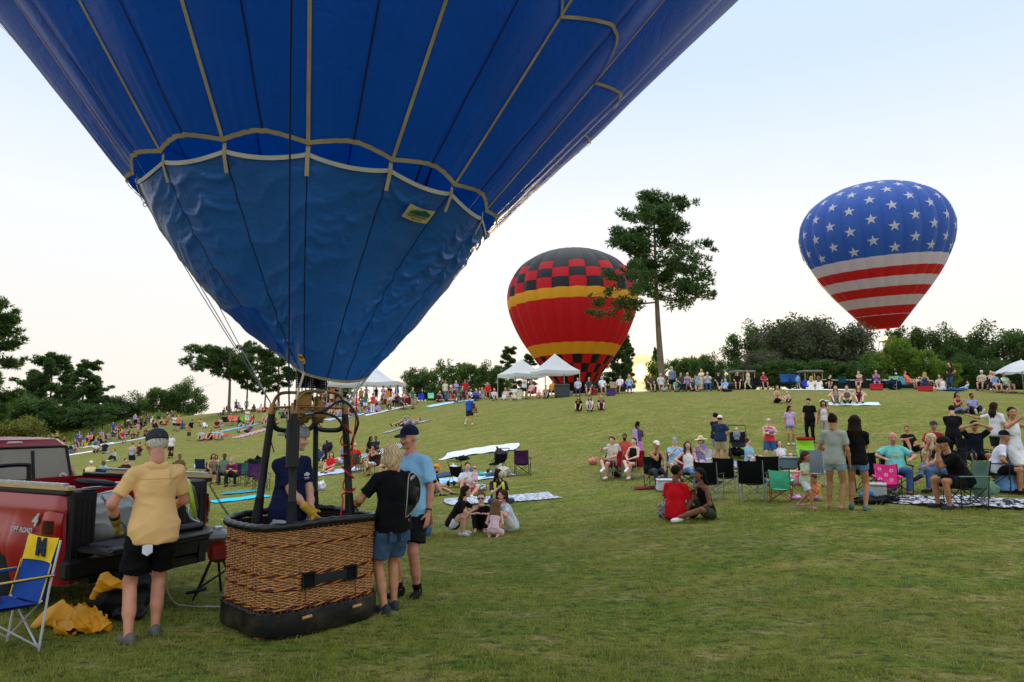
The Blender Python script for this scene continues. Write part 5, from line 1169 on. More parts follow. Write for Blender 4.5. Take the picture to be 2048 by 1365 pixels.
# ------------------------------------------------------------------ the four people round the basket
M_GLOVE = mat('leather_glove', '#c39a2c', rough=.7, var=.18, scale=14, bump=.4, bscale=50)
M_GLOVE2 = mat('worn_glove', '#8a7a2a', rough=.75, var=.3, scale=14, bump=.4, bscale=50)
M_YSH = cloth('#f4ad74', 'yellow_linen', var=.08, scale=6, bump=.3, bscale=70)
def basis_at(px, py, d): p = at(px, py, d); return p[0], p[1], gz(p[0], p[1])
x, y, z = basis_at(288, 1262, 6.35)
ym = person((x, y, z), facing(x, y, -168), 'man in a yellow shirt and black shorts working at the truck tailgate', dict(base='relaxed', arms=((.12, .29, -.22), (.26, .20, -.28)), nod=.22, lean=.05, feet=((.10, .07, .085), (-.13, -.06, .085))),
            ('polo', M_YSH), ('shorts', '#0c0c0e'), ('fringe', 'white'), 'red', 1.80, .97, ('cap', '#34353a'), '#5d5a58', 0, None, ('glove', 'glove'), handmat=M_GLOVE2)
JH = None; J = make_pose(base='relaxed', arms=((.12, .29, -.22), (.26, .20, -.28)), nod=.22, lean=.05, feet=((.10, .07, .085), (-.13, -.06, .085)))
b = MB(); a_, c_ = J['wrL'], J['elL']; b.tube([a_ + (c_ - a_) * .02, a_ + (c_ - a_) * .42], [.036, .044], 12); b.build('wrist_brace', M_BLK, ym)
Hh = J['H']; b = MB(); b.ball(J['head'] + Hh @ np.array([0, -.098, .062]), (.036, .024, .024), 12, Hh); b.build('cap_opening', hair_m('white'), ym); b = MB(); b.tube([J['head'] + Hh @ np.array([.096 * math.sin(t), -.012 - .114 * math.cos(t), .040]) for t in np.linspace(-.6, .6, 9)], .007, 6); b.build('cap_strap', cloth('#2a2b30'), ym)
V, Q = sdf_mesh([RC(J['neck'] + J['u'] * .0 - J['s'] * .045 - J['f'] * .01, J['neck'] + J['u'] * .0 + J['s'] * .045 - J['f'] * .01, .062, .062, [(J['neck'] + J['u'] * .035, J['u'])])], .008, .01); link('collar', npmesh('collar', V, Q, [M_YSH]), ym)
yk = J['chest'] + J['u'] * .09; b = MB(); b.tube(spline([yk - J['s'] * .15 - J['f'] * .095, yk - J['f'] * .135 - J['s'] * .08, yk - J['f'] * .140, yk - J['f'] * .135 + J['s'] * .08, yk + J['s'] * .15 - J['f'] * .095], 6), .0025, 4); b.build('yoke_seam', cloth('#c08a34'), ym)
b = MB(); pk = J['pelvis'] - J['f'] * .150 - J['s'] * .075 - J['u'] * .13; b.grid([[pk + J['s'] * sx - J['u'] * sz * (1 - abs(sx) * 9) for sx in (-.04, -.02, 0, .02, .04)] for sz in (-.02, .03, .075)]); b.build('white_rag', cloth('#c9cbd6'), ym)

bx, by = at(577, 1000, 7.14)[:2]
yo = person((bx, by, .075), facing(bx, by, 42), 'young man in a navy tee and yellow gloves standing in the basket', dict(base='stand', arms=((-.04, .24, -.30), (.09, .24, -.37)), yaw=-.75, nod=.12, lean=.06),
            ('tee', cloth('#131a38', 'navy_cotton', var=.1)), ('shorts', '#9a9da3'), ('short', 'brown'), 'light', 1.76, .98, ('capback', '#8b8c92'), '#3a3a3c', 0, None, ('glove', 'glove'), handmat=M_GLOVE)
Jy = make_pose(base='stand', arms=((-.04, .24, -.30), (.09, .24, -.37)), yaw=-.75, nod=.12, lean=.06)
cpt = Jy['chest'] + Jy['u'] * .04 + Jy['f'] * .150 + Jy['s'] * -.07; b = MB()
for i, (dx, dz, r_) in enumerate(((-.022, 0, .016), (0, .010, .020), (.022, .002, .017), (.008, -.006, .016))): b.ball(cpt + Jy['s'] * -dx + Jy['u'] * dz, (r_, .006, r_ * .8), 8)
b.box(cpt - Jy['u'] * .028, (.075, .004, .006)); b.box(cpt - Jy['u'] * .042, (.05, .004, .004)); tag(b.build('cloud_print', mat('white_print', '#c8ccd6', rough=.8), yo), kind='stuff')

x, y, z = basis_at(778, 1214, 7.28)
aw = dict(base='relaxed', arms=('lap', (.30, .33, -.16)), yaw=.35, nod=.05, lean=.06, feet=((.09, .06, .085), (-.07, -.03, .085)))
wo = person((x, y, z), facing(x, y, -152), 'blond woman in a black tee and denim shorts leaning on the basket rim', aw, ('tee', cloth('#0d0d0f', 'black_cotton')), ('shorts', mat('denim', '#3a5474', rough=.85, var=.35, scale=14, bump=.4, bscale=90)), ('bob', 'paleblond'), 'tan', 1.66, 1.02, None, '#2c3540', 0, None, ('relaxed', 'relaxed'))
Jw = make_pose(**aw); a_, c_ = Jw['wrL'], Jw['elL']; b = MB(); b.tube([a_ + (c_ - a_) * .03, a_ + (c_ - a_) * .10], [.031, .032], 12); b.box(a_ + (c_ - a_) * .06 + np.array([0, -.0, .034]), (.03, .034, .012), bev=.004); b.build('watch', M_WHITE, wo)
b = MB(); pk = Jw['pelvis'] - Jw['f'] * .140 + Jw['s'] * .07 + Jw['u'] * .03; b.box(pk, (.09, .012, .028), np.stack([Jw['s'], Jw['f'], Jw['u']], 1)); b.build('phone_case', cloth('#b49aa0'), wo)
for sg in (-1, 1):
    pk = Jw['pelvis'] - Jw['f'] * .137 + Jw['s'] * sg * .075 - Jw['u'] * .125; b = MB(); b.box(pk, (.10, .006, .11), np.stack([Jw['s'], Jw['f'], Jw['u']], 1) @ rotz(sg * -.3)); b.build('back_pocket', mat('denim_dark', '#2f4762', rough=.85, var=.3, scale=20), wo)
hc = at(817, 990, 6.97); hat_ = empty('straw_hat', hc, facing(hc[0], hc[1], 20), 'black woven hat with a cream rim cord hanging on the blond woman\'s back', 'hat'); hat_.rotation_euler = (R(-8), R(10), facing(hc[0], hc[1], 66))
M_STRAW = mat('black_straw', '#141415', rough=.6, var=.4, scale=120, bump=.6, bscale=160)
b = MB(); n = 40; aa = np.linspace(0, 2 * PI, n + 1); b.grid([[(r_ * math.cos(t) * .84, .0 + .05 * (r_ / .2) ** 2 * abs(math.cos(t)) ** 1.5 * 1.2, r_ * math.sin(t) * 1.12) for t in aa] for r_ in (.075, .10, .14, .18, .20)]); b.grid([[(r_ * math.cos(t) * .84, -.006 + .05 * (r_ / .2) ** 2 * abs(math.cos(t)) ** 1.5 * 1.2, r_ * math.sin(t) * 1.12) for t in aa[::-1]] for r_ in (.075, .10, .14, .18, .20)]); b.build('brim', M_STRAW, hat_)
b = MB(); b.grid([[(r_ * math.cos(t) * .9, d_, r_ * math.sin(t) * 1.1) for t in aa] for r_, d_ in ((.088, -.004), (.086, .05), (.08, .085), (.06, .105), (.03, .10), (.0, .092))]); b.build('crown', M_STRAW, hat_)
b = MB(); b.tube([(.2 * math.cos(t) * .84, .05 * abs(math.cos(t)) ** 1.5 * 1.2, .2 * math.sin(t) * 1.12) for t in aa[:-1]], .0035, 5, closed=True); b.build('rim_cord', cloth('#a9a69c'), hat_)
for k in range(3): b = MB(); b.tube([(.05 * math.cos(t) * (1 + .25 * k), .03, .155 + .012 * k + .02 * math.sin(t)) for t in np.linspace(R(30), R(150), 7)], .004, 4); b.build('band_slit', mat('pale_slit', '#b9b9b5', rough=.8), hat_)

x, y, z = basis_at(816, 1178, 7.95)
bm = dict(base='stand', arms=((-.02, .22, -.16), 'down'), yaw=.30, nod=.08)
bl_ = person((x, y, z), facing(x, y, -28), 'tall man in a light blue tee and navy cap facing the blond woman', bm, ('tee', cloth('#84b4d6', 'sky_cotton', var=.06)), ('shorts', '#16171a'), ('fringe', 'white'), 'red', 1.83, 1.12, ('cap', '#141c33'), '#0e0e10', 0, None, ('relaxed', 'relaxed'))
Jb = make_pose(**bm); a_, c_ = Jb['wrL'], Jb['elL']; b = MB(); b.tube([a_ + (c_ - a_) * .08, a_ + (c_ - a_) * .15], [.033, .034], 12); b.build('watch', M_BLK, bl_)
for q in 'RL': a_, c_ = Jb['ank' + q], Jb['knee' + q]; b = MB(); b.tube([a_, a_ + (c_ - a_) * .16], [.047, .050], 12); b.build('sock', M_BLK, bl_)
# ------------------------------------------------------------------ trees (built one by one: trunk with limbs, crown of leaf sprays)
M_BARK = mat('bark', '#5b4a3c', rough=.9, var=.35, scale=9, bump=.8, bscale=18, stretch=(1, 1, .25)); M_BARK2 = mat('pale_bark', '#7a6a58', rough=.9, var=.3, scale=7, bump=.8, bscale=14, stretch=(1, 1, .3))
def leaf_mat(name, col, var=.5, transl=.42):
    m = D.materials.new(name); m.use_nodes = True; t = m.node_tree; N = t.nodes; L = t.links; b = N['Principled BSDF']; b.inputs['Roughness'].default_value = .6; b.inputs['Specular IOR Level'].default_value = .25
    g = N.new('ShaderNodeNewGeometry'); rp = N.new('ShaderNodeValToRGB'); L.new(g.outputs['Random Per Island'], rp.inputs[0]); c = np.array(srgb(col))
    e = rp.color_ramp.elements; e[0].position = 0; e[0].color = (*(c * (1 - var)), 1); e[1].position = 1; e[1].color = (*np.minimum(c * (1 + var) + np.array([.012, .006, 0]), 1), 1)
    L.new(rp.outputs[0], b.inputs['Base Color']); tr = N.new('ShaderNodeBsdfTranslucent'); L.new(rp.outputs[0], tr.inputs[0]); ms = N.new('ShaderNodeMixShader'); ms.inputs[0].default_value = transl
    L.new(b.outputs[0], ms.inputs[1]); L.new(tr.outputs[0], ms.inputs[2]); L.new(ms.outputs[0], N['Material Output'].inputs[0]); return m
M_PINE = leaf_mat('pine_needles', '#526f33'); M_PINED = leaf_mat('dark_pine_needles', '#466332'); M_OAK = leaf_mat('broad_leaves', '#557533'); M_OAKD = leaf_mat('dark_broad_leaves', '#486631'); M_LIGHT = leaf_mat('light_leaves', '#668430')
M_MYRT = leaf_mat('myrtle_leaves', '#545f40', .45); M_BLOOM = leaf_mat('faded_blossom', '#7e6a74', .35); M_OLIVE = leaf_mat('olive_leaves', '#6f7230')
def sprays(g, C, Rr, n, size, flat=1.0, kind='leaf'):
    """leaf-sized faces scattered through clumps: C clump centres, Rr clump radii; n faces in all"""
    w = Rr ** 2; k = g.choice(len(C), n, p=w / w.sum()); d = g.normal(size=(n, 3)); d /= np.linalg.norm(d, axis=1)[:, None]; r = g.random(n) ** .45
    P = C[k] + d * (Rr[k] * r)[:, None] * np.array([1, 1, flat])
    a = g.normal(size=(n, 3)); a[:, 2] = np.abs(a[:, 2]) * (.9 if kind == 'needle' else .4); a += d * (1.0 if kind == 'needle' else .4); a /= np.linalg.norm(a, axis=1)[:, None]
    b = np.cross(a, g.normal(size=(n, 3))); b /= np.linalg.norm(b, axis=1)[:, None] + 1e-9; s = size * (.55 + .9 * g.random(n))
    L_, Wd = (s * 1.1)[:, None], (s * (.20 if kind == 'needle' else .52))[:, None]
    if kind == 'needle':     # a tuft: three crossing slivers
        V = []; F_ = []
        c_ = np.cross(a, b)
        for j, (u, v) in enumerate(((a, b), (a * .75 + b * .7, c_), (a * .7 - b * .6 + c_ * .4, c_ * .8 + b * .5))):
            V.append(np.stack([P - v * Wd, P + v * Wd, P + u * L_], 1))
        V = np.concatenate(V, 1).reshape(-1, 3); i = np.arange(n * 3) * 3; return V, np.c_[i, i + 1, i + 2]
    V = np.stack([P - b * Wd * .5 - a * L_ * .5, P + b * Wd * .8, P + a * L_ * .5 + b * Wd * .1, P - b * Wd * .8], 1).reshape(-1, 3); i = np.arange(n) * 4
    F_ = np.concatenate([np.c_[i, i + 1, i + 2], np.c_[i, i + 2, i + 3]]); return V, F_
PN = ('pine', 'flat', 'lone')
def tree_geo(kind, seed, H, Wd, clear=.35, n=7000, size=.30, lean=0.0, clumps=None):
    """returns trunk MB and (V, F) crown; base at the origin"""
    g = np.random.default_rng(seed); b = MB(); C = []; Rr = []
    ph = g.random() * 6
    tr = lambda t: np.array([lean * t * H + .012 * H * math.sin(3 * t + ph), .01 * H * math.sin(4 * t + 1 + ph), t * H])
    r0 = H * (.019 if kind != 'oak' else .022)
    top = .97 if kind in ('pine', 'lone') else .70
    b.tube([tr(t) for t in np.linspace(-.02, top, 14)], [r0 * (1.25 if t < .05 else 1) * (1 - .86 * t) for t in np.linspace(0, top, 14)], 8)
    nb = {'lone': 34, 'pine': 30, 'oak': 16, 'round': 14, 'flat': 22}[kind] if clumps is None else clumps
    for i in range(nb):
        t = clear + (top - clear) * ((i + .5 * g.random()) / nb); a = i * 2.4 + g.normal() * .5; u = (t - clear) / (1 - clear)
        if kind == 'pine': env = (1.05 - .62 * u) * (.55 + .45 * min(1, u * 5 + .25)); rise = .10 + .35 * u
        elif kind == 'lone': env = (1.12 - .70 * u ** 1.3); rise = -.10 + .55 * u
        elif kind == 'flat': env = .35 + .75 * math.sin(PI * min(1, .25 + u * .8)); rise = .30
        elif kind == 'oak': env = .55 + .5 * math.sin(PI * min(1, .2 + u * .8)); rise = .55
        else: env = .8; rise = .5
        ln = Wd * .5 * env * (.55 + .6 * g.random()); p0 = tr(t); d = np.array([math.cos(a), math.sin(a), rise * (.6 + .6 * g.random())])
        p1 = p0 + d * ln * .5 + np.array([0, 0, .02 * H * g.normal()]); p2 = p0 + d * ln * np.array([1, 1, .8]) + np.array([0, 0, .02 * H * g.normal()])
        rb = r0 * (1 - .8 * t) * .42; b.tube([p0, p1, p2], [rb, rb * .65, rb * .25], 5)
        m = {'lone': 9, 'pine': 8, 'flat': 9, 'oak': 6, 'round': 6}[kind]
        for j in range(m):
            q = p0 + (p2 - p0) * (.30 + .78 * g.random()) + g.normal(size=3) * np.array([.13, .13, .07 if kind in PN else .12]) * ln * .9
            C.append(q); Rr.append(Wd * (.052 if kind in PN else .125) * (.6 + .8 * g.random()))
            if j < 2: b.tube([p1, (p1 + q) / 2 + g.normal(size=3) * .02 * ln, q], [rb * .45, rb * .3, rb * .12], 4)
    if kind in ('pine', 'lone'):
        for _ in range(9): C.append(tr(.93 + .07 * g.random()) + g.normal(size=3) * Wd * .05); Rr.append(Wd * .07)
    if kind in ('oak', 'round'):
        for _ in range(16): 
            a = g.random() * 6.28; rr_ = Wd * .42 * math.sqrt(g.random()); C.append(tr(clear + .08) + np.array([rr_ * math.cos(a), rr_ * math.sin(a), (H * (1 - clear)) * (.05 + .85 * g.random()) * (1 - .5 * (2 * rr_ / Wd) ** 2)])); Rr.append(Wd * .11)
    if kind in ('oak', 'round'):
        A_c = np.array(C); zc = H * (.5 + clear * .42); kp = (A_c[:, 0] ** 2 + A_c[:, 1] ** 2) / (Wd * .56) ** 2 + ((A_c[:, 2] - zc) / (H * (1 - clear) * .43)) ** 2 < 1; C = A_c[kp]; Rr = np.array(Rr)[kp]
    V, F_ = sprays(g, np.array(C), np.array(Rr), n, size, .70 if kind in PN else .85, 'needle' if kind in PN else 'leaf')
    return b, V, F_
TP = {}
def tree_proto(key, kind, seed, H, Wd, mleaf, mbark=None, bloom=None, **k):
    b, V, F_ = tree_geo(kind, seed, H, Wd, **k); mt = b.mesh('trunk', [mbark or M_BARK]); me = npmesh('crown', V, F_, [mleaf] + ([bloom] if bloom else []), smooth=False)
    if bloom:
        g = np.random.default_rng(seed); nl = len(F_) // 2; z = V.reshape(-1, 4, 3)[:, :, 2].mean(1); pb = .16 * (np.sin(V[::4, 0] * 1.9 + 1) * np.sin(V[::4, 1] * 1.7) * np.sin(V[::4, 2] * 2.1) > .3) + .01; f = (g.random(nl) < pb * 2.6).astype(np.int32); me.polygons.foreach_set('material_index', np.r_[f, f])
    TP[key] = (mt, me, H, Wd)
tree_proto('pineA', 'lone', 3, 15.5, 9.6, M_PINED, M_BARK2, clear=.46, n=15000, size=.24, lean=.04)
tree_proto('pineB', 'pine', 5, 14, 9, M_PINED, None, clear=.28, n=11000, size=.34)
tree_proto('pineC', 'pine', 8, 15, 7.5, M_PINED, None, clear=.30, n=9000, size=.34)
tree_proto('flatA', 'flat', 12, 14, 11, M_PINED, M_BARK2, clear=.42, n=11000, size=.34)
tree_proto('oakA', 'oak', 21, 11, 10, M_OAKD, None, clear=.14, n=18000, size=.26)
tree_proto('oakB', 'oak', 22, 12, 9, M_OAK, None, clear=.20, n=16000, size=.26)
tree_proto('oakC', 'oak', 25, 10, 9, M_OAKD, None, clear=.10, n=16000, size=.27)
tree_proto('myrt', 'oak', 31, 9, 9.5, M_MYRT, None, M_BLOOM, clear=.08, n=20000, size=.22)
tree_proto('light', 'oak', 35, 8, 6.5, M_LIGHT, None, clear=.10, n=11000, size=.22)
tree_proto('bush', 'round', 41, 4.2, 6, M_OLIVE, None, clear=.05, n=6000, size=.22)
tree_proto('willow', 'oak', 44, 12, 8, M_OAK, None, clear=.12, n=5200, size=.36)
tree_proto('sparse', 'oak', 61, 12, 7, M_LIGHT, None, clear=.15, n=4200, size=.36)
TREE_GROUP = 'trees along the back of the park'
def tree(key, px, ytop, d, label, name='tree', w=1.0, rz=None, h=None, base=None):
    """tree standing at depth d in the direction of picture column px, its top reaching picture row ytop"""
    q = at_depth(px, d); mt, me, H, Wd = TP[key]; top = at(px, ytop, d); hh = h or (top[2] - q[2] + .3)
    t = empty(name, (q[0], q[1], q[2] - .1), rz if rz is not None else (px * 1.7) % 6.28, label, 'tree', TREE_GROUP); s = hh / H; t.scale = (s * w, s * w, s)
    link('trunk', mt, t); link('crown', me, t); return t
T = tree
T('pineB', -62, 605, 62, 'tall pine cut by the frame edge, farthest along the side of the truck', 'pine_tree', 1.0)
T('pineB', 92, 715, 108, 'pine with the tallest top in the dark stand beyond the truck cab', 'pine_tree', 1.05); T('pineB', 55, 748, 110, 'lower pine between the tallest top and the frame edge', 'pine_tree', 1.0, 1); T('pineB', 188, 765, 108, 'lower pine at the hill end foot of the dark stand', 'pine_tree', 1.0, 4); T('pineC', 162, 728, 106, 'spreading pine at the hill end of the dark stand beyond the truck', 'pine_tree', 1.15); T('pineC', 130, 738, 112, 'narrow pine between the two tallest pines beyond the truck', 'pine_tree', .7)
T('oakA', 18, 775, 100, 'dark leafy tree behind the olive bush beyond the truck roof', 'leafy_tree', 1.25); T('oakC', 100, 790, 102, 'low dark tree under the tallest pine beyond the truck', 'leafy_tree', 1.5); T('oakC', 190, 800, 103, 'low dark tree at the foot of the spreading pine', 'leafy_tree', 1.3); T('oakC', 55, 785, 112, 'dark leafy tree filling the gap behind the olive bush', 'leafy_tree', 1.4)
T('bush', 26, 828, 88, 'round olive green bush in front of the dark trees', 'bush', 1.0); 
T('oakA', 245, 783, 112, 'dark rounded tree between the pines and the open leafy tree', 'leafy_tree', 1.1); T('oakB', 318, 762, 112, 'open leafy tree with bare stems at the crest edge', 'leafy_tree', .82); T('oakA', 366, 757, 114, 'full rounded tree at the low end of the hill crest', 'leafy_tree', 1.0); T('oakC', 205, 812, 118, 'low tree behind the tall grass bank', 'leafy_tree', 1.4); T('oakC', 280, 812, 116, 'low tree in the dip before the crest', 'leafy_tree', 1.2)
T('flatA', 455, 655, 86, 'flat topped pine standing alone on the crest left of the basket', 'pine_tree', 1.0, .6); T('pineC', 492, 690, 90, 'thin drooping pine beside the flat topped pine', 'pine_tree', .75); T('pineB', 556, 678, 88, 'bushy pine half hidden by the blue scoop', 'pine_tree', 1.05, 2.2); T('pineC', 530, 715, 100, 'pine behind the bushy pine on the crest', 'pine_tree', .9); T('oakC', 668, 752, 108, 'low tree showing between burner and marquee', 'leafy_tree', 1.3)
T('oakC', 848, 728, 104, 'rounded tree at the near end of the row behind the marquee', 'leafy_tree', 1.1); T('willow', 897, 712, 100, 'loose pale tree with the thin top in the row behind the chairs', 'leafy_tree', .95); T('oakB', 942, 712, 106, 'dark leafy tree in the middle of the row left of the red balloon', 'leafy_tree', .85); T('oakA', 985, 722, 101, 'broad dark tree left of the pop-up canopies', 'leafy_tree', .85); T('pineC', 1015, 700, 110, 'slim pine behind the smaller pop-up canopy', 'pine_tree', .95); T('pineC', 1055, 715, 98, 'open pine just left of the checkered balloon base', 'pine_tree', 1.1); T('oakC', 875, 765, 98, 'low dark bush below the loose pale tree', 'leafy_tree', 1.3); T('oakC', 1000, 765, 104, 'low dark tree behind the canopies', 'leafy_tree', 1.4); T('oakC', 930, 772, 97, 'low dark shrub tree behind the seated crowd', 'leafy_tree', 1.4)
T('pineA', 1330, 404, 58, 'tall lone pine with a long bare trunk in front of the sky', 'pine_tree', 1.0, 2.75)
T('sparse', 1316, 700, 112, 'airy tree with the low sun shining through its leaves', 'leafy_tree', .75); T('pineB', 1238, 668, 106, 'pine directly right of the checkered balloon', 'pine_tree', .9); T('pineC', 1258, 690, 118, 'thin pine beside the low sun', 'pine_tree', .6); T('pineC', 1314, 702, 128, 'sparse pine behind the trunk of the lone pine', 'pine_tree', .5); T('oakB', 1362, 700, 100, 'leafy tree right of the lone pine trunk', 'leafy_tree', .75); T('oakB', 1402, 693, 104, 'brighter tall leafy tree right of the lone pine', 'leafy_tree', .70); T('oakA', 1440, 708, 98, 'leafy tree beside the big dark thicket', 'leafy_tree', .8); T('oakC', 1380, 745, 96, 'low bush tree right of the lone pine', 'leafy_tree', 1.3); T('oakC', 1445, 748, 92, 'low bush tree at the thicket edge', 'leafy_tree', 1.3); T('oakC', 1215, 742, 108, 'low tree under the checkered balloon', 'leafy_tree', 1.1); T('oakC', 1362, 752, 118, 'distant low tree behind the standing man', 'leafy_tree', 1.0)
T('oakA', 1505, 640, 74, 'tall dark tree at the near side of the purple flowered thicket', 'leafy_tree', .72); T('myrt', 1580, 626, 66, 'purple tinged crape myrtle, the taller of the two clumps', 'flowering_tree', .92); T('myrt', 1660, 628, 65, 'purple tinged crape myrtle overlapping the flag balloon skirt', 'flowering_tree', .85, 2.0); T('oakB', 1610, 610, 76, 'green top rising behind the crape myrtles', 'leafy_tree', .7); T('myrt', 1525, 700, 62, 'low crape myrtle at the near end of the thicket', 'flowering_tree', 1.0, 4.0); T('myrt', 1712, 655, 64, 'narrow crape myrtle under the flag balloon', 'flowering_tree', .6, 5)
T('light', 1790, 668, 62, 'bright yellow green bushy tree under the flag balloon', 'leafy_tree', .75); T('light', 1850, 690, 60, 'second bright yellow green tree beside the taller one', 'leafy_tree', .85, 1); T('light', 1745, 700, 61, 'low green tree between myrtle and bright trees', 'leafy_tree', .9, 3); T('light', 1895, 722, 60, 'lowest of the bright green bushes behind the chairs', 'leafy_tree', 1.1, 2)
T('oakB', 1822, 632, 80, 'dark tree just right of the flag balloon skirt', 'leafy_tree', .7); T('oakA', 1885, 648, 78, 'dark rounded tree in the far thicket right of the flag balloon', 'leafy_tree', .75); T('oakB', 1940, 655, 80, 'dark tree with a notch of sky beside it', 'leafy_tree', .7); T('oakA', 2012, 642, 76, 'tall dark tree near the white umbrella', 'leafy_tree', .85); T('oakB', 2075, 655, 74, 'dark tree at the frame edge above the umbrella', 'leafy_tree', .9); T('oakC', 1960, 715, 70, 'low dark thicket tree behind the seated families', 'leafy_tree', 1.3); T('oakC', 2030, 720, 68, 'low dark tree behind the white umbrella', 'leafy_tree', 1.3); T('oakC', 1915, 700, 72, 'low dark tree behind the standing woman in jeans', 'leafy_tree', 1.0)
T('oakC', 1560, 715, 60, 'dark undergrowth tree beneath the crape myrtles', 'leafy_tree', 1.5); T('oakC', 1640, 715, 60, 'dark undergrowth tree behind the blue chairs', 'leafy_tree', 1.5, 2); T('oakC', 1485, 730, 66, 'dark undergrowth tree behind the golf carts', 'leafy_tree', 1.2); T('oakC', 1700, 720, 59, 'dark undergrowth tree behind the black fence', 'leafy_tree', 1.5, 4)
# bank of tall grass below the far trees
g = np.random.default_rng(5); n = 16000; px_ = 160 + 230 * g.random(n); Pb = []
qa, qb = at_depth(150, 104), at_depth(350, 104); uq = g.random(n); Pb = qa + (qb - qa) * uq[:, None]; Pb[:, 1] += g.normal(size=n) * 3.5; Pb[:, 2] = ground_height(Pb[:, 0], Pb[:, 1]); hb = (.7 + .9 * g.random(n)) * (.6 + .5 * np.sin(uq * 20) ** 2); aa = g.random(n) * 6.28
V = np.stack([Pb - np.c_[np.cos(aa), np.sin(aa), aa * 0] * .05, Pb + np.c_[np.cos(aa), np.sin(aa), aa * 0] * .05, Pb + np.c_[np.cos(aa * 3) * .25 * hb, np.sin(aa * 3) * .25 * hb, hb]], 1).reshape(-1, 3); i = np.arange(n) * 3
tag(link('tall_grass', npmesh('tall_grass', V, np.c_[i, i + 1, i + 2], [leaf_mat('tall_grass_green', '#7f8c38', .35)], smooth=False)), 'pale unmown grass bank below the far trees', 'tall grass', None, 'stuff')

# ------------------------------------------------------------------ the two other balloons
def nat_prof(n=60, hang=.0):
    """inverted-teardrop profile, radius 1 at the widest; returns r, z with z = 0 at the mouth"""
    pts = spline([(.15, 0), (.36, .30), (.62, .66), (.82, .99), (.955, 1.33), (1.0, 1.62), (.945, 1.90), (.79, 2.13), (.56, 2.29), (.31, 2.38), (.02, 2.41)], 10)
    d = np.r_[0, np.cumsum(np.linalg.norm(np.diff(pts, axis=0), axis=1))]; t = np.linspace(0, d[-1], n); return np.interp(t, d, pts[:, 0]), np.interp(t, d, pts[:, 1])
FB = {'red': fabric('red_nylon', '#dd2030', .50, .5, .15, .06), 'black': fabric('black_nylon_cloth', '#14141a', .15, .5, .15), 'gold': fabric('gold_nylon', '#f7c232', .45, .5, .15, .05), 'blue': fabric('flag_blue_nylon', '#3566c0', .35, .5, .15, .06), 'white': fabric('white_nylon', '#dcd8df', .35, .5, .15, .04), 'fred': fabric('flag_red_nylon', '#d3262a', .4, .5, .15, .05)}
# red, black and gold chequered balloon, standing on the crest behind the canopies
dR = 88.0; Rr_ = 131 / F * dR * cP
def far2(loc, Rb, tilt, ng, bounds, colf, names, label, spin, bulge, zs, low=.10):
    t = empty('hot_air_balloon', loc, 0, label, 'hot air balloon'); t.rotation_euler = tilt
    r0, z0 = nat_prof(240); r0 = r0 * Rb; z0 = z0 * Rb * zs; rows = []
    for a, c in zip(bounds[:-1], bounds[1:]): rows += list(np.linspace(a, c, max(2, int((c - a) * 60)), endpoint=False))
    rows.append(bounds[-1]); rows = np.array(rows); f = rows * 239; r = np.interp(f, np.arange(240), r0); z = np.interp(f, np.arange(240), z0); nk = 9; meshes = {}
    band = np.searchsorted(np.array(bounds[1:-1]), (rows[:-1] + rows[1:]) / 2)
    for g_ in range(ng):
        pat = tuple(colf(g_, i) for i in range(len(bounds) - 1))
        if pat not in meshes:
            b = MB(); G = np.array([np.c_[r * (1 + bulge * math.sin(PI * k / (nk - 1))) * math.cos(2 * PI * k / (nk - 1) / ng), r * (1 + bulge * math.sin(PI * k / (nk - 1))) * math.sin(2 * PI * k / (nk - 1) / ng), z] for k in range(nk)]).transpose(1, 0, 2); a_, c_ = G.shape[:2]; b.v.append(G.reshape(-1, 3)); b.n = a_ * c_
            for i in range(a_ - 1):
                for j in range(c_ - 1): b.f.append([i * c_ + j, i * c_ + j + 1, (i + 1) * c_ + j + 1, (i + 1) * c_ + j]); b.m.append(names.index(pat[band[i]]))
            meshes[pat] = b.mesh('gore', [FB[n_] for n_ in names])
        o = link('gore', meshes[pat], t); o.rotation_euler = (0, 0, spin + 2 * PI * g_ / ng)
    def surf(u, a): f_ = u * 239; rr = np.interp(f_, np.arange(240), r0); zz = np.interp(f_, np.arange(240), z0); k = ((a - spin) / (2 * PI / ng)) % 1; rr = rr * (1 + bulge * np.sin(PI * k)) + .04; return np.stack([rr * np.cos(a), rr * np.sin(a), zz], -1)
    return t, surf
cb = at(1150, 782, dR)
chk, csurf = far2((cb[0], cb[1], cb[2] - .9), Rr_ * .97, (R(-1), R(-1.0), 0), 24, [0.02, .085, .14, .19, .24, .302, .513, .562, .612, .66, .705, 1.0],
           lambda g_, i: ['black', 'black' if g_ % 2 else 'red', 'red' if g_ % 2 else 'black', 'black' if g_ % 2 else 'red', 'gold', 'red', 'gold', 'red' if g_ % 2 else 'black', 'black' if g_ % 2 else 'red', 'red' if g_ % 2 else 'black', 'black'][i],
           ['red', 'black', 'gold'], 'red, black and gold chequered balloon standing behind the canopies', R(-97.5 - 15), .05, .99)
bq = np.array([cb[0], cb[1], gz(cb[0], cb[1])])
b = MB(); b.box((0, 0, -.4), (1.2, 1.2, 1.0), bev=.1); o = b.build('basket', M_WICK, chk)
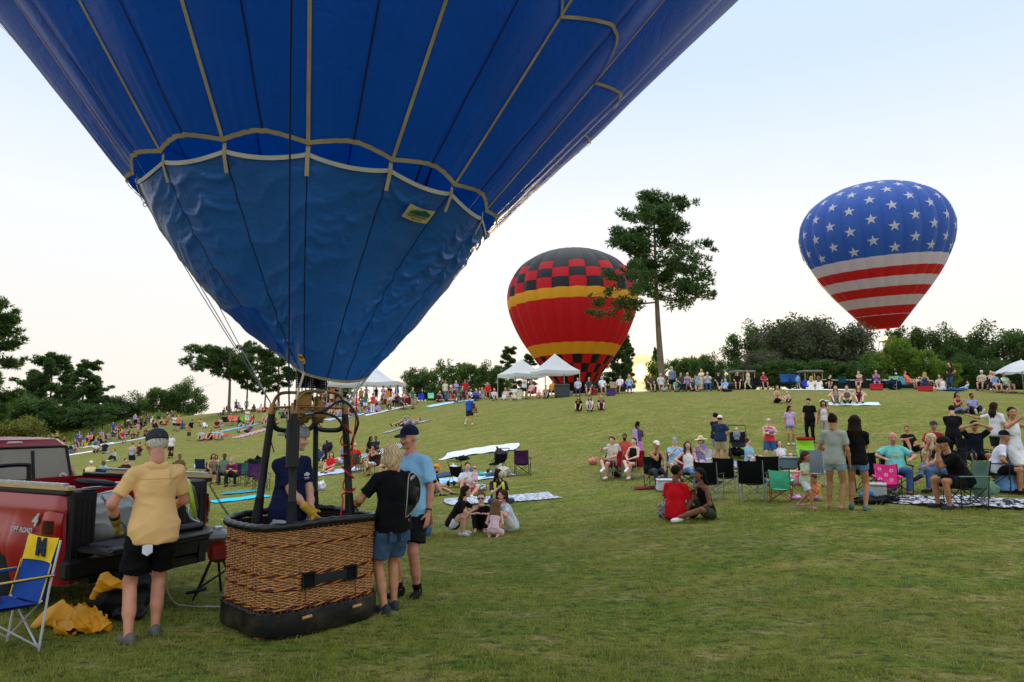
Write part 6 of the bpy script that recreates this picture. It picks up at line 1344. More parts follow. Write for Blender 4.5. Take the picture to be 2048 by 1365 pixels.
# stars and stripes balloon, tethered just above the trees
dU = 78.0; cu = at(1767, 668, dU); Ru = 149 / F * dU * cP; spinU = R(-97.5)
gang = lambda g_: (math.degrees(spinU) + (g_ + .5) * 15 + 90 + 180) % 360 - 180          # gore angle from the side facing the field
canton = lambda g_: -125 < gang(g_) < 63
usb, usurf = far2((cu[0], cu[1], cu[2]), Ru * .92, (R(4), R(-4.0), 0), 24, [.03, .107, .155, .21, .26, .312, .36, .415, .47, .53, .59, .65, .72, .80, 1.0],
           lambda g_, i: ['fred', 'fred', 'white', 'fred', 'white', 'fred', 'white'][i] if i < 7 else ('blue' if canton(g_) else ('fred', 'white')[i % 2]),
           ['blue', 'white', 'fred'], 'stars and stripes balloon floating above the trees', spinU, .045, .93)
# stars, skirts, baskets and burners of the far balloons
def add_star(parent, surf, u, a, size, m):
    c = surf(np.array([u]), np.array([a]))[0]; du = surf(np.array([u + .004]), np.array([a]))[0] - surf(np.array([u - .004]), np.array([a]))[0]; da = surf(np.array([u]), np.array([a + .004]))[0] - surf(np.array([u]), np.array([a - .004]))[0]
    lu, la = np.linalg.norm(du) / .008, np.linalg.norm(da) / .008; P = [surf(np.array([u]), np.array([a]))[0]]
    for k in range(10):
        rr = size * (1 if k % 2 == 0 else .39); t = PI / 2 + k * PI / 5
        for f in (.5, 1.0): P.append(surf(np.array([u + rr * f * math.sin(t) / lu]), np.array([a + rr * f * math.cos(t) / la]))[0])
    Fc = []
    for k in range(10):
        i, j = 1 + 2 * k, 1 + 2 * ((k + 1) % 10); Fc += [[0, i, j], [i, i + 1, j + 1, j]]
    b = MB(); b.add(P, Fc); o = b.build('star', m, parent, False); return o
M_STAR = FB['white']
for g_ in range(24):
    if not canton(g_): continue
    for u in ((.445, .54, .637, .735, .83) if g_ % 2 else (.485, .582, .68, .775)): add_star(usb, usurf, u, spinU + (g_ + .5) * 2 * PI / 24, .62, M_STAR)
def skirt(parent, surf, u0, rbot, drop, m, name='skirt', n=40, prof_=None):
    a = np.linspace(0, 2 * PI, n + 1); t0 = surf(np.full(n + 1, u0), a); b = MB(); G = []
    for t in np.linspace(0, 1, 6): G.append(np.c_[t0[:, 0] * (1 - t) + rbot * np.cos(a) * t, t0[:, 1] * (1 - t) + rbot * np.sin(a) * t, t0[:, 2] - drop * t + .05 * np.cos(a * 12) * (t == 1)])
    b.grid(np.array(G)); return b.build(name, m, parent)
skirt(usb, usurf, .107, 1.75, 1.35, FB['fred'])
b = MB(); aa = np.linspace(0, 2 * PI, 41); rr_ = usurf(np.full(41, .107), aa); b.tube(rr_[:-1], .035, 5, closed=True); b.build('mouth_tape', mat('pale_tape', '#b7a9a9', rough=.8), usb)
b = MB(); b.box((0, 0, -2.6), (1.2, 1.4, 1.1), bev=.12); b.build('basket', M_WICK, usb)
for sx in (-.5, .5):
    for sy in (-.55, .55): b = MB(); b.tube([(sx, sy, -2.1), (sx * .7, sy * .7, -.9)], .03, 5); b.build('upright', M_DARK, usb); b = MB(); b.tube([(sx * .7, sy * .7, -.9), (sx * 2.4, sy * 2.2, .35)], .012, 4); b.build('flying_wire', M_DARK, usb)
b = MB(); b.box((0, 0, -.9), (.8, .9, .12)); b.build('burner_frame', M_DARK, usb)
for sx in (-.16, .16): b = MB(); b.ball((sx, -.2, -.52), (.13, .13, .26), 10); b.build('burner_flame', mat('burner_flame', '#ffb050', rough=1, emit=5.0), usb)
skirt(chk, csurf, .03, 1.3, .3, FB['black'], 'skirt')
for sx in (-.5, .5): b = MB(); b.tube([(sx, -.5, .1), (sx * .9, -.4, 1.2)], .03, 5); b.build('upright', M_DARK, chk)

# ------------------------------------------------------------------ tents, umbrella, carts, fence on the crest
M_TENT = mat('tent_vinyl', '#e0e2e6', rough=.5, var=.05, scale=2, transl=.30); M_POLEW = mat('tent_pole', '#c4c6c8', rough=.4, metal=.3)
def popup(px, py, d, half, zeave, ztop, label, rz=.25):
    q = at_depth(px, d); t = empty('popup_canopy', q, rz, label, 'canopy', 'pop-up canopies on the crest')
    b = MB(); n = 9
    for k in range(4):
        a0 = PI / 4 + k * PI / 2; c0, c1 = np.array([math.cos(a0), math.sin(a0)]) * half * 1.414, np.array([math.cos(a0 + PI / 2), math.sin(a0 + PI / 2)]) * half * 1.414
        G = []
        for s in np.linspace(0, 1, n):
            e = c0 + (c1 - c0) * s; G.append([(e[0] * (1 - v), e[1] * (1 - v), zeave + (ztop - zeave) * (v ** 1.25) - .05 * math.sin(PI * s) * (1 - v)) for v in np.linspace(0, .995, n)])
        b.grid(G)
    b.build('roof', M_TENT, t)
    for k in range(4):
        a0 = PI / 4 + k * PI / 2; c0, c1 = np.array([math.cos(a0), math.sin(a0)]) * half * 1.414, np.array([math.cos(a0 + PI / 2), math.sin(a0 + PI / 2)]) * half * 1.414
        b = MB(); b.grid([[((c0 + (c1 - c0) * s)[0], (c0 + (c1 - c0) * s)[1], zeave - .05 * math.sin(PI * s) - v * .28) for v in (0, 1)] for s in np.linspace(0, 1, 9)]); b.build('valance', M_TENT, t)
        b = MB(); b.tube([(c0[0] * .985, c0[1] * .985, -.5), (c0[0] * .985, c0[1] * .985, zeave)], .028, 6); b.build('leg', M_POLEW, t)
        b = MB(); b.tube([(c0[0] * .98, c0[1] * .98, zeave - .05), (0, 0, zeave + .35)], .016, 5); b.build('truss_bar', M_POLEW, t)
popup(1043, 790, 62, 1.6, 2.05, 3.45, 'smaller white pop-up canopy, partly behind the other one', .55); popup(1110, 788, 58, 1.6, 2.0, 3.50, 'white pop-up canopy in front of the chequered balloon', .35)
def marquee():
    q0, q1 = at_depth(690, 74), at_depth(748, 74); t = empty('marquee', at_depth(722, 74), 0, 'large white two peaked marquee on the crest behind the crowd', 'marquee')
    O = np.array(t.location); b = MB(); X = np.linspace(-4.6, 4.4, 46); Y = np.linspace(-3, 3, 25); zE, pk = 2.2, [(-2.3, 3.75), (1.35, 4.0)]
    G = [[(x, y, zE + .05 + .22 * math.cos((x + .45) * PI / 4.5 * 1.0) * 0 + max((p_z - zE) * max(0, 1 - math.hypot((x - p_x) / 2.75, y / 3.1)) ** 1.45 for p_x, p_z in pk) - .12 * math.sin(PI * (x + 4.6) / 4.5) ** 2 * (abs(y) / 3) ** 6) for y in Y] for x in X]
    b.grid(G); b.build('roof', M_TENT, t)
    G = np.array(G)
    for e in (G[:, 0], G[:, -1], G[0], G[-1]): b = MB(); b.grid(np.stack([e, e - np.array([0, 0, .30])], 1)); b.build('valance', M_TENT, t)
    for x in (-4.5, 0, 4.3):
        for y in (-2.9, 2.9): b = MB(); b.tube([(x, y, -.6), (x, y, zE)], .05, 6); b.build('leg', M_POLEW, t)
    for p_x, p_z in pk: b = MB(); b.tube([(p_x, 0, -.6), (p_x, 0, p_z - .05)], .05, 6); b.build('centre_pole', M_POLEW, t)
    for x in (-2.9, -1.6, .6): b = MB(); b.ball((x, -1.2, 2.35), (.11, .11, .13), 8); b.build('hanging_lamp', mat('warm_lamp', '#ffc070', rough=1, emit=4.0), t)
    for x, c in ((-3.6, '#e07a3c'), (-2.7, '#7d8e95')): b = MB(); b.box((x, 1.8, .9), (.5, .05, 1.7)); b.build('side_banner', cloth(c), t)
    return t
marquee()
def umbrella(px, d, label):
    q = at_depth(px, d); t = empty('umbrella', q, .3, label, 'umbrella'); b = MB(); aa = np.linspace(0, 2 * PI, 33); b.grid([[(r_ * math.cos(a) * (1 - .04 * math.cos(8 * a) * r_), r_ * math.sin(a), 1.35 + .75 * (1 - (r_ / 1.5) ** 1.3) - .10 * (r_ / 1.5) ** 4 * abs(math.sin(4 * a))) for a in aa] for r_ in (.02, .5, .9, 1.2, 1.5)]); b.build('canopy', M_TENT, t)
    b = MB(); b.tube([(0, 0, -.2), (0, 0, 2.2)], .025, 6); b.build('pole', M_POLEW, t); b = MB(); b.grid([[(x, -1.2 - .1 * z, z) for z in (0, .6, 1.2)] for x in np.linspace(-1.2, 1.2, 6)]); b.build('side_cloth', cloth('#1d2433'), t)
umbrella(2048, 43, 'white umbrella shelter with a dark side cloth at the crest end')
def cart(px, d, label):
    q = at_depth(px, d); t = empty('golf_cart', q, .1, label, 'golf cart', 'golf carts by the thicket'); t.scale = (.78,) * 3; M_G = mat('cart_roof', '#6f6f6c', rough=.6, var=.1); M_GP = mat('sunlit_cart_post', '#cfae6a', rough=.4, metal=.2)  # warm post colour has the low sunlight on the posts painted in
    b = MB(); b.box((0, .5, 1.88), (1.1, 1.7, .28), bev=.08); b.build('roof', M_G, t)
    for sx in (-.42, .42):
        for sy in (-.2, 1.2): b = MB(); b.tube([(sx, sy, .9), (sx, sy, 1.76)], .035, 6); b.build('post', M_GP, t)
        for sy in (0, 1.4): b = MB(); b.lathe([(.05, -.1), (.2, -.1), (.23, 0), (.2, .1), (.05, .1)], 12, (sx * 1.1, sy, .23), roty(PI / 2)); b.build('wheel', M_TYRE, t)
    b = MB(); b.box((0, .6, .55), (1.1, 2.0, .5), bev=.12); b.build('body', M_DARK, t); b = MB(); b.box((0, .1, 1.0), (1.0, .15, .5), bev=.05); b.build('seat_back', M_DARK, t)
for px, l in ((1478, 'golf cart with a grey roof, first of the pair beside the small dark tree'), (1501, 'golf cart with a grey roof next to the seated man in black'), (1617, 'golf cart with a grey roof behind the two blond women'), (1636, 'golf cart with a grey roof next to the black fence end')): cart(px, 56, l)
fq = [at_depth(p, 53.5) for p in (1645, 1672, 1700, 1728, 1756, 1784, 1812, 1840, 1868)]
fe = empty('screen_fence', fq[0], 0, 'low black fence panels with a white top rail behind the crest chairs', 'fence'); Of = np.array(fq[0])
for i, (a, c) in enumerate(zip(fq[:-1], fq[1:])):
    a, c = a - Of, c - Of; b = MB(); b.grid([[a + (c - a) * s + np.array([0, 0, z]) for z in (0, .62)] for s in (0.02, .5, .98)]); b.grid([[a + (c - a) * s + np.array([0, .03, z]) for z in (0, .62)] for s in (0.98, .5, .02)]); b.build('panel', cloth('#17181c'), fe)
    b = MB(); b.tube([a + np.array([0, 0, .68 if i % 3 else .74]), c + np.array([0, 0, .68])], .035, 6); b.build('top_rail', M_POLEW, fe); b = MB(); b.tube([a + np.array([0, 0, -.1]), a + np.array([0, 0, .7])], .025, 6); b.build('post', M_DARK, fe)
# ------------------------------------------------------------------ blankets
def pattern_mat(name, c1, c2, kind='check', sc=5.0):
    m = D.materials.new(name); m.use_nodes = True; t = m.node_tree; N = t.nodes; L = t.links; b = N['Principled BSDF']; b.inputs['Roughness'].default_value = .9; b.inputs['Specular IOR Level'].default_value = .1; tcn = N.new('ShaderNodeTexCoord')
    if kind == 'check': x = N.new('ShaderNodeTexChecker'); x.inputs['Scale'].default_value = sc; x.inputs['Color1'].default_value = (*srgb(c1), 1); x.inputs['Color2'].default_value = (*srgb(c2), 1); L.new(tcn.outputs['Object'], x.inputs[0]); o = x.outputs[0]
    else:
        x = N.new('ShaderNodeTexWave' if kind == 'stripe' else 'ShaderNodeTexNoise'); x.inputs['Scale'].default_value = sc; L.new(tcn.outputs['Object'], x.inputs[0]); r = N.new('ShaderNodeValToRGB'); r.color_ramp.interpolation = 'CONSTANT'; r.color_ramp.elements[0].color = (*srgb(c1), 1); r.color_ramp.elements[1].color = (*srgb(c2), 1); r.color_ramp.elements[1].position = .5; L.new(x.outputs[0], r.inputs[0]); o = r.outputs[0]
    L.new(o, b.inputs['Base Color']); return m
def blanket(px, py, wx, wy, label, m, hd=0, lift=.015, name='blanket', crumple=.03):
    p = P2W(px, py); rz = facing(p[0], p[1], hd); c, s = math.cos(rz), math.sin(rz); g = np.random.default_rng(int(px * 7 + py)); nx, ny = max(8, int(wx * 7)), max(6, int(wy * 7)); G = []; ph = g.random(6) * 6; crumple *= .4
    for i in range(nx + 1):
        r_ = []
        for j in range(ny + 1):
            u, v = (i / nx - .5) * wx, (j / ny - .5) * wy; u2 = u + .10 * wx * .3 * math.sin(v * 2.2 + ph[0]); v2 = v + .10 * wy * .4 * math.sin(u * 1.8 + ph[1])
            X, Y = u2 * c - v2 * s, u2 * s + v2 * c; z = gz(p[0] + X, p[1] + Y) - p[2] + lift + .03 + crumple * (1 + math.sin(u * 7 + ph[2] + 2 * math.sin(v * 3)) * math.sin(v * 8 + ph[3]))
            if i in (0, nx) or j in (0, ny): z -= .02
            r_.append((X, Y, z))
        G.append(r_)
    b = MB(); b.grid(G); o = b.build(name, m if not isinstance(m, str) else cloth(m)); o.location = p; return tag(o, label, 'blanket')
def lump(px, py, size, col, label, name, cat, seed=1, dz=0.0, vox=None, amp=.02):
    """a small soft thing: bag, heap of clothes"""
    p = P2W(px, py); sx, sy, sz = size; g = np.random.default_rng(seed * 13 + int(px)); P = [EL((0, 0, sz * .38), (sx * .46, sy * .44, sz * .38), None, [(np.array([0, 0, .01]), np.array([0, 0, -1.]))])]
    for k in range(6): c = g.uniform(-.32, .32, 2); P.append(EL((c[0] * sx, c[1] * sy, sz * g.uniform(.25, .68)), np.array([sx * g.uniform(.12, .26), sy * g.uniform(.14, .28), sz * g.uniform(.16, .32)]), rotx(g.normal() * .5) @ rotz(g.normal())))
    P.append(RC((sx * g.uniform(-.2, .2), 0, sz * .6), (sx * g.uniform(-.3, .3), sy * .1, sz * .98), min(sx, sz) * .16, min(sx, sz) * .06))
    V, Q = sdf_mesh(P, vox or max(.013, min(size) / 11), min(size) * .07, wrinkle(seed, max(amp, min(size) * .16), 2.6 / max(.12, min(sx, sz)))); o = link(name, npmesh(name, V, Q, [cloth(col) if isinstance(col, str) else col])); o.location = p + np.array([0, 0, dz]); o.rotation_euler = (0, 0, g.uniform(-.6, .6)); return tag(o, label, cat)
def boxthing(px, py, size, col, label, name, cat, hd=0, lid=None, parts=True):
    p = P2W(px, py); t = empty(name, p, facing(p[0], p[1], hd), label, cat); sx, sy, sz = size; b = MB(); b.box((0, 0, sz * .42), (sx, sy, sz * .84), bev=.03); b.build('body', plastic(col) if isinstance(col, str) else col, t); b = MB(); b.box((0, 0, sz * .92), (sx * 1.04, sy * 1.04, sz * .16), bev=.02); b.build('lid', plastic(lid or col), t); b = MB(); b.tube([(-sx * .4, 0, sz), (-sx * .3, 0, sz * 1.12), (sx * .3, 0, sz * 1.12), (sx * .4, 0, sz)], .012, 6); b.build('handle', M_DARK, t); return t
def stroller(px, py, hd, label, col='#121316', s=1.0, baby=True, hood=False):
    p = P2W(px, py); t = empty('stroller', p, facing(p[0], p[1], hd), label, 'stroller'); t.scale = (s,) * 3; m = cloth(col)
    for sx in (-.26, .26):
        for sy, rr in ((-.33, .14), (.33, .11)): b = MB(); b.lathe([(.02, -.025), (rr * .8, -.025), (rr, 0), (rr * .8, .025), (.02, .025)], 14, (sx, sy, rr), roty(PI / 2)); b.build('wheel', M_TYRE, t)
        b = MB(); b.tube([(sx, .33, .12), (sx, 0, .45), (sx, -.42, 1.02)], .013, 6); b.build('frame_tube', M_BLK, t); b = MB(); b.tube([(sx, -.33, .14), (sx, .05, .55)], .012, 6); b.build('frame_tube', M_BLK, t)
    b = MB(); b.tube([(-.26, -.42, 1.02), (.26, -.42, 1.02)], .016, 6); b.build('handle', M_BLK, t)
    b = MB(); b.grid([[(x, y, z - .03 * (1 - (x / .24) ** 2)) for x in np.linspace(-.24, .24, 6)] for y, z in ((.34, .36), (.2, .44), (0, .45), (-.14, .50), (-.26, .82))]); b.build('seat', m, t)
    b = MB(); b.grid([[(x, y, .20 - .04 * (1 - (x / .25) ** 2)) for x in np.linspace(-.25, .25, 6)] for y in np.linspace(-.3, .3, 5)]); b.build('basket', m, t)
    if hood: b = MB(); b.grid([[(x * .25, -.26 + .40 * math.sin(a) * math.sqrt(max(0, 1 - .25 * x * x)), .80 + .30 * math.cos(a) * math.sqrt(max(.1, 1 - .5 * x * x))) for x in np.linspace(-1, 1, 8)] for a in np.linspace(-.7, 1.2, 7)]); b.build('hood', m, t)
    return t
# ------------------------------------------------------------------ the crowd: people one can make out, one by one
def SIT(px, py, label, hd=0, cc='#16171a', clabel=None, pose='chair', fc='#2b2d30', ck='camp', few=None, **k):
    """a person in a folding chair; the chair is a thing of its own"""
    p = P2W(px, py); few = p[1] > 30 if few is None else few
    chair(p[0], p[1], hd, clabel or 'chair under the ' + label, cc, ck, fc, few=few, group=k.pop('cgroup', None))
    if isinstance(pose, str): pose = dict(base=pose, arms='thigh')
    if ck == 'low': pose = dict(pose, sit=-.2)
    return PP(px, py, label, pose, hd, **k)
GND = 'up'
def G_(base, arms='lap', **k): return dict(base=base, arms=arms, **k)
DENIM = mat('denim_cloth', '#5d83ad', rough=.85, var=.3, scale=14, bump=.3, bscale=90); DENIMD = mat('dark_denim', '#2b4a74', rough=.85, var=.3, scale=14, bump=.3, bscale=90)
M_PLAID = pattern_mat('plaid', '#1d1d22', '#b9b4ad', 'check', 40); M_FLORAL = pattern_mat('floral', '#a99cc8', '#6d6aa0', 'noise', 30); M_CAMO = pattern_mat('print', '#c4c4cc', '#2a2b33', 'noise', 9)
# -- picnic kids right of the basket
PP(914, 1072, 'girl in black tee and white shorts crouching with one hand raised', G_('squat', ('phone', (.05, .36, .22)), yaw=-.2), 75, top=('tee', '#131315'), bot=('short_shorts', '#c9cdd8'), hair=('long', 'dark'), h=1.50, shoes='#c9c9c9', w=.92)
PP(963, 1060, 'boy with dark sunglasses sitting with arms round his knees', G_('up', 'knee'), -5, top=('tee', '#0f1013'), bot=('pants', '#101013'), hair=('short', 'red'), h=1.22, glasses=True, skin='fair', bare=True, child=True)
PP(990, 1074, 'toddler in a pink dress kneeling with her back to us', G_('kneel', 'lap', lean=.5), 165, top=('dress', '#dcb3bd'), bot=None, hair=('long', 'light'), h=1.02, child=True, skin='fair', bare=True)
PP(1024, 1062, 'girl in a grey white tee with very long brown hair sitting sideways', G_('up', 'knee', lean=.3), -75, top=('tee', '#b9c0cc'), bot=('shorts', '#c2bcae'), hair=('long', 'brown'), h=1.42, w=.92, bare=True)
PP(846, 1076, 'girl with long blond hair sitting behind the legs of the man in blue', G_('cross', 'lap'), 200, top=('tank', '#3f6a94'), bot=('shorts', '#36506e'), hair=('long', 'blond'), h=1.35, w=.9, skin='tan')
PP(996, 1012, 'woman in a plum polo with a lime safety vest looking aside', G_('cross', ('phone', 'lap'), yaw=-.9), 10, top=('polo', '#3d1a3a'), bot=('jeans', DENIMD), hair=('longfront', 'dark'), h=1.72, w=1.10, skin='fair')
pv = P2W(996, 1012); 
pvz = facing(pv[0], pv[1], 10); vt = empty('safety_vest', (pv[0], pv[1], pv[2]), pvz, 'lime yellow safety vest worn open over the plum polo', 'vest')
Jv = make_pose(**G_('cross', ('phone', 'lap'), yaw=-.9))
for sg in (1, -1):
    q = lambda a, f, u: Jv['chest'] + Jv['s'] * a * sg + Jv['f'] * f + Jv['u'] * u
    b = MB(); b.ribbon(spline([q(.12, -.155, -.02), q(.12, -.10, .17), q(.105, .05, .185), q(.115, .135, .08), q(.13, .150, -.10), q(.14, .15, -.26)], 5), np.tile(Jv['s'], (26, 1)), .07); b.build('strap', cloth('#b7d92a'), vt)
blanket(1005, 1000, 3.2, 1.6, 'pale patterned picnic blanket under the woman in the safety vest', pattern_mat('pale_print', '#cdd0d8', '#8a93a3', 'noise', 9), 15)
PP(934, 990, 'smiling man in a white tee holding a pink dressed baby', G_('upone', ((.05, .26, .0), (.02, .24, -.10)), yaw=-.3), -5, top=('tee', '#c9ccd6'), bot=('shorts', '#c33a30'), hair=('short', 'dark'), h=1.76, shoes='#cfcfca')
pb = P2W(950, 990); person((pb[0] - .02, pb[1] - .30, pb[2] + .40), facing(pb[0], pb[1], -150), 'baby in pink with thin blond hair held by the man in white', dict(base='kneel', arms='lap', lean=.1), ('long', '#dfb0b4'), ('pants', '#dfb0b4'), ('fringe', 'light'), 'fair', .72, 1.1, lod=2, child=True, shoes='#d9c9c9')
lump(962, 982, (.5, .4, .3), pattern_mat('floral_bag', '#d3d6dc', '#33384c', 'noise', 22), 'floral patterned bag between the man in white and the vest woman', 'bag', 'bag', 3); lump(962, 968, (.3, .2, .16), '#3fb5b0', 'turquoise cloth lying on the floral bag', 'cloth', 'cloth', 2, .27)
stroller(915, 975, 160, 'black folding stroller with a white bag hanging from it', s=.9); lump(906, 968, (.35, .25, .4), '#c4c9d6', 'white plastic bag hanging in the black stroller', 'carrier_bag', 'bag', 5, .38); lump(884, 982, (.22, .16, .16), '#d98a26', 'orange toy on the grass before the man with the orange cap', 'toy', 'toy', 8, .1)
PP(858, 992, 'bearded man in an orange cap and black tee sitting sideways', G_('upone', ((.0, .42, -.05), (.0, .40, -.02)), lean=.25, nod=.2), 75, top=('tee', '#131315'), bot=('shorts', '#7f8c9c'), hair=('short', 'brown'), beard='brown', hat=('cap', '#d9893a'), h=1.76)
blanket(905, 962, 4.6, 1.8, 'sky blue patterned blanket spread behind the strollers', pattern_mat('sky_print', '#7fb2d8', '#c3d6e6', 'noise', 3), 10); blanket(880, 952, 3.0, 1.2, 'dark navy groundsheet at the far edge of the sky blue blanket', '#2f3f58', 5)
blanket(960, 903, 3.6, 1.7, 'white sheet laid alone on the open slope', '#c9cbdc', -12, crumple=.05)
lump(925, 921, (.75, .4, .22), '#141416', 'black jacket dropped on the grass below the white sheet', 'jacket', 'jacket', 4)
stroller(996, 950, -150, 'black wagon stroller loaded with bags', s=1.0); lump(1000, 945, (.6, .5, .6), '#3a2d2a', 'dark bundle of clothes in the wagon stroller', 'clothes_bundle', 'clothes', 2, .4); lump(1006, 955, (.55, .4, .5), '#b9b7ac', 'cream tote bag in front of the wagon stroller', 'tote_bag', 'bag', 6)
CHP(1045, 951, 8, 'empty dark purple camp chair standing alone on the slope', col='#3a1638', frame_c='#1a1a1c', arm='#151417')
lump(985, 955, (.6, .35, .25), '#42586b', 'blue grey backpack beside the cream tote bag', 'backpack', 'bag', 9)
# -- group with red chairs
SIT(1222, 957, 'man in a beige tee in a red chair with one arm stretched out', -35, '#a1161c', 'red camp chair under the man in the beige tee', G_('chaircross', ((.10, .40, .12), 'lap')), '#8d8f92', top=('tee', '#b5aa9c'), bot=('shorts', '#5c2a33'), hair=('short', 'brown'), shoes='#d9d9d6', h=1.78)
SIT(1266, 957, 'woman in a black tank in a red chair with crossed legs', -30, '#a1161c', 'red camp chair under the woman in the black tank', G_('chaircross', 'lap'), '#8d8f92', top=('tank', '#121214'), bot=('short_shorts', '#141416'), hair=('pony', 'dark'), shoes='#d9d9d6', skin='fair')
SIT(1232, 941, 'dark haired man in a white shirt bending his head, behind the beige tee', -20, '#26262a', 'dark camp chair under the man in the white shirt', G_('chairlean', 'lap', nod=.4), top=('long', '#c5c9d6'), bot=('pants', '#23262e'), hair=('short', 'black'), skin='brown')
SIT(1250, 943, 'bearded man in an orange red tee behind the woman in the black tank', -5, '#26262a', 'dark camp chair under the man in the orange red tee', 'chair', top=('tee', '#b5483c'), bot=('shorts', '#3a3a3e'), hair=('short', 'black'), beard='black', skin='brown')
PP(1277, 934, 'woman in a pink and violet sari standing behind the red chairs', G_('stand', 'fold', yaw=.3), 165, top=('crop', '#5b4478'), bot=('skirt', '#c583b6'), hair=('pony', 'black'), skin='brown', h=1.62)
psr = P2W(1277, 934); b = MB(); b.grid([[(x + .10 * t, -.19 + .02 * math.sin(x * 30) - .05 * t, 1.40 - t * 1.1) for x in np.linspace(-.16, .02, 7)] for t in np.linspace(0, 1, 8)]); o = b.build('sari_drape', cloth('#b59fc4')); o.location = psr; o.rotation_euler = (0, 0, facing(psr[0], psr[1], 165)); tag(o, 'violet sari end draped down the back of the standing woman', 'sari')
lump(1234, 955, (.35, .3, .22), '#141416', 'black hat on the grass between the red chairs', 'sun_hat', 'hat', 3); lump(1186, 930, (.45, .3, .35), '#c97a72', 'pinkish bag on the grass behind the beige tee man', 'shoulder_bag', 'bag', 5)
# -- middle group
SIT(1312, 976, 'man in a white cap and black sleeveless top, hand at his chin', 20, '#141518', 'black camp chair under the man in the white cap', G_('chair', ('chin', 'knee'), lean=.20), top=('tank', '#101012'), bot=('jeans', '#3c3f4a'), hair=('short', 'black'), hat=('cap', '#d6d2c6'), skin='tan', shoes='#cfcabd', h=1.80)
SIT(1352, 960, 'white bearded man in a light blue shirt and grey cap', 5, '#4c5a4a', 'green camp chair with white frame under the white bearded man', G_('chair', ('phone', 'rest')), '#c9c9c9', top=('tee', '#8fb0d6'), bot=('shorts', '#a39a84'), hair=('fringe', 'white'), beard='white', hat=('cap', '#8a8f96'), skin='fair', w=1.15)
SIT(1379, 976, 'woman in a white tank and blue jeans with legs crossed', 10, '#6a1f22', 'maroon camp chair under the woman in the white tank', G_('chaircross', ('rest', 'lap')), top=('tank', '#d6d6da'), bot=('jeans', DENIM), hair=('longfront', 'brown'), shoes='#17171a', h=1.72)
SIT(1402, 956, 'woman in a lilac print shirt and straw sun hat', -20, '#d0cfca', 'white framed chair under the woman in the sun hat', G_('chair', 'phone', nod=.2), '#d0d0d0', top=('tee', M_FLORAL), bot=('shorts', '#b9b2c0'), hair=('bob', 'grey'), hat=('sunhat', '#c9b88f'), glasses=True)
boxthing(1336, 982, (.62, .40, .34), '#c9ccd6', 'white cool box on the grass before the white cap man', 'cool_box', 'cool box', 10); blanket(1298, 978, .9, .5, 'small dark red mat beside the white cap man', '#6e1a22', 0)
PP(1352, 1040, 'man in a bright red tee sitting on the grass seen from behind', G_('cross', 'lap', yaw=.5), 155, top=('tee', '#c00f1c'), bot=('shorts', '#2a1a1c'), hair=('short', 'black'), skin='brown', h=1.78, w=1.05)
PP(1418, 1038, 'woman in a black tank with long black hair and white sneakers', G_('upone', ('knee', 'lap'), lean=.25, yaw=-.3), -62, top=('tank', '#101012'), bot=('shorts', '#2e3a2a'), hair=('long', 'black'), skin='brown', h=1.70, shoes='#dcdcd8')
lump(1330, 1040, (.34, .25, .40), M_PLAID, 'black and white plaid backpack beside the man in red', 'backpack', 'bag', 4)
# -- row of empty chairs
CHP(1420, 1000, 165, 'empty black camp chair closest to the couple on the grass', col='#101113', frame_c='#8d9092'); CHP(1453, 985, 170, 'empty black camp chair holding a white bag', col='#101113', frame_c='#8d9092'); CHP(1507, 1002, 172, 'empty black camp chair between the bag chair and the mint chair', col='#101113', frame_c='#8d9092'); CHP(1538, 985, 178, 'empty black camp chair behind the mint child chair', col='#101113', frame_c='#8d9092')
CHP(1563, 1003, 175, 'small mint green child chair with red legs', col='#58c9a4', kind='child', frame_c='#a33a2c', scale=1.12)
lump(1458, 968, (.45, .3, .45), '#c9c2c6', 'white and pink bag lying in the black camp chair', 'beach_bag', 'bag', 4, .30); lump(1594, 1000, (.35, .16, .12), '#c792c0', 'lilac rolled mat on the grass beside the mint chair', 'rolled_mat', 'mat', 2)
PP(1443, 931, 'man in a navy tee, khaki shorts and white cap with his back to us', G_('stand', ('hip', (.10, .30, -.2))), 165, top=('tee', '#22304a'), bot=('shorts', '#a58f68'), hair=('short', 'brown'), hat=('cap', '#d9d6cd'), h=1.78, w=1.1, skin='tan')
PP(1434, 924, 'man in a dark tee and dark cap half hidden by the khaki shorts man', G_('stand', 'fold'), 150, top=('tee', '#1c2730'), bot=('shorts', '#8c93a0'), hair=('short', 'black'), hat=('cap', '#15191c'), h=1.80)
stroller(1478, 916, 5, 'large black wagon stroller standing on the slope', s=1.25); ps = P2W(1475, 916); person((ps[0], ps[1], ps[2] + .70), facing(ps[0], ps[1], 0), 'small blond child sitting in the wagon stroller', dict(base='up', arms='lap'), ('tee', '#8c93a8'), ('pants', '#55607a'), ('fringe', 'blond'), 'fair', .85, 1.0, lod=2, child=True); lump(1479, 918, (.6, .5, .4), '#17181b', 'dark bag in the basket of the wagon stroller', 'travel_bag', 'bag', 7, .1)
PP(1500, 930, 'woman in a light blue tee and black shorts leaning on one arm', G_('lounge', ('lap', 'lap'), lean=-.1, yaw=-.7), 60, top=('tee', '#84b2c4'), bot=('short_shorts', '#151518'), hair=('bun', 'brown'), skin='fair', w=1.1)
blanket(1500, 931, 2.6, 1.6, 'blue blanket under the woman in the light blue tee', '#7d9cc0', 12)
PP(1541, 931, 'blond woman in a coral pink tank holding a baby', G_('apart', ((.0, .26, .02), (-.02, .24, -.08))), 8, top=('tank', '#d23a50'), bot=('shorts', '#31517e'), hair=('fringe', 'blond'), skin='fair', h=1.66, w=1.12, glasses=True)
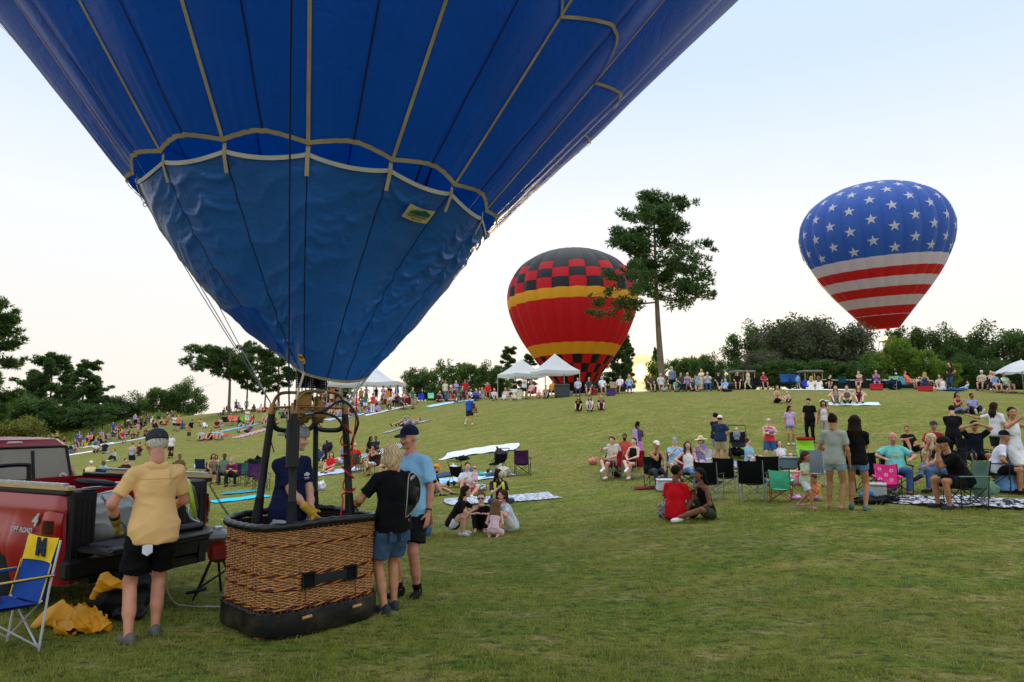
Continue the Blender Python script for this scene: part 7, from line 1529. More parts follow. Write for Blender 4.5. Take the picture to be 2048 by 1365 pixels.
pby = P2W(1541, 931); person((pby[0] + .0, pby[1] - .24, pby[2] + 1.16), facing(pby[0], pby[1], 60), 'baby in a floral romper lying in the arms of the blond woman', dict(base='lie', arms='side', lean=-1.1), ('tee', M_FLORAL), ('shorts', M_FLORAL), ('fringe', 'light'), 'fair', .66, 1.1, lod=2, child=True, shoes=None)
PP(1566, 932, 'pale legged person sitting hidden behind the woman with the baby', G_('up', 'back', lean=-.5), 20, top=('tee', '#c3c3c8'), bot=('short_shorts', '#5a6070'), hair=('long', 'light'), skin='fair', shoes='#cfcfd2')
PP(1582, 890, 'girl in a lilac top and denim shorts standing on the slope', G_('stand', 'down', yaw=-.7, nod=.2), 12, top=('tee', '#b69cc4'), bot=('short_shorts', DENIM), hair=('long', 'black'), skin='tan', h=1.60, w=.92, shoes='#d0d0d0')
PP(1622, 886, 'person in black tee and trousers looking down on the slope', G_('stand', 'down', nod=.5), -15, top=('tee', '#0c0c0e'), bot=('pants', '#0d0d0f'), hair=('short', 'black'), h=1.84)
PP(1653, 886, 'woman in a white top with long dark hair beside the person in black', G_('relaxed', 'down', yaw=-.4, nod=.3), -20, top=('tank', '#c6c3c4'), bot=('pants', '#8f8478'), hair=('long', 'black'), skin='tan', h=1.74)
CHP(1618, 938, 12, 'lime green and white beach chair with a red headrest', col='#79c026', kind='beach', frame_c='#cfd0d0', back='#84c62a'); pch = P2W(1618, 938); b = MB(); b.box((0, -.40, .98), (.56, .10, .12), bev=.04); o = b.build('headrest_pillow', cloth('#a81826')); o.location = pch; o.rotation_euler = (0, 0, facing(pch[0], pch[1], 12)); tag(o, 'dark red pillow strapped on the lime beach chair', 'pillow')
CHP(1632, 972, 170, 'blue and white striped beach chair behind the toddlers', col=pattern_mat('deck_stripe', '#b9c3dc', '#7f8fb8', 'stripe', 9), kind='beach', frame_c='#cfd0d0')
boxthing(1580, 938, (.7, .45, .40), '#5d7282', 'blue grey cool box beside the lime beach chair', 'cool_box', 'cool box', 5)
PP(1592, 972, 'person in a pink tee and white cap lying back beside the mint chair', G_('lounge', 'lap', lean=-.7), -70, top=('tee', '#d46a78'), bot=('shorts', '#b9aeb4'), hair=('short', 'light'), hat=('cap', '#d9d9e0'), h=1.6, skin='fair')
PP(1612, 1018, 'toddler girl in a pale green tee walking in pink shoes', G_('stride', ((.02, .22, -.12), 'down'), nod=.2), 60, top=('tee', '#b6c7a8'), bot=('shorts', '#c3cbd6'), hair=('long', 'brown'), h=1.05, child=True, skin='tan', shoes='#c07a92')
PP(1634, 1003, 'toddler in an orange tee sitting on the grass', G_('cross', 'phone', nod=.3), -40, top=('tee', '#d98a4c'), bot=('shorts', '#8796b4'), hair=('short', 'brown'), h=.95, child=True, skin='tan', bare=True)
PP(1671, 1020, 'woman in a grey tee and pale denim shorts with a hair bun, back to us', G_('relaxed', ('down', (.10, .25, -.2))), 168, top=('tee', '#9aa097'), bot=('short_shorts', mat('pale_denim', '#8ea4bc', rough=.85, var=.2, scale=14)), hair=('bun', 'dark'), skin='tan', h=1.76, bare=True)
PP(1716, 1020, 'woman in a black tee and blue denim shorts with long brown hair, back to us', G_('relaxed', ('fold', 'down'), feet=((.14, -.05, .085), (-.12, .06, .085))), 172, top=('tee', '#101113'), bot=('short_shorts', DENIM), hair=('long', 'dark'), skin='tan', h=1.74, shoes='#4b6a74')
CHP(1748, 985, 150, 'folded black camp chair frame behind the woman in the black tee', col='#101113', frame_c='#17181a'); lump(1752, 1008, (1.3, .35, .18), '#121317', 'long black bag lying behind the two standing women', 'chair_bag', 'bag', 6); lump(1735, 1006, (.3, .2, .2), '#2a78b0', 'small bright blue bag on the long black bag', 'pouch', 'bag', 3, .08)
boxthing(1757, 1003, (.32, .32, .38), '#b9bab6', 'white lidded jug on the grass beside the pink chair', 'drink_jug', 'jug', 0)
# -- group at the frame edge
SIT(1795, 988, 'bald man with a grey beard in a teal tee leaning back', 10, '#131418', 'black camp chair under the bald man in teal', G_('chairback', 'rest', nod=.15), top=('tee', '#66b0a8'), bot=('jeans', '#3a557e'), hair=None, beard='grey', glasses=False, skin='red', h=1.80, w=1.12)
b = MB(); pbm = P2W(1795, 988); Jm = make_pose(base='chairback', arms='rest', nod=.15); q = lambda a, f, u: Jm['chest'] + Jm['s'] * a + Jm['f'] * f + Jm['u'] * u; b.ribbon(np.array([q(-.07, .158, -.05), q(0, .162, -.035), q(.07, .158, -.05)]), np.tile(Jm['u'], (3, 1)), .035); o = b.build('shirt_print', cloth('#cf9a3c')); o.location = pbm; s_ = 1.8 / 1.72; o.scale = (s_,) * 3; o.rotation_euler = (0, 0, facing(pbm[0], pbm[1], 10)); tag(o, 'yellow print across the chest of the teal tee', 'shirt print')
pk = CHP(1778, 1000, 6, 'pink flowered child chair on black legs', col='#d6367f', kind='child', frame_c='#1a1a1c', scale=1.18)
for fx, fz in ((-.09, .50), (.10, .52), (.0, .42), (.10, .34), (-.08, .33)):
    for k in range(5): b = MB(); b.ball((fx + .024 * math.cos(k * 1.257), -.250 + (.5 - fz) * .28, fz + .024 * math.sin(k * 1.257)), (.013, .005, .013), 6); tag(b.build('petal_print', cloth('#d9cfd6'), pk), kind='stuff')
SIT(1892, 985, 'grey blond woman in a dark top and jeans leaning forward with crossed legs', -62, '#131418', 'black camp chair under the grey blond woman', G_('chaircross', ((.0, .36, -.12), 'knee'), lean=.40), top=('tank', '#22242c'), bot=('jeans', mat('mid_denim', '#5878a4', rough=.85, var=.25, scale=14)), hair=('longfront', 'paleblond'), shoes='#20222e', skin='light')
SIT(1932, 1018, 'man in a black tee and backward black cap, fists at his mouth', -58, '#5d7a68', 'sage green camp chair under the man in the black tee', G_('chairlean', ('chin', 'chin'), lean=.42), '#16171a', top=('tee', '#0d0d0f'), bot=('shorts', '#17171a'), hair=('short', 'black'), hat=('capback', '#101012'), skin='tan', h=1.82, w=1.15)
lump(1968, 1010, (.5, .4, .45), '#5f7a64', 'green bag hanging behind the sage green chair', 'chair_pouch', 'bag', 5, .15)
blanket(1856, 1004, 2.6, 1.2, 'black and white patterned blanket before the pink chair', M_CAMO, 8, crumple=.05); blanket(1990, 1008, 1.9, 1.0, 'black and white patterned blanket end behind the sage chair', M_CAMO, -10, crumple=.05)
SIT(1872, 945, 'man in a red tee and dark cap sitting behind the grey blond woman', -10, '#17181b', 'black camp chair under the man in the red tee', 'chair', top=('tee', '#8e1a24'), bot=('shorts', '#5c6a80'), hair=('short', 'black'), hat=('cap', '#33363c'), skin='tan')
PP(1912, 938, 'person in a black tee standing with short black hair, back to us', G_('stand', 'fold', nod=.3), 175, top=('tee', '#15161a'), bot=('pants', '#1a1b20'), hair=('short', 'black'), skin='light', h=1.66)
PP(1819, 905, 'man in a black printed tee sitting on the slope with a raised knee', G_('upone', ('knee', 'lap'), yaw=.4), 22, top=('tee', '#101012'), bot=('shorts', '#131316'), hair=('short', 'brown'), skin='tan', shoes='#d6d6d6')
SIT(1952, 950, 'man in a navy tee and cap shading his face with both hands', 20, '#16181c', 'black camp chair under the man shading his face', G_('chairlean', ('brow', 'brow'), lean=.15), top=('tee', '#10141f'), bot=('shorts', '#1d2028'), hair=('short', 'dark'), hat=('cap', '#0f1116'), skin='tan', w=1.1)
PP(1998, 935, 'woman in a white tee with long dark hair pointing with outstretched arm', G_('stand', ('down', 'side'), yaw=.4), 150, top=('tee', '#d2d3da'), bot=('shorts', '#2a2d36'), hair=('long', 'dark'), skin='tan', h=1.66)
SIT(1992, 985, 'man in a white tee and black flat cap sitting with his back half turned', 95, '#2f3a34', 'dark green camp chair under the man in the flat cap', G_('chairlean', ('thigh', 'knee'), lean=.30), top=('tee', '#c6c9d6'), bot=('shorts', '#141519'), hair=('fringe', 'grey'), hat=('cap', '#17181a'), skin='tan', shoes='#141416')
PP(2037, 985, 'woman in a white dress with dark hair lifting her arms at the frame edge', G_('stand', ((.30, .30, .25), (.10, .35, .20)), yaw=.7), 60, top=('dress', '#d3d3d8'), bot=None, hair=('pony', 'black'), skin='tan', h=1.76)
lump(2028, 955, (.5, .25, .6), '#e0762a', 'orange bag hanging between flat cap man and the white dress', 'orange_bag', 'bag', 4, .3); lump(1960, 948, (.4, .3, .3), '#2f8fc4', 'bright blue bag in front of the man shading his face', 'blue_bag', 'bag', 2, .35)
PP(2012, 985, 'person in a light blue shirt partly hidden behind the orange bag', G_('up', 'lap'), 160, top=('tee', '#6fa0d2'), bot=('shorts', '#39465c'), hair=('short', 'dark'), skin='tan')
# -- middle distance on the right slope
for px, lb, tp, hr in ((1158, 'girl in a black hoodie, first of three friends sitting below the crest', '#131317', 'black'), (1180, 'girl in a white tee, middle of three friends sitting below the crest', '#cfcdd0', 'brown'), (1202, 'blond friend in dark plaid, last of three sitting below the crest', '#4a3038', 'blond')):
    PP(px, 822 - (px > 1190) * 2, lb, G_('up', 'phone', nod=.2), -10 + (px - 1158) * .3, top=('long' if hr == 'black' else 'tee', tp), bot=('shorts', '#22232a'), hair=('longfront', hr), h=1.5)
PP(1553, 806, 'woman in a tan top and black shorts sitting beside a small child', G_('lounge', 'lap', lean=.1, yaw=.3), 50, top=('tank', '#a58a70'), bot=('shorts', '#15151a'), hair=('long', 'brown')); PP(1577, 805, 'small blond child in white crouching on the slope', G_('squat', 'lap'), -30, top=('tee', '#cfcdc4'), bot=('shorts', '#c4b9a2'), hair=('fringe', 'blond'), h=.95, child=True)
PP(1672, 808, 'woman in a grey tank, first of three sitting on the white blanket', G_('up', 'knee'), 5, top=('tank', '#8c8780'), bot=('shorts', '#5a5c50'), hair=('longfront', 'light'), skin='fair'); PP(1695, 808, 'person in an olive tank, middle of three on the white blanket', G_('lounge', 'lap', lean=-.1), 0, top=('tank', '#4a5a48'), bot=('shorts', '#6e7a80'), hair=('bun', 'light')); PP(1718, 807, 'woman in maroon with red hair, last of three on the white blanket', G_('up', 'knee'), 5, top=('tank', '#5c2228'), bot=('short_shorts', '#c9c2bd'), hair=('longfront', 'red'), skin='fair')
blanket(1710, 809, 2.4, 1.0, 'pale blanket under the three women on the upper slope', '#c3d3cf', 5); lump(1650, 806, (.6, .3, .2), '#d2d0c8', 'white cloth bundle on the grass beside the three women', 'white_bundle', 'cloth', 3)
PP(1915, 826, 'woman in a maroon top and jeans holding a drink on the slope', G_('cross', ('phone', 'lap'), yaw=.3), 45, top=('tank', '#6a2630'), bot=('jeans', DENIM), hair=('long', 'dark'), skin='tan'); PP(1948, 828, 'man in a white printed tee and black trousers lounging on the slope', G_('lounge', ('lap', 'back'), lean=-.3, yaw=-.4), 15, top=('tee', M_FLORAL), bot=('pants', '#1d1820'), hair=('short', 'black'), skin='brown', shoes='#cfcfd2')
PP(938, 851, 'man in a royal blue tee walking up the slope', G_('stride', ((.0, .25, -.1), 'down'), nod=.2), 150, top=('tee', '#1f4fa8'), bot=('shorts', '#2b323c'), hair=('short', 'brown'), h=1.76, shoes='#d0d0d0'); pcb = P2W(947, 851); person((pcb[0], pcb[1], pcb[2] + .75), facing(pcb[0], pcb[1], 150), 'child in a brown top carried by the man in royal blue', dict(base='up', arms='knee'), ('tee', '#8a5c3c'), ('pants', '#7a4a30'), ('long', 'brown'), 'light', .95, 1.0, lod=3, child=True)
PP(806, 853, 'man lying on the striped towel with raised knees', G_('lie', 'brow', lean=-.8), -60, top=('tee', '#4a6a94'), bot=('shorts', '#27344e'), hair=('short', 'brown')); PP(822, 852, 'woman lying beside him on the striped towel', G_('lie', 'lap'), -60, top=('tank', '#9a948e'), bot=('shorts', '#6c7078'), hair=('pony', 'light')); blanket(812, 854, 3.4, 1.2, 'black and white striped towel under the lying couple', pattern_mat('towel_stripe', '#c9c9c9', '#33363c', 'stripe', 4), 35)
# -- between basket and hill
PP(738, 907, 'woman with long black hair hugging her companion on the zigzag blanket', G_('cross', 'lap', lean=.2), 40, top=('tee', '#1c1e24'), bot=('shorts', '#2a2c33'), hair=('long', 'black'), skin='brown'); PP(752, 907, 'man in a dark green tee sitting with the long haired woman', G_('cross', 'fold', lean=.1, yaw=-.5), -20, top=('tee', '#1d2e30'), bot=('shorts', '#8a7a60'), hair=('short', 'black'), skin='brown'); blanket(748, 908, 3.6, 1.6, 'navy and white zigzag blanket under the hugging couple', pattern_mat('zigzag', '#c9ced8', '#27304a', 'stripe', 2.2), 20)
SIT(743, 950, 'curly haired woman in a black top and white shorts in a camp chair', -28, '#4a2226', 'maroon camp chair under the curly haired woman', G_('chaircross', ('lap', 'chin')), top=('tank', '#16161a'), bot=('shorts', '#cfcdd2'), hair=('curly', 'black'), skin='tan', shoes='#141416'); SIT(775, 955, 'person in white mostly hidden by the blond woman', -25, '#4a2226', 'maroon camp chair hidden behind the blond woman', G_('chair', 'lap'), top=('tee', '#c9c9d2'), bot=('short_shorts', '#c4b9b0'), hair=('long', 'brown'))
SIT(710, 945, 'white haired person in a bright red shirt behind the rope post', 160, '#2c5a4a', 'dark green camp chair under the person in the bright red shirt', 'chair', top=('tee', '#d2311f'), bot=('shorts', '#b9a888'), hair=('fringe', 'white'), h=1.78, w=1.15)
PP(660, 945, 'woman in a red polo sitting with hands together on a pale blanket', G_('upone', 'lap', yaw=-.4), -30, top=('polo', '#c01a22'), bot=('short_shorts', '#2a2f42'), hair=('long', 'brown')); blanket(650, 948, 3.4, 1.4, 'pale blue blanket under the woman in the red polo', '#a9b9d0', 20)
PP(682, 929, 'person in a cornflower tee reclining with a hand up', G_('lounge', ('brow', 'lap')), -60, top=('tee', '#4f7ac4'), bot=('shorts', '#c4c4c8'), hair=('short', 'grey'), w=1.1); SIT(640, 935, 'child in a cap in a dark chair behind the young man', -15, '#2c1a24', 'dark maroon chair behind the uprights', 'chair', top=('tee', '#24405c'), bot=('shorts', '#30323a'), hair=('short', 'dark'), h=1.4); lump(655, 905, (.7, .4, .7), '#2a2433', 'dark purple camera bag with pointed flaps', 'camera_bag', 'bag', 7)
PP(625, 965, 'small child in teal sitting at the blanket edge behind the uprights', G_('cross', 'lap'), 10, top=('tee', '#3f7f86'), bot=('shorts', '#c23a8a'), hair=('short', 'brown'), h=1.0, child=True); lump(617, 985, (.45, .35, .4), '#c2338c', 'hot pink backpack behind the young man', 'pink_backpack', 'bag', 3); lump(640, 982, (.5, .2, .4), '#c9cbd6', 'white cloth hanging beside the pink backpack', 'white_cloth', 'cloth', 9)
blanket(482, 999, 1.9, 1.0, 'turquoise towel lying on the open grass', '#2fb3d0', 10, crumple=.02)
# -- row behind the truck
SIT(465, 972, 'woman in a plum top sitting forward with her hands joined', -12, '#3a1d40', 'purple camp chair under the woman in plum', G_('chairlean', 'phone'), top=('tee', '#6a2a4e'), bot=('jeans', '#1e2230'), hair=('short', 'blond'), w=1.1); SIT(446, 968, 'dark skinned man in a grey green shirt in the row behind the truck', -5, '#33373c', 'grey camp chair under the man in grey green', 'chair', top=('tee', '#5c6a5c'), bot=('pants', '#22252c'), hair=('short', 'black'), skin='dark'); SIT(425, 966, 'woman in an olive tank with dark hair in the row behind the truck', 8, '#33373c', 'grey camp chair under the woman in olive', 'chair', top=('tank', '#6a6848'), bot=('shorts', '#4a4438'), hair=('long', 'dark'), skin='tan'); PP(431, 945, 'woman in a white tank with short black hair above the row', G_('cross', 'chin'), -20, top=('tank', '#d6d6da'), bot=('shorts', '#272a33'), hair=('bob', 'black'))
CHP(484, 968, 5, 'empty bottle green camp chair', col='#2f5f50'); CHP(505, 972, -8, 'empty purple camp chair in front of the dark canopy', col='#40234c'); CHP(522, 980, 12, 'second empty purple camp chair nearer the basket', col='#4a2a52'); lump(508, 950, (1.1, .5, .8), '#141519', 'black folded sun canopy behind the purple chairs', 'folded_canopy', 'canopy', 4, .2); CHP(405, 952, 150, 'empty navy camp chair behind the truck rail', col='#1c2f4c'); lump(392, 958, (.7, .4, .4), '#20242c', 'dark bag beside the navy chair behind the truck', 'dark_bag', 'bag', 8); lump(395, 950, (.5, .3, .4), '#c6cad6', 'white cloth over the bag beside the navy chair', 'white_towel', 'towel', 5, .25)
blanket(490, 985, 1.6, .8, 'teal mat under the feet of the woman in plum', '#2f7f8c', 0)
SIT(358, 962, 'dark haired man in brown seated behind the shoulder of the man in yellow', 10, '#33373c', 'grey chair behind the shoulder of the man in yellow', 'chair', top=('tee', '#5c4a2c'), bot=('pants', '#2a2a2c'), hair=('short', 'black'), skin='brown')
SIT(180, 975, 'man in a white cap and yellow tee sitting behind the truck bed', 15, '#2c3e5c', 'navy chair under the man in the white cap and yellow tee', 'chair', top=('tee', '#d9c08a'), bot=('shorts', '#55585f'), hair=('fringe', 'grey'), hat=('cap', '#d9dbe0'), w=1.1); SIT(207, 972, 'grey haired person in a light blue top seen over the truck rail', 150, '#1f2c48', 'navy chair under the grey haired person', 'chair', top=('tee', '#7fb2c4'), bot=('shorts', '#55585f'), hair=('bob', 'light')); SIT(250, 970, 'person in dark red behind the arm of the man in yellow', 20, '#2c1a1e', 'dark red chair behind the man in yellow', 'chair', top=('tee', '#3a1a1e'), bot=('pants', '#22232a'), hair=('short', 'black'))
PP(341, 917, 'woman in a white tee and long brown skirt standing on the slope', G_('stand', ('hip', 'down')), -25, top=('tee', '#d2d0d2'), bot=('skirt', '#2e211c'), hair=('short', 'dark'), h=1.66); PP(262, 938, 'person in a grey vest and navy shorts standing with their back to us', G_('stand', 'down'), 160, top=('tank', '#9aa0aa'), bot=('shorts', '#1c2740'), hair=('short', 'light'), h=1.70, shoes='#cfcfcf'); PP(230, 922, 'boy in a grey tee sitting on the slope with arms round his knees', G_('up', 'knee'), -60, top=('tee', '#9aa2a4'), bot=('pants', '#1d2420'), hair=('short', 'red'), h=1.6, shoes='#d6d6dc'); PP(275, 912, 'person in maroon bending behind the standing grey vest', G_('squat', 'lap'), 60, top=('tee', '#7a1f2c'), bot=('pants', '#2a2c36'), hair=('short', 'dark'))
PP(190, 906, 'man in a white tee sitting on the lower slope', G_('lounge', 'knee', lean=.1), 20, top=('tee', '#d2d2d8'), bot=('shorts', '#5a5244'), hair=('short', 'black'), skin='brown'); PP(210, 907, 'person in a navy tee and white trousers kneeling, back to us', G_('kneel', 'lap', lean=.2), 160, top=('tee', '#161c2c'), bot=('pants', '#cfcfd4'), hair=('short', 'black')); PP(146, 908, 'woman in jeans reclining at the edge of the white blanket', G_('lounge', 'back'), -70, top=('tank', '#6e4a4c'), bot=('jeans', DENIM), hair=('long', 'dark')); PP(136, 905, 'dark dressed person leaning beside the woman in jeans', G_('lounge', 'back'), -60, top=('tee', '#262c26'), bot=('pants', '#20241f'), hair=('short', 'dark'), skin='tan'); blanket(152, 909, 3.4, 1.6, 'white blanket under the two reclining people', '#ced2d4', 20)
PP(377, 882, 'shirtless child in dark shorts standing on the slope', G_('stand', 'hip'), 170, top=None, bot=('shorts', '#3c3f40'), hair=('short', 'dark'), skin='tan', h=1.30, child=True)
PP(402, 881, 'man in a grey tee sitting wide kneed on the slope', G_('upone', 'knee'), -15, top=('tee', '#a4a8ac'), bot=('shorts', '#23252a'), hair=('short', 'dark')); PP(421, 880, 'woman in black sitting beside the red blanket', G_('up', 'knee'), -30, top=('tank', '#16161a'), bot=('shorts', '#17181b'), hair=('bob', 'brown')); PP(443, 880, 'person in a pale grey tee sitting curled beside the red blanket', G_('up', 'knee', lean=.4), -40, top=('tee', '#aab0b0'), bot=('shorts', '#8c8f8c'), hair=('short', 'dark')); blanket(428, 876, 2.2, 1.0, 'bright red blanket behind the seated three', '#c0262e', 0)
PP(495, 866, 'person in a plaid top lying propped on the striped red towel', G_('lounge', 'back', lean=-.6), -65, top=('tee', '#5e3f4c'), bot=('shorts', '#2a3450'), hair=('bun', 'dark')); blanket(512, 865, 3.6, 1.4, 'red and pale blue striped towel on the slope', pattern_mat('red_towel', '#b9c3d2', '#b02230', 'stripe', 1.2), 25)
# ------------------------------------------------------------------ people along the crest, one by one
def CR(px, py, who, hd=0, chairc=None, cname=None, pose='chair', place='on the crest', ck='camp', **k):
    lb = f'{who} {place}'
    if chairc: SIT(px, py, lb, hd, chairc, f'{cname} chair of the {who} {place}', pose, ck=ck, **k)
    else: PP(px, py, lb, pose if isinstance(pose, dict) else G_(pose, 'lap'), hd, **k)
A_ = 'by the canopies'; B_ = 'near the lone pine'; C_ = 'by the thicket'
T_ = lambda c, s='shorts', bc='#2b2e36', hk='short', hc='dark', **k: dict(top=('tee', c), bot=(s, bc), hair=(hk, hc), **k)
CR(988, 801, 'man in white with a black stripe sitting', 10, pose='up', place=A_, **T_('#c6ccd4', hc='grey')); CR(1012, 800, 'woman in white and red leaning sideways', -20, pose='up', place=A_, **T_('#c9b9bc', 'skirt', '#d2d0d0', 'long', 'light'))
CR(1030, 801, 'woman in a black top and long white skirt standing', -25, pose=G_('stand', 'fold'), place=A_, **T_('#17171b', 'skirt', '#d6d4cf', 'bun', 'black', h=1.7)); CR(1048, 799, 'woman in a white tee and black shorts standing', 15, pose=G_('stand', 'chin'), place=A_, **T_('#d2d6e0', 'shorts', '#141416', 'bob', 'brown')); boxthing(1039, 800, (.4, .25, .75), '#d6d8b4', 'pale yellow sign board standing between the two women by the canopies', 'sign_board', 'sign', 0)
CR(1063, 798, 'dark haired man in a pink tee', -30, '#c41a22', 'bright red', place=A_, **T_('#c9a0a0', skin='tan')); CR(1078, 797, 'child in pink sitting low', 0, pose='up', place=A_, top=('tee', '#d08a96'), bot=('shorts', '#8a2a30'), hair=('short', 'light'), h=1.2)
CR(1106, 796, 'man in an orange tee and dark cap', 5, '#2c2e33', 'black', place=A_, **T_('#d08a22', hat=('cap', '#3a3c40'))); boxthing(1124, 795, (1.1, .6, .95), '#3a4240', 'dark grey grill box with a lid under the near canopy edge', 'grill', 'grill', 0); CR(1092, 797, 'person in a tan top half hidden behind the orange tee', -10, pose='up', place=A_, **T_('#9a8a74', hc='light'))
CR(1156, 792, 'woman in pale blue with red stripes', 0, '#7a1f2a', 'dark red', place=A_, **T_('#a9b3c9', 'jeans', '#2e3c5a', 'long', 'brown')); CR(1178, 792, 'man in a charcoal polo', -5, '#7a1f2a', 'maroon', place=A_, **T_('#33343a', 'shorts', '#2c2f38', hc='red', w=1.1)); boxthing(1188, 790, (.5, .35, .4), '#c0242a', 'red cool box beside the man in charcoal', 'cool_box', 'cool box', 0); boxthing(1139, 792, (.5, .3, .35), '#7d8a96', 'grey cool box below the canopy leg', 'cool_box', 'cool box', 10)
CR(1205, 790, 'white haired woman in a white tee', 10, '#2a3f5c', 'navy', place=B_, **T_('#cfd2da', 'shorts', '#39435a', 'bob', 'white')); CHP(1228, 789, 5, 'empty tan camp chair along the crest near the lone pine', col='#a5916e', few=True); boxthing(1222, 792, (.6, .4, .4), '#4a2a80', 'purple bag under the tan chair on the crest', 'purple_bag', 'bag', 0); CR(1240, 788, 'person in white with a dark cap', -20, '#4b2f86', 'purple', place=B_, **T_('#cfcfd6', hat=('cap', '#2a2d3c')))
CR(1259, 787, 'long haired blond in a light blue tank', 0, '#39414c', 'grey', place=B_, top=('tank', '#7fb0dc'), bot=('jeans', '#4a6690'), hair=('longfront', 'blond')); CR(1302, 785, 'person in dark clothes below the low sun', 20, '#5a4a34', 'brown', place=B_, **T_('#4a4034')); CR(1322, 784, 'older man in a pale grey tee', 5, '#3a1f24', 'dark maroon', place=B_, **T_('#b4bcc0', 'shorts', '#b9b2a6', 'fringe', 'white')); lump(1330, 784, (.5, .4, .35), '#b9b9bc', 'pale bundle on the grass beside the older man on the crest', 'pale_bundle', 'bag', 3)
CR(1345, 784, 'white haired man in a blue vest standing', 170, pose=G_('apart', 'down'), place='beside the lone pine trunk', **T_('#5f7590', 'shorts', '#1d2436', 'fringe', 'white', w=1.08)); CR(1363, 784, 'dark haired woman in black and white sitting', 20, '#22242a', 'black', place=B_, **T_('#3a3a42', 'pants', '#2a2b30', 'long', 'dark')); CR(1354, 784, 'person in mint partly hidden by the standing man', 0, pose='up', place=B_, **T_('#5fb59c'))
CR(1376, 783, 'blond in a violet print dress', 5, '#2c3348', 'dark blue', place=B_, top=('dress', M_FLORAL), bot=None, hair=('bob', 'blond')); CR(1395, 784, 'child in a light blue long dress standing', 150, pose=G_('stand', 'down'), place=B_, top=('dress', '#7fa9c6'), bot=None, hair=('long', 'brown'), h=1.35); CR(1385, 783, 'person in dark grey sitting behind the violet print dress', 10, pose='up', place=B_, **T_('#3f4347'))
CR(1404, 783, 'pale woman in cream lit by the sun standing', -10, pose=G_('stand', 'fold'), place=B_, **T_('#d8c8a8', 'skirt', '#cdbb98', 'long', 'blond', h=1.5)); CR(1416, 783, 'heavy man in grey and jeans', 5, '#33363c', 'grey', pose=G_('chair', 'phone'), place=B_, **T_('#a3a9b0', 'jeans', '#2f5288', 'fringe', 'grey', w=1.3)); CR(1438, 782, 'person in black with a dark cap', 10, '#15161a', 'black', place=B_, **T_('#17181c', hat=('cap', '#1c1d22'))); CR(1449, 783, 'person in a sky blue tee leaning', -20, pose='lounge', place=B_, **T_('#5f93c4', 'shorts', '#b9bcc4', skin='fair')); lump(1455, 784, (.8, .5, .2), '#1a1b20', 'black blanket bundle at the end of the lone pine row', 'bundle', 'blanket', 4)
CR(1476, 781, 'man in a black tee with a box', 0, '#131418', 'black', place=C_, **T_('#121216')); CR(1497, 778, 'person in white walking', -60, pose=G_('stride', 'down'), place=C_, **T_('#cfc3a8', 'pants', '#c9bfa8', h=1.5)); CHP(1513, 779, 0, 'empty black camp chair between the cart and the plaid shirt on the crest', col='#131418', few=True); CR(1529, 780, 'bald man in a red plaid shirt reclining', 10, '#20222a', 'black', pose=G_('chairback', 'lap'), place=C_, top=('tee', '#8a2d38'), bot=('shorts', '#3c3438'), hair=('fringe', 'white'), skin='red')
CHP(1572, 780, 5, 'tall blue camp chair, first of two side by side on the crest', col='#27568c', few=True, scale=1.25); CHP(1590, 780, 0, 'tall blue camp chair, second of two side by side on the crest', col='#234b80', few=True, scale=1.25); CR(1597, 780, 'toddler in a light blue shirt and pale trousers standing', 175, pose=G_('stand', 'down'), place=C_, top=('tee', '#69a6dc'), bot=('pants', '#c3bdb0'), hair=('short', 'black'), h=1.05, child=True); CHP(1613, 779, 0, 'low bright blue camp chair behind the toddler on the crest', col='#2447b4', few=True, kind='low')
CR(1623, 781, 'blond woman in white sitting, first of two, back to us', 178, pose='cross', place=C_, **T_('#d5d2cf', 'pants', '#cfcac4', 'long', 'blond')); CR(1638, 781, 'blond woman in white sitting, second of two, back to us', 185, pose='cross', place=C_, **T_('#d8d4ce', 'pants', '#d2cdc7', 'long', 'light')); blanket(1640, 781, 4.2, 1.2, 'white sheet under the two blond women on the crest', '#d3d3d6', 0); CR(1656, 780, 'person in black bending over bags', 60, pose='squat', place=C_, **T_('#16171c'))
CHP(1689, 779, 20, 'empty dark teal sling chair on the crest', col='#123a4a', few=True, back='#14404f'); CR(1722, 779, 'pale woman resting her head on her knee', -20, '#26282d', 'black', pose=G_('chair', 'chin', lean=.4), place=C_, top=('tank', '#b98f96'), bot=('short_shorts', '#2a2a30'), hair=('bun', 'brown'), skin='fair'); CR(1754, 779, 'woman in a purple and grey tee', 5, '#26282d', 'black', pose=G_('chair', 'phone'), place=C_, **T_('#7c5a94', 'shorts', '#6a4a80', 'bob', 'brown')); boxthing(1753, 781, (.75, .5, .42), '#c41c2c', 'red cool bag standing before the woman in purple', 'cool_bag', 'cool box', 0)
CHP(1786, 780, -10, 'empty teal and green striped beach chair on the crest', col=pattern_mat('beach_stripe', '#3f9ab0', '#a9c63f', 'stripe', 6), kind='beach', few=True, frame_c='#c9cbcc'); lump(1788, 780, (1.3, .6, .8), '#10242e', 'dark blanket heaped over the front of the striped beach chair', 'dark_blanket', 'blanket', 5); CR(1817, 780, 'woman in coral stretched out', 60, '#4f9fb4', 'teal beach', pose=G_('chairback', 'lap'), ck='beach', place=C_, **T_('#d0604e', 'shorts', '#c07a66', 'short', 'red', skin='red'))
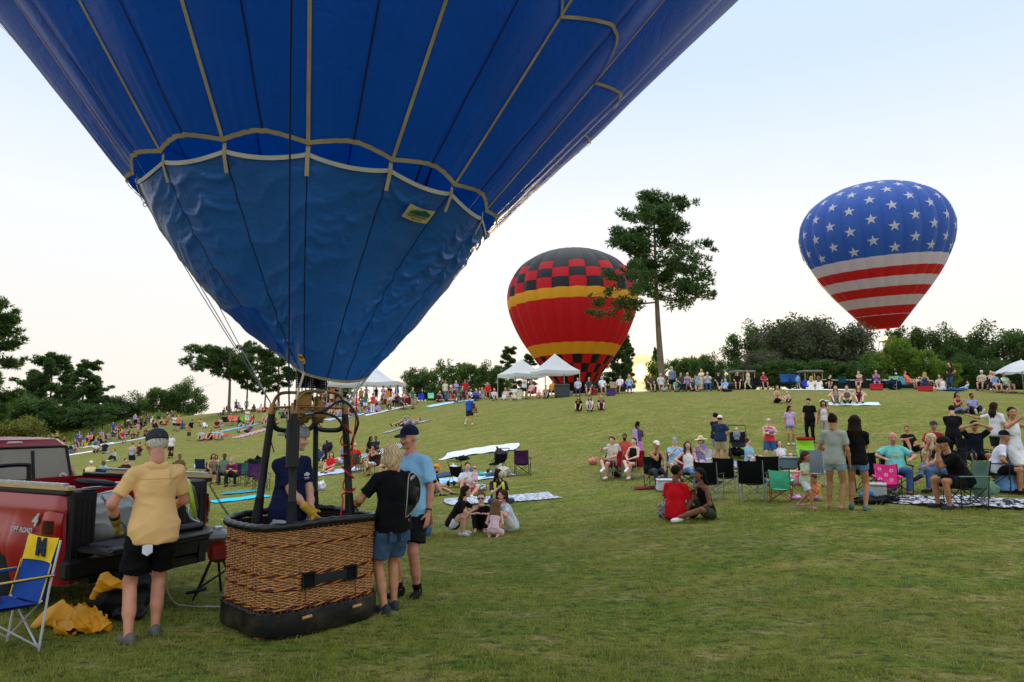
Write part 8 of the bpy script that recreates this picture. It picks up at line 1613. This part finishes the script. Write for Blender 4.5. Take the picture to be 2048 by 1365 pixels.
CR(1851, 782, 'blond woman in a navy top on a red bag', 170, pose='cross', place=C_, dz=.25, top=('tank', '#27375f'), bot=('shorts', '#5a2430'), hair=('long', 'blond')); boxthing(1851, 783, (.85, .5, .30), '#c2202a', 'red bag under the blond woman in navy', 'red_bag', 'bag', 0); CR(1886, 782, 'woman in a white tank reaching out one arm, back half turned', -150, pose=G_('cross', ('down', 'side')), place=C_, top=('tank', '#d6d3d2'), bot=('shorts', '#c9c6c2'), hair=('bun', 'brown'), skin='light'); CR(1880, 779, 'man in a white shirt and grey cap behind the white tank', 0, pose='up', place=C_, **T_('#b9bcc0', hat=('cap', '#8f9296')))
CR(1903, 781, 'tall woman in a brown shirt and jeans standing', -50, pose=G_('apart', 'hip'), place=C_, top=('tee', '#382820'), bot=('jeans', DENIMD), hair=('long', 'black'), h=1.82); lump(1908, 783, (1.4, .5, .2), '#28507a', 'blue mat beside the feet of the tall woman in jeans', 'mat', 'mat', 2); CR(1932, 781, 'child in pale blue lying on the grass', -60, pose='lounge', place=C_, top=('tee', '#9fc0d8'), bot=('pants', '#9ab4cc'), hair=('short', 'brown'), h=1.1, child=True)
CR(1965, 782, 'man in a cream patterned shirt and white cap', -15, '#3a1a26', 'maroon', place=C_, top=('tee', pattern_mat('cream_print', '#c9c2a8', '#a59a80', 'noise', 14)), bot=('shorts', '#4a2a34'), hair=('fringe', 'grey'), hat=('cap', '#d6d6d6'), w=1.15); CR(1984, 781, 'blond woman behind the grey haired woman', -10, '#2c2e33', 'dark', place=C_, **T_('#b59a80', 'shorts', '#8f8a80', 'long', 'blond')); CR(1992, 786, 'grey haired woman in a blue tank with sunglasses', 25, '#27395c', 'navy', place=C_, top=('tank', '#6a93c9'), bot=('shorts', '#c0a890'), hair=('bob', 'grey')); CR(2014, 787, 'man in a mint tee with legs stretched', 35, '#22242a', 'black', pose=G_('chairback', 'lap'), place=C_, **T_('#a9d0b6', 'shorts', '#6a6f74', 'fringe', 'grey', skin='red'))
CR(745, 828, 'man in a red shirt and white trousers standing', 175, pose=G_('stand', 'fold'), place='before the marquee', **T_('#c8323c', 'pants', '#d6d3d0', hc='black')); CHP(842, 808, 0, 'empty royal blue camp chair on the crest', col='#2746b4', few=True); CHP(862, 807, 4, 'empty mint camp chair on the crest', col='#7fcfa0', few=True); CR(825, 811, 'grey haired man in a teal tee', 20, '#26323c', 'dark', place='before the marquee', **T_('#4f9fa8', hc='grey'))
CHP(448, 852, -6, 'empty black camp chair in the upper slope row', col='#17191d', few=True); CHP(470, 851, -10, 'empty salmon pink camp chair in the upper slope row', col='#d9786c', few=True); CHP(480, 853, -4, 'empty lime green camp chair in the upper slope row', col='#63c01c', few=True)
CR(348, 862, 'man in a white tee standing close to a woman in coral', 20, pose=G_('stand', 'fold'), place='above the far crowd', **T_('#cfcfd3', 'shorts', '#1c1d22')); CR(356, 863, 'woman in coral standing with the man in white', -20, pose=G_('stand', 'down'), place='above the far crowd', **T_('#d9705c', 'shorts', '#16171a', 'short', 'white')); CR(158, 887, 'child in a royal blue and red superhero style shirt standing', -20, pose=G_('stand', 'down'), place='below the tall grass', **T_('#2348c4', 'pants', '#2a50c0', h=1.5)); CR(281, 860, 'person in black and white standing alone by the far trees', 30, pose=G_('stand', 'down'), place='above the far crowd', **T_('#3c4248', 'pants', '#1c1e22'))
# ------------------------------------------------------------------ the far crowd, each person still an object of its own
TOPC = {'white': '#cfd0d4', 'grey': '#8d9196', 'black': '#141418', 'navy': '#1c2746', 'red': '#b5212a', 'coral': '#d46a5c', 'teal': '#3f8a8c', 'sky blue': '#7fa9d0', 'pink': '#cf8fa2', 'olive': '#5a5c3a', 'mustard': '#c09a3c', 'lilac': '#a08fc0', 'maroon': '#5c1c28', 'green': '#3f7048', 'royal blue': '#2a4fae', 'cream': '#d2c8b0', 'brown': '#5c4434', 'orange': '#cf7a34'}
BOTC = {'dark': '#1d1f26', 'denim': '#47648c', 'khaki': '#9c8c6a', 'white': '#c9cacd', 'grey': '#6e7278', 'black': '#121316'}
HAIRS = [('short', 'dark'), ('short', 'brown'), ('short', 'black'), ('long', 'dark'), ('long', 'brown'), ('long', 'blond'), ('bob', 'grey'), ('bun', 'brown'), ('fringe', 'white'), ('longfront', 'black'), ('pony', 'light')]
SEATED = [('up', 'knee', 'knees raised'), ('cross', 'lap', 'cross legged'), ('lounge', 'back', 'leaning back'), ('chair', 'thigh', 'in camp chair'), ('upone', 'knee', 'one knee up'), ('chair', 'phone', 'hands up in chair')]
STAND = [('stand', 'down', 'standing'), ('relaxed', 'fold', 'arms folded'), ('stand', 'hip', 'hands on hips'), ('stride', 'down', 'walking')]
used_labels = set(); cg = random.Random(11)
def crowd(zone, n, line, spread, pstand, group, back=.25):
    pts_ = np.array(line, float); seg_ = np.r_[0, np.cumsum(np.linalg.norm(np.diff(pts_, axis=0), axis=1))]
    for i in range(n):
        u = (i + .15 + .7 * cg.random()) / n * seg_[-1]; px = float(np.interp(u, seg_, pts_[:, 0])); py = float(np.interp(u, seg_, pts_[:, 1])) + cg.uniform(-spread, spread); st = cg.random() < pstand
        for _ in range(60):
            base, arms, txt = cg.choice(STAND if st else SEATED); tcn_, bcn = cg.choice(list(TOPC)), cg.choice(list(BOTC)); hr = cg.choice(HAIRS); hc_ = {'light': 'fair'}.get(hr[1], hr[1]); hl = {'long': 'long ' + hc_, 'longfront': 'long ' + hc_, 'bob': hc_ + ' bobbed', 'bun': 'tied up ' + hc_, 'pony': 'tied back ' + hc_, 'short': 'short ' + hc_, 'fringe': 'thin ' + hc_}[hr[0]]
            bt = 'shorts' if cg.random() < .6 else 'pants'; lb = f"{hl} haired person, {tcn_} top, {bcn} {'shorts' if bt == 'shorts' else 'trousers'}, {txt}, {zone}"; cc, cn = cg.choice([('#15161a', 'black'), ('#24406e', 'blue'), ('#7a1f26', 'red'), ('#2f5c46', 'green'), ('#5a5e64', 'grey')]); cl = f'{cn} camp chair of {hl} haired person, {tcn_} top, {zone}'
            if lb not in used_labels and cl not in used_labels and len(lb.split()) <= 16: break
        used_labels.update((lb, cl)); hd = cg.uniform(-50, 50) + (180 if cg.random() < back else 0)
        kw = dict(top=(cg.choice(['tee', 'tee', 'tank', 'long']), TOPC[tcn_]), bot=(bt, BOTC[bcn]), hair=hr, skin=cg.choice(['light', 'light', 'fair', 'tan', 'tan', 'brown', 'red']), h=cg.uniform(1.58, 1.82), group=group, lod=3, face=False)
        if base == 'chair': p = P2W(px, py); chair(p[0], p[1], hd, cl, cc, few=True, group=group + ' (chairs)')
        PP(px, py, lb, dict(base=base, arms=arms), hd, **kw)
crowd('in the far crowd', 30, [(150, 890), (215, 868), (300, 850), (345, 842)], 9, .16, 'people sitting in the far crowd')
crowd('at far crowd edge', 16, [(140, 900), (200, 893), (260, 880), (330, 862)], 6, .12, 'people sitting in the far crowd')
crowd('by the far trees', 9, [(20, 890), (70, 888), (135, 884)], 4, .8, 'people standing near the far trees')
crowd('in upper slope row', 13, [(360, 858), (430, 853), (500, 851), (560, 850)], 4, .08, 'people in the upper slope row')
crowd('by the flat pine', 11, [(438, 828), (480, 824), (530, 823), (575, 822)], 3, .3, 'people on the low crest')
crowd('behind the burner frame', 9, [(560, 842), (610, 838), (650, 834)], 5, .1, 'people on the low crest')
crowd('before the marquee', 30, [(650, 834), (700, 828), (760, 820), (832, 812)], 6, .14, 'people sitting in front of the marquee')
crowd('under the marquee', 13, [(612, 816), (680, 811), (760, 806), (800, 805)], 2, .75, 'people standing under the marquee')
crowd('beside the canopies', 17, [(872, 806), (920, 802), (980, 799)], 3, .12, 'people on the crest beside the canopies')
for px, py, c, l in ((700, 833, '#9fb4cc', 'pale blue sheet under the crowd in front of the marquee'), (775, 822, '#c4c8d2', 'white sheet under the crowd in front of the marquee'), (905, 806, '#9cc0d4', 'pale turquoise sheet on the crest'), (470, 858, '#6f9ab0', 'blue grey sheet in the upper slope row'), (250, 884, '#b9c0c8', 'pale sheet in the far crowd'), (185, 893, '#cfd0d2', 'white sheet in the far crowd')): blanket(px, py, 4, 1.5, l, c, 10)
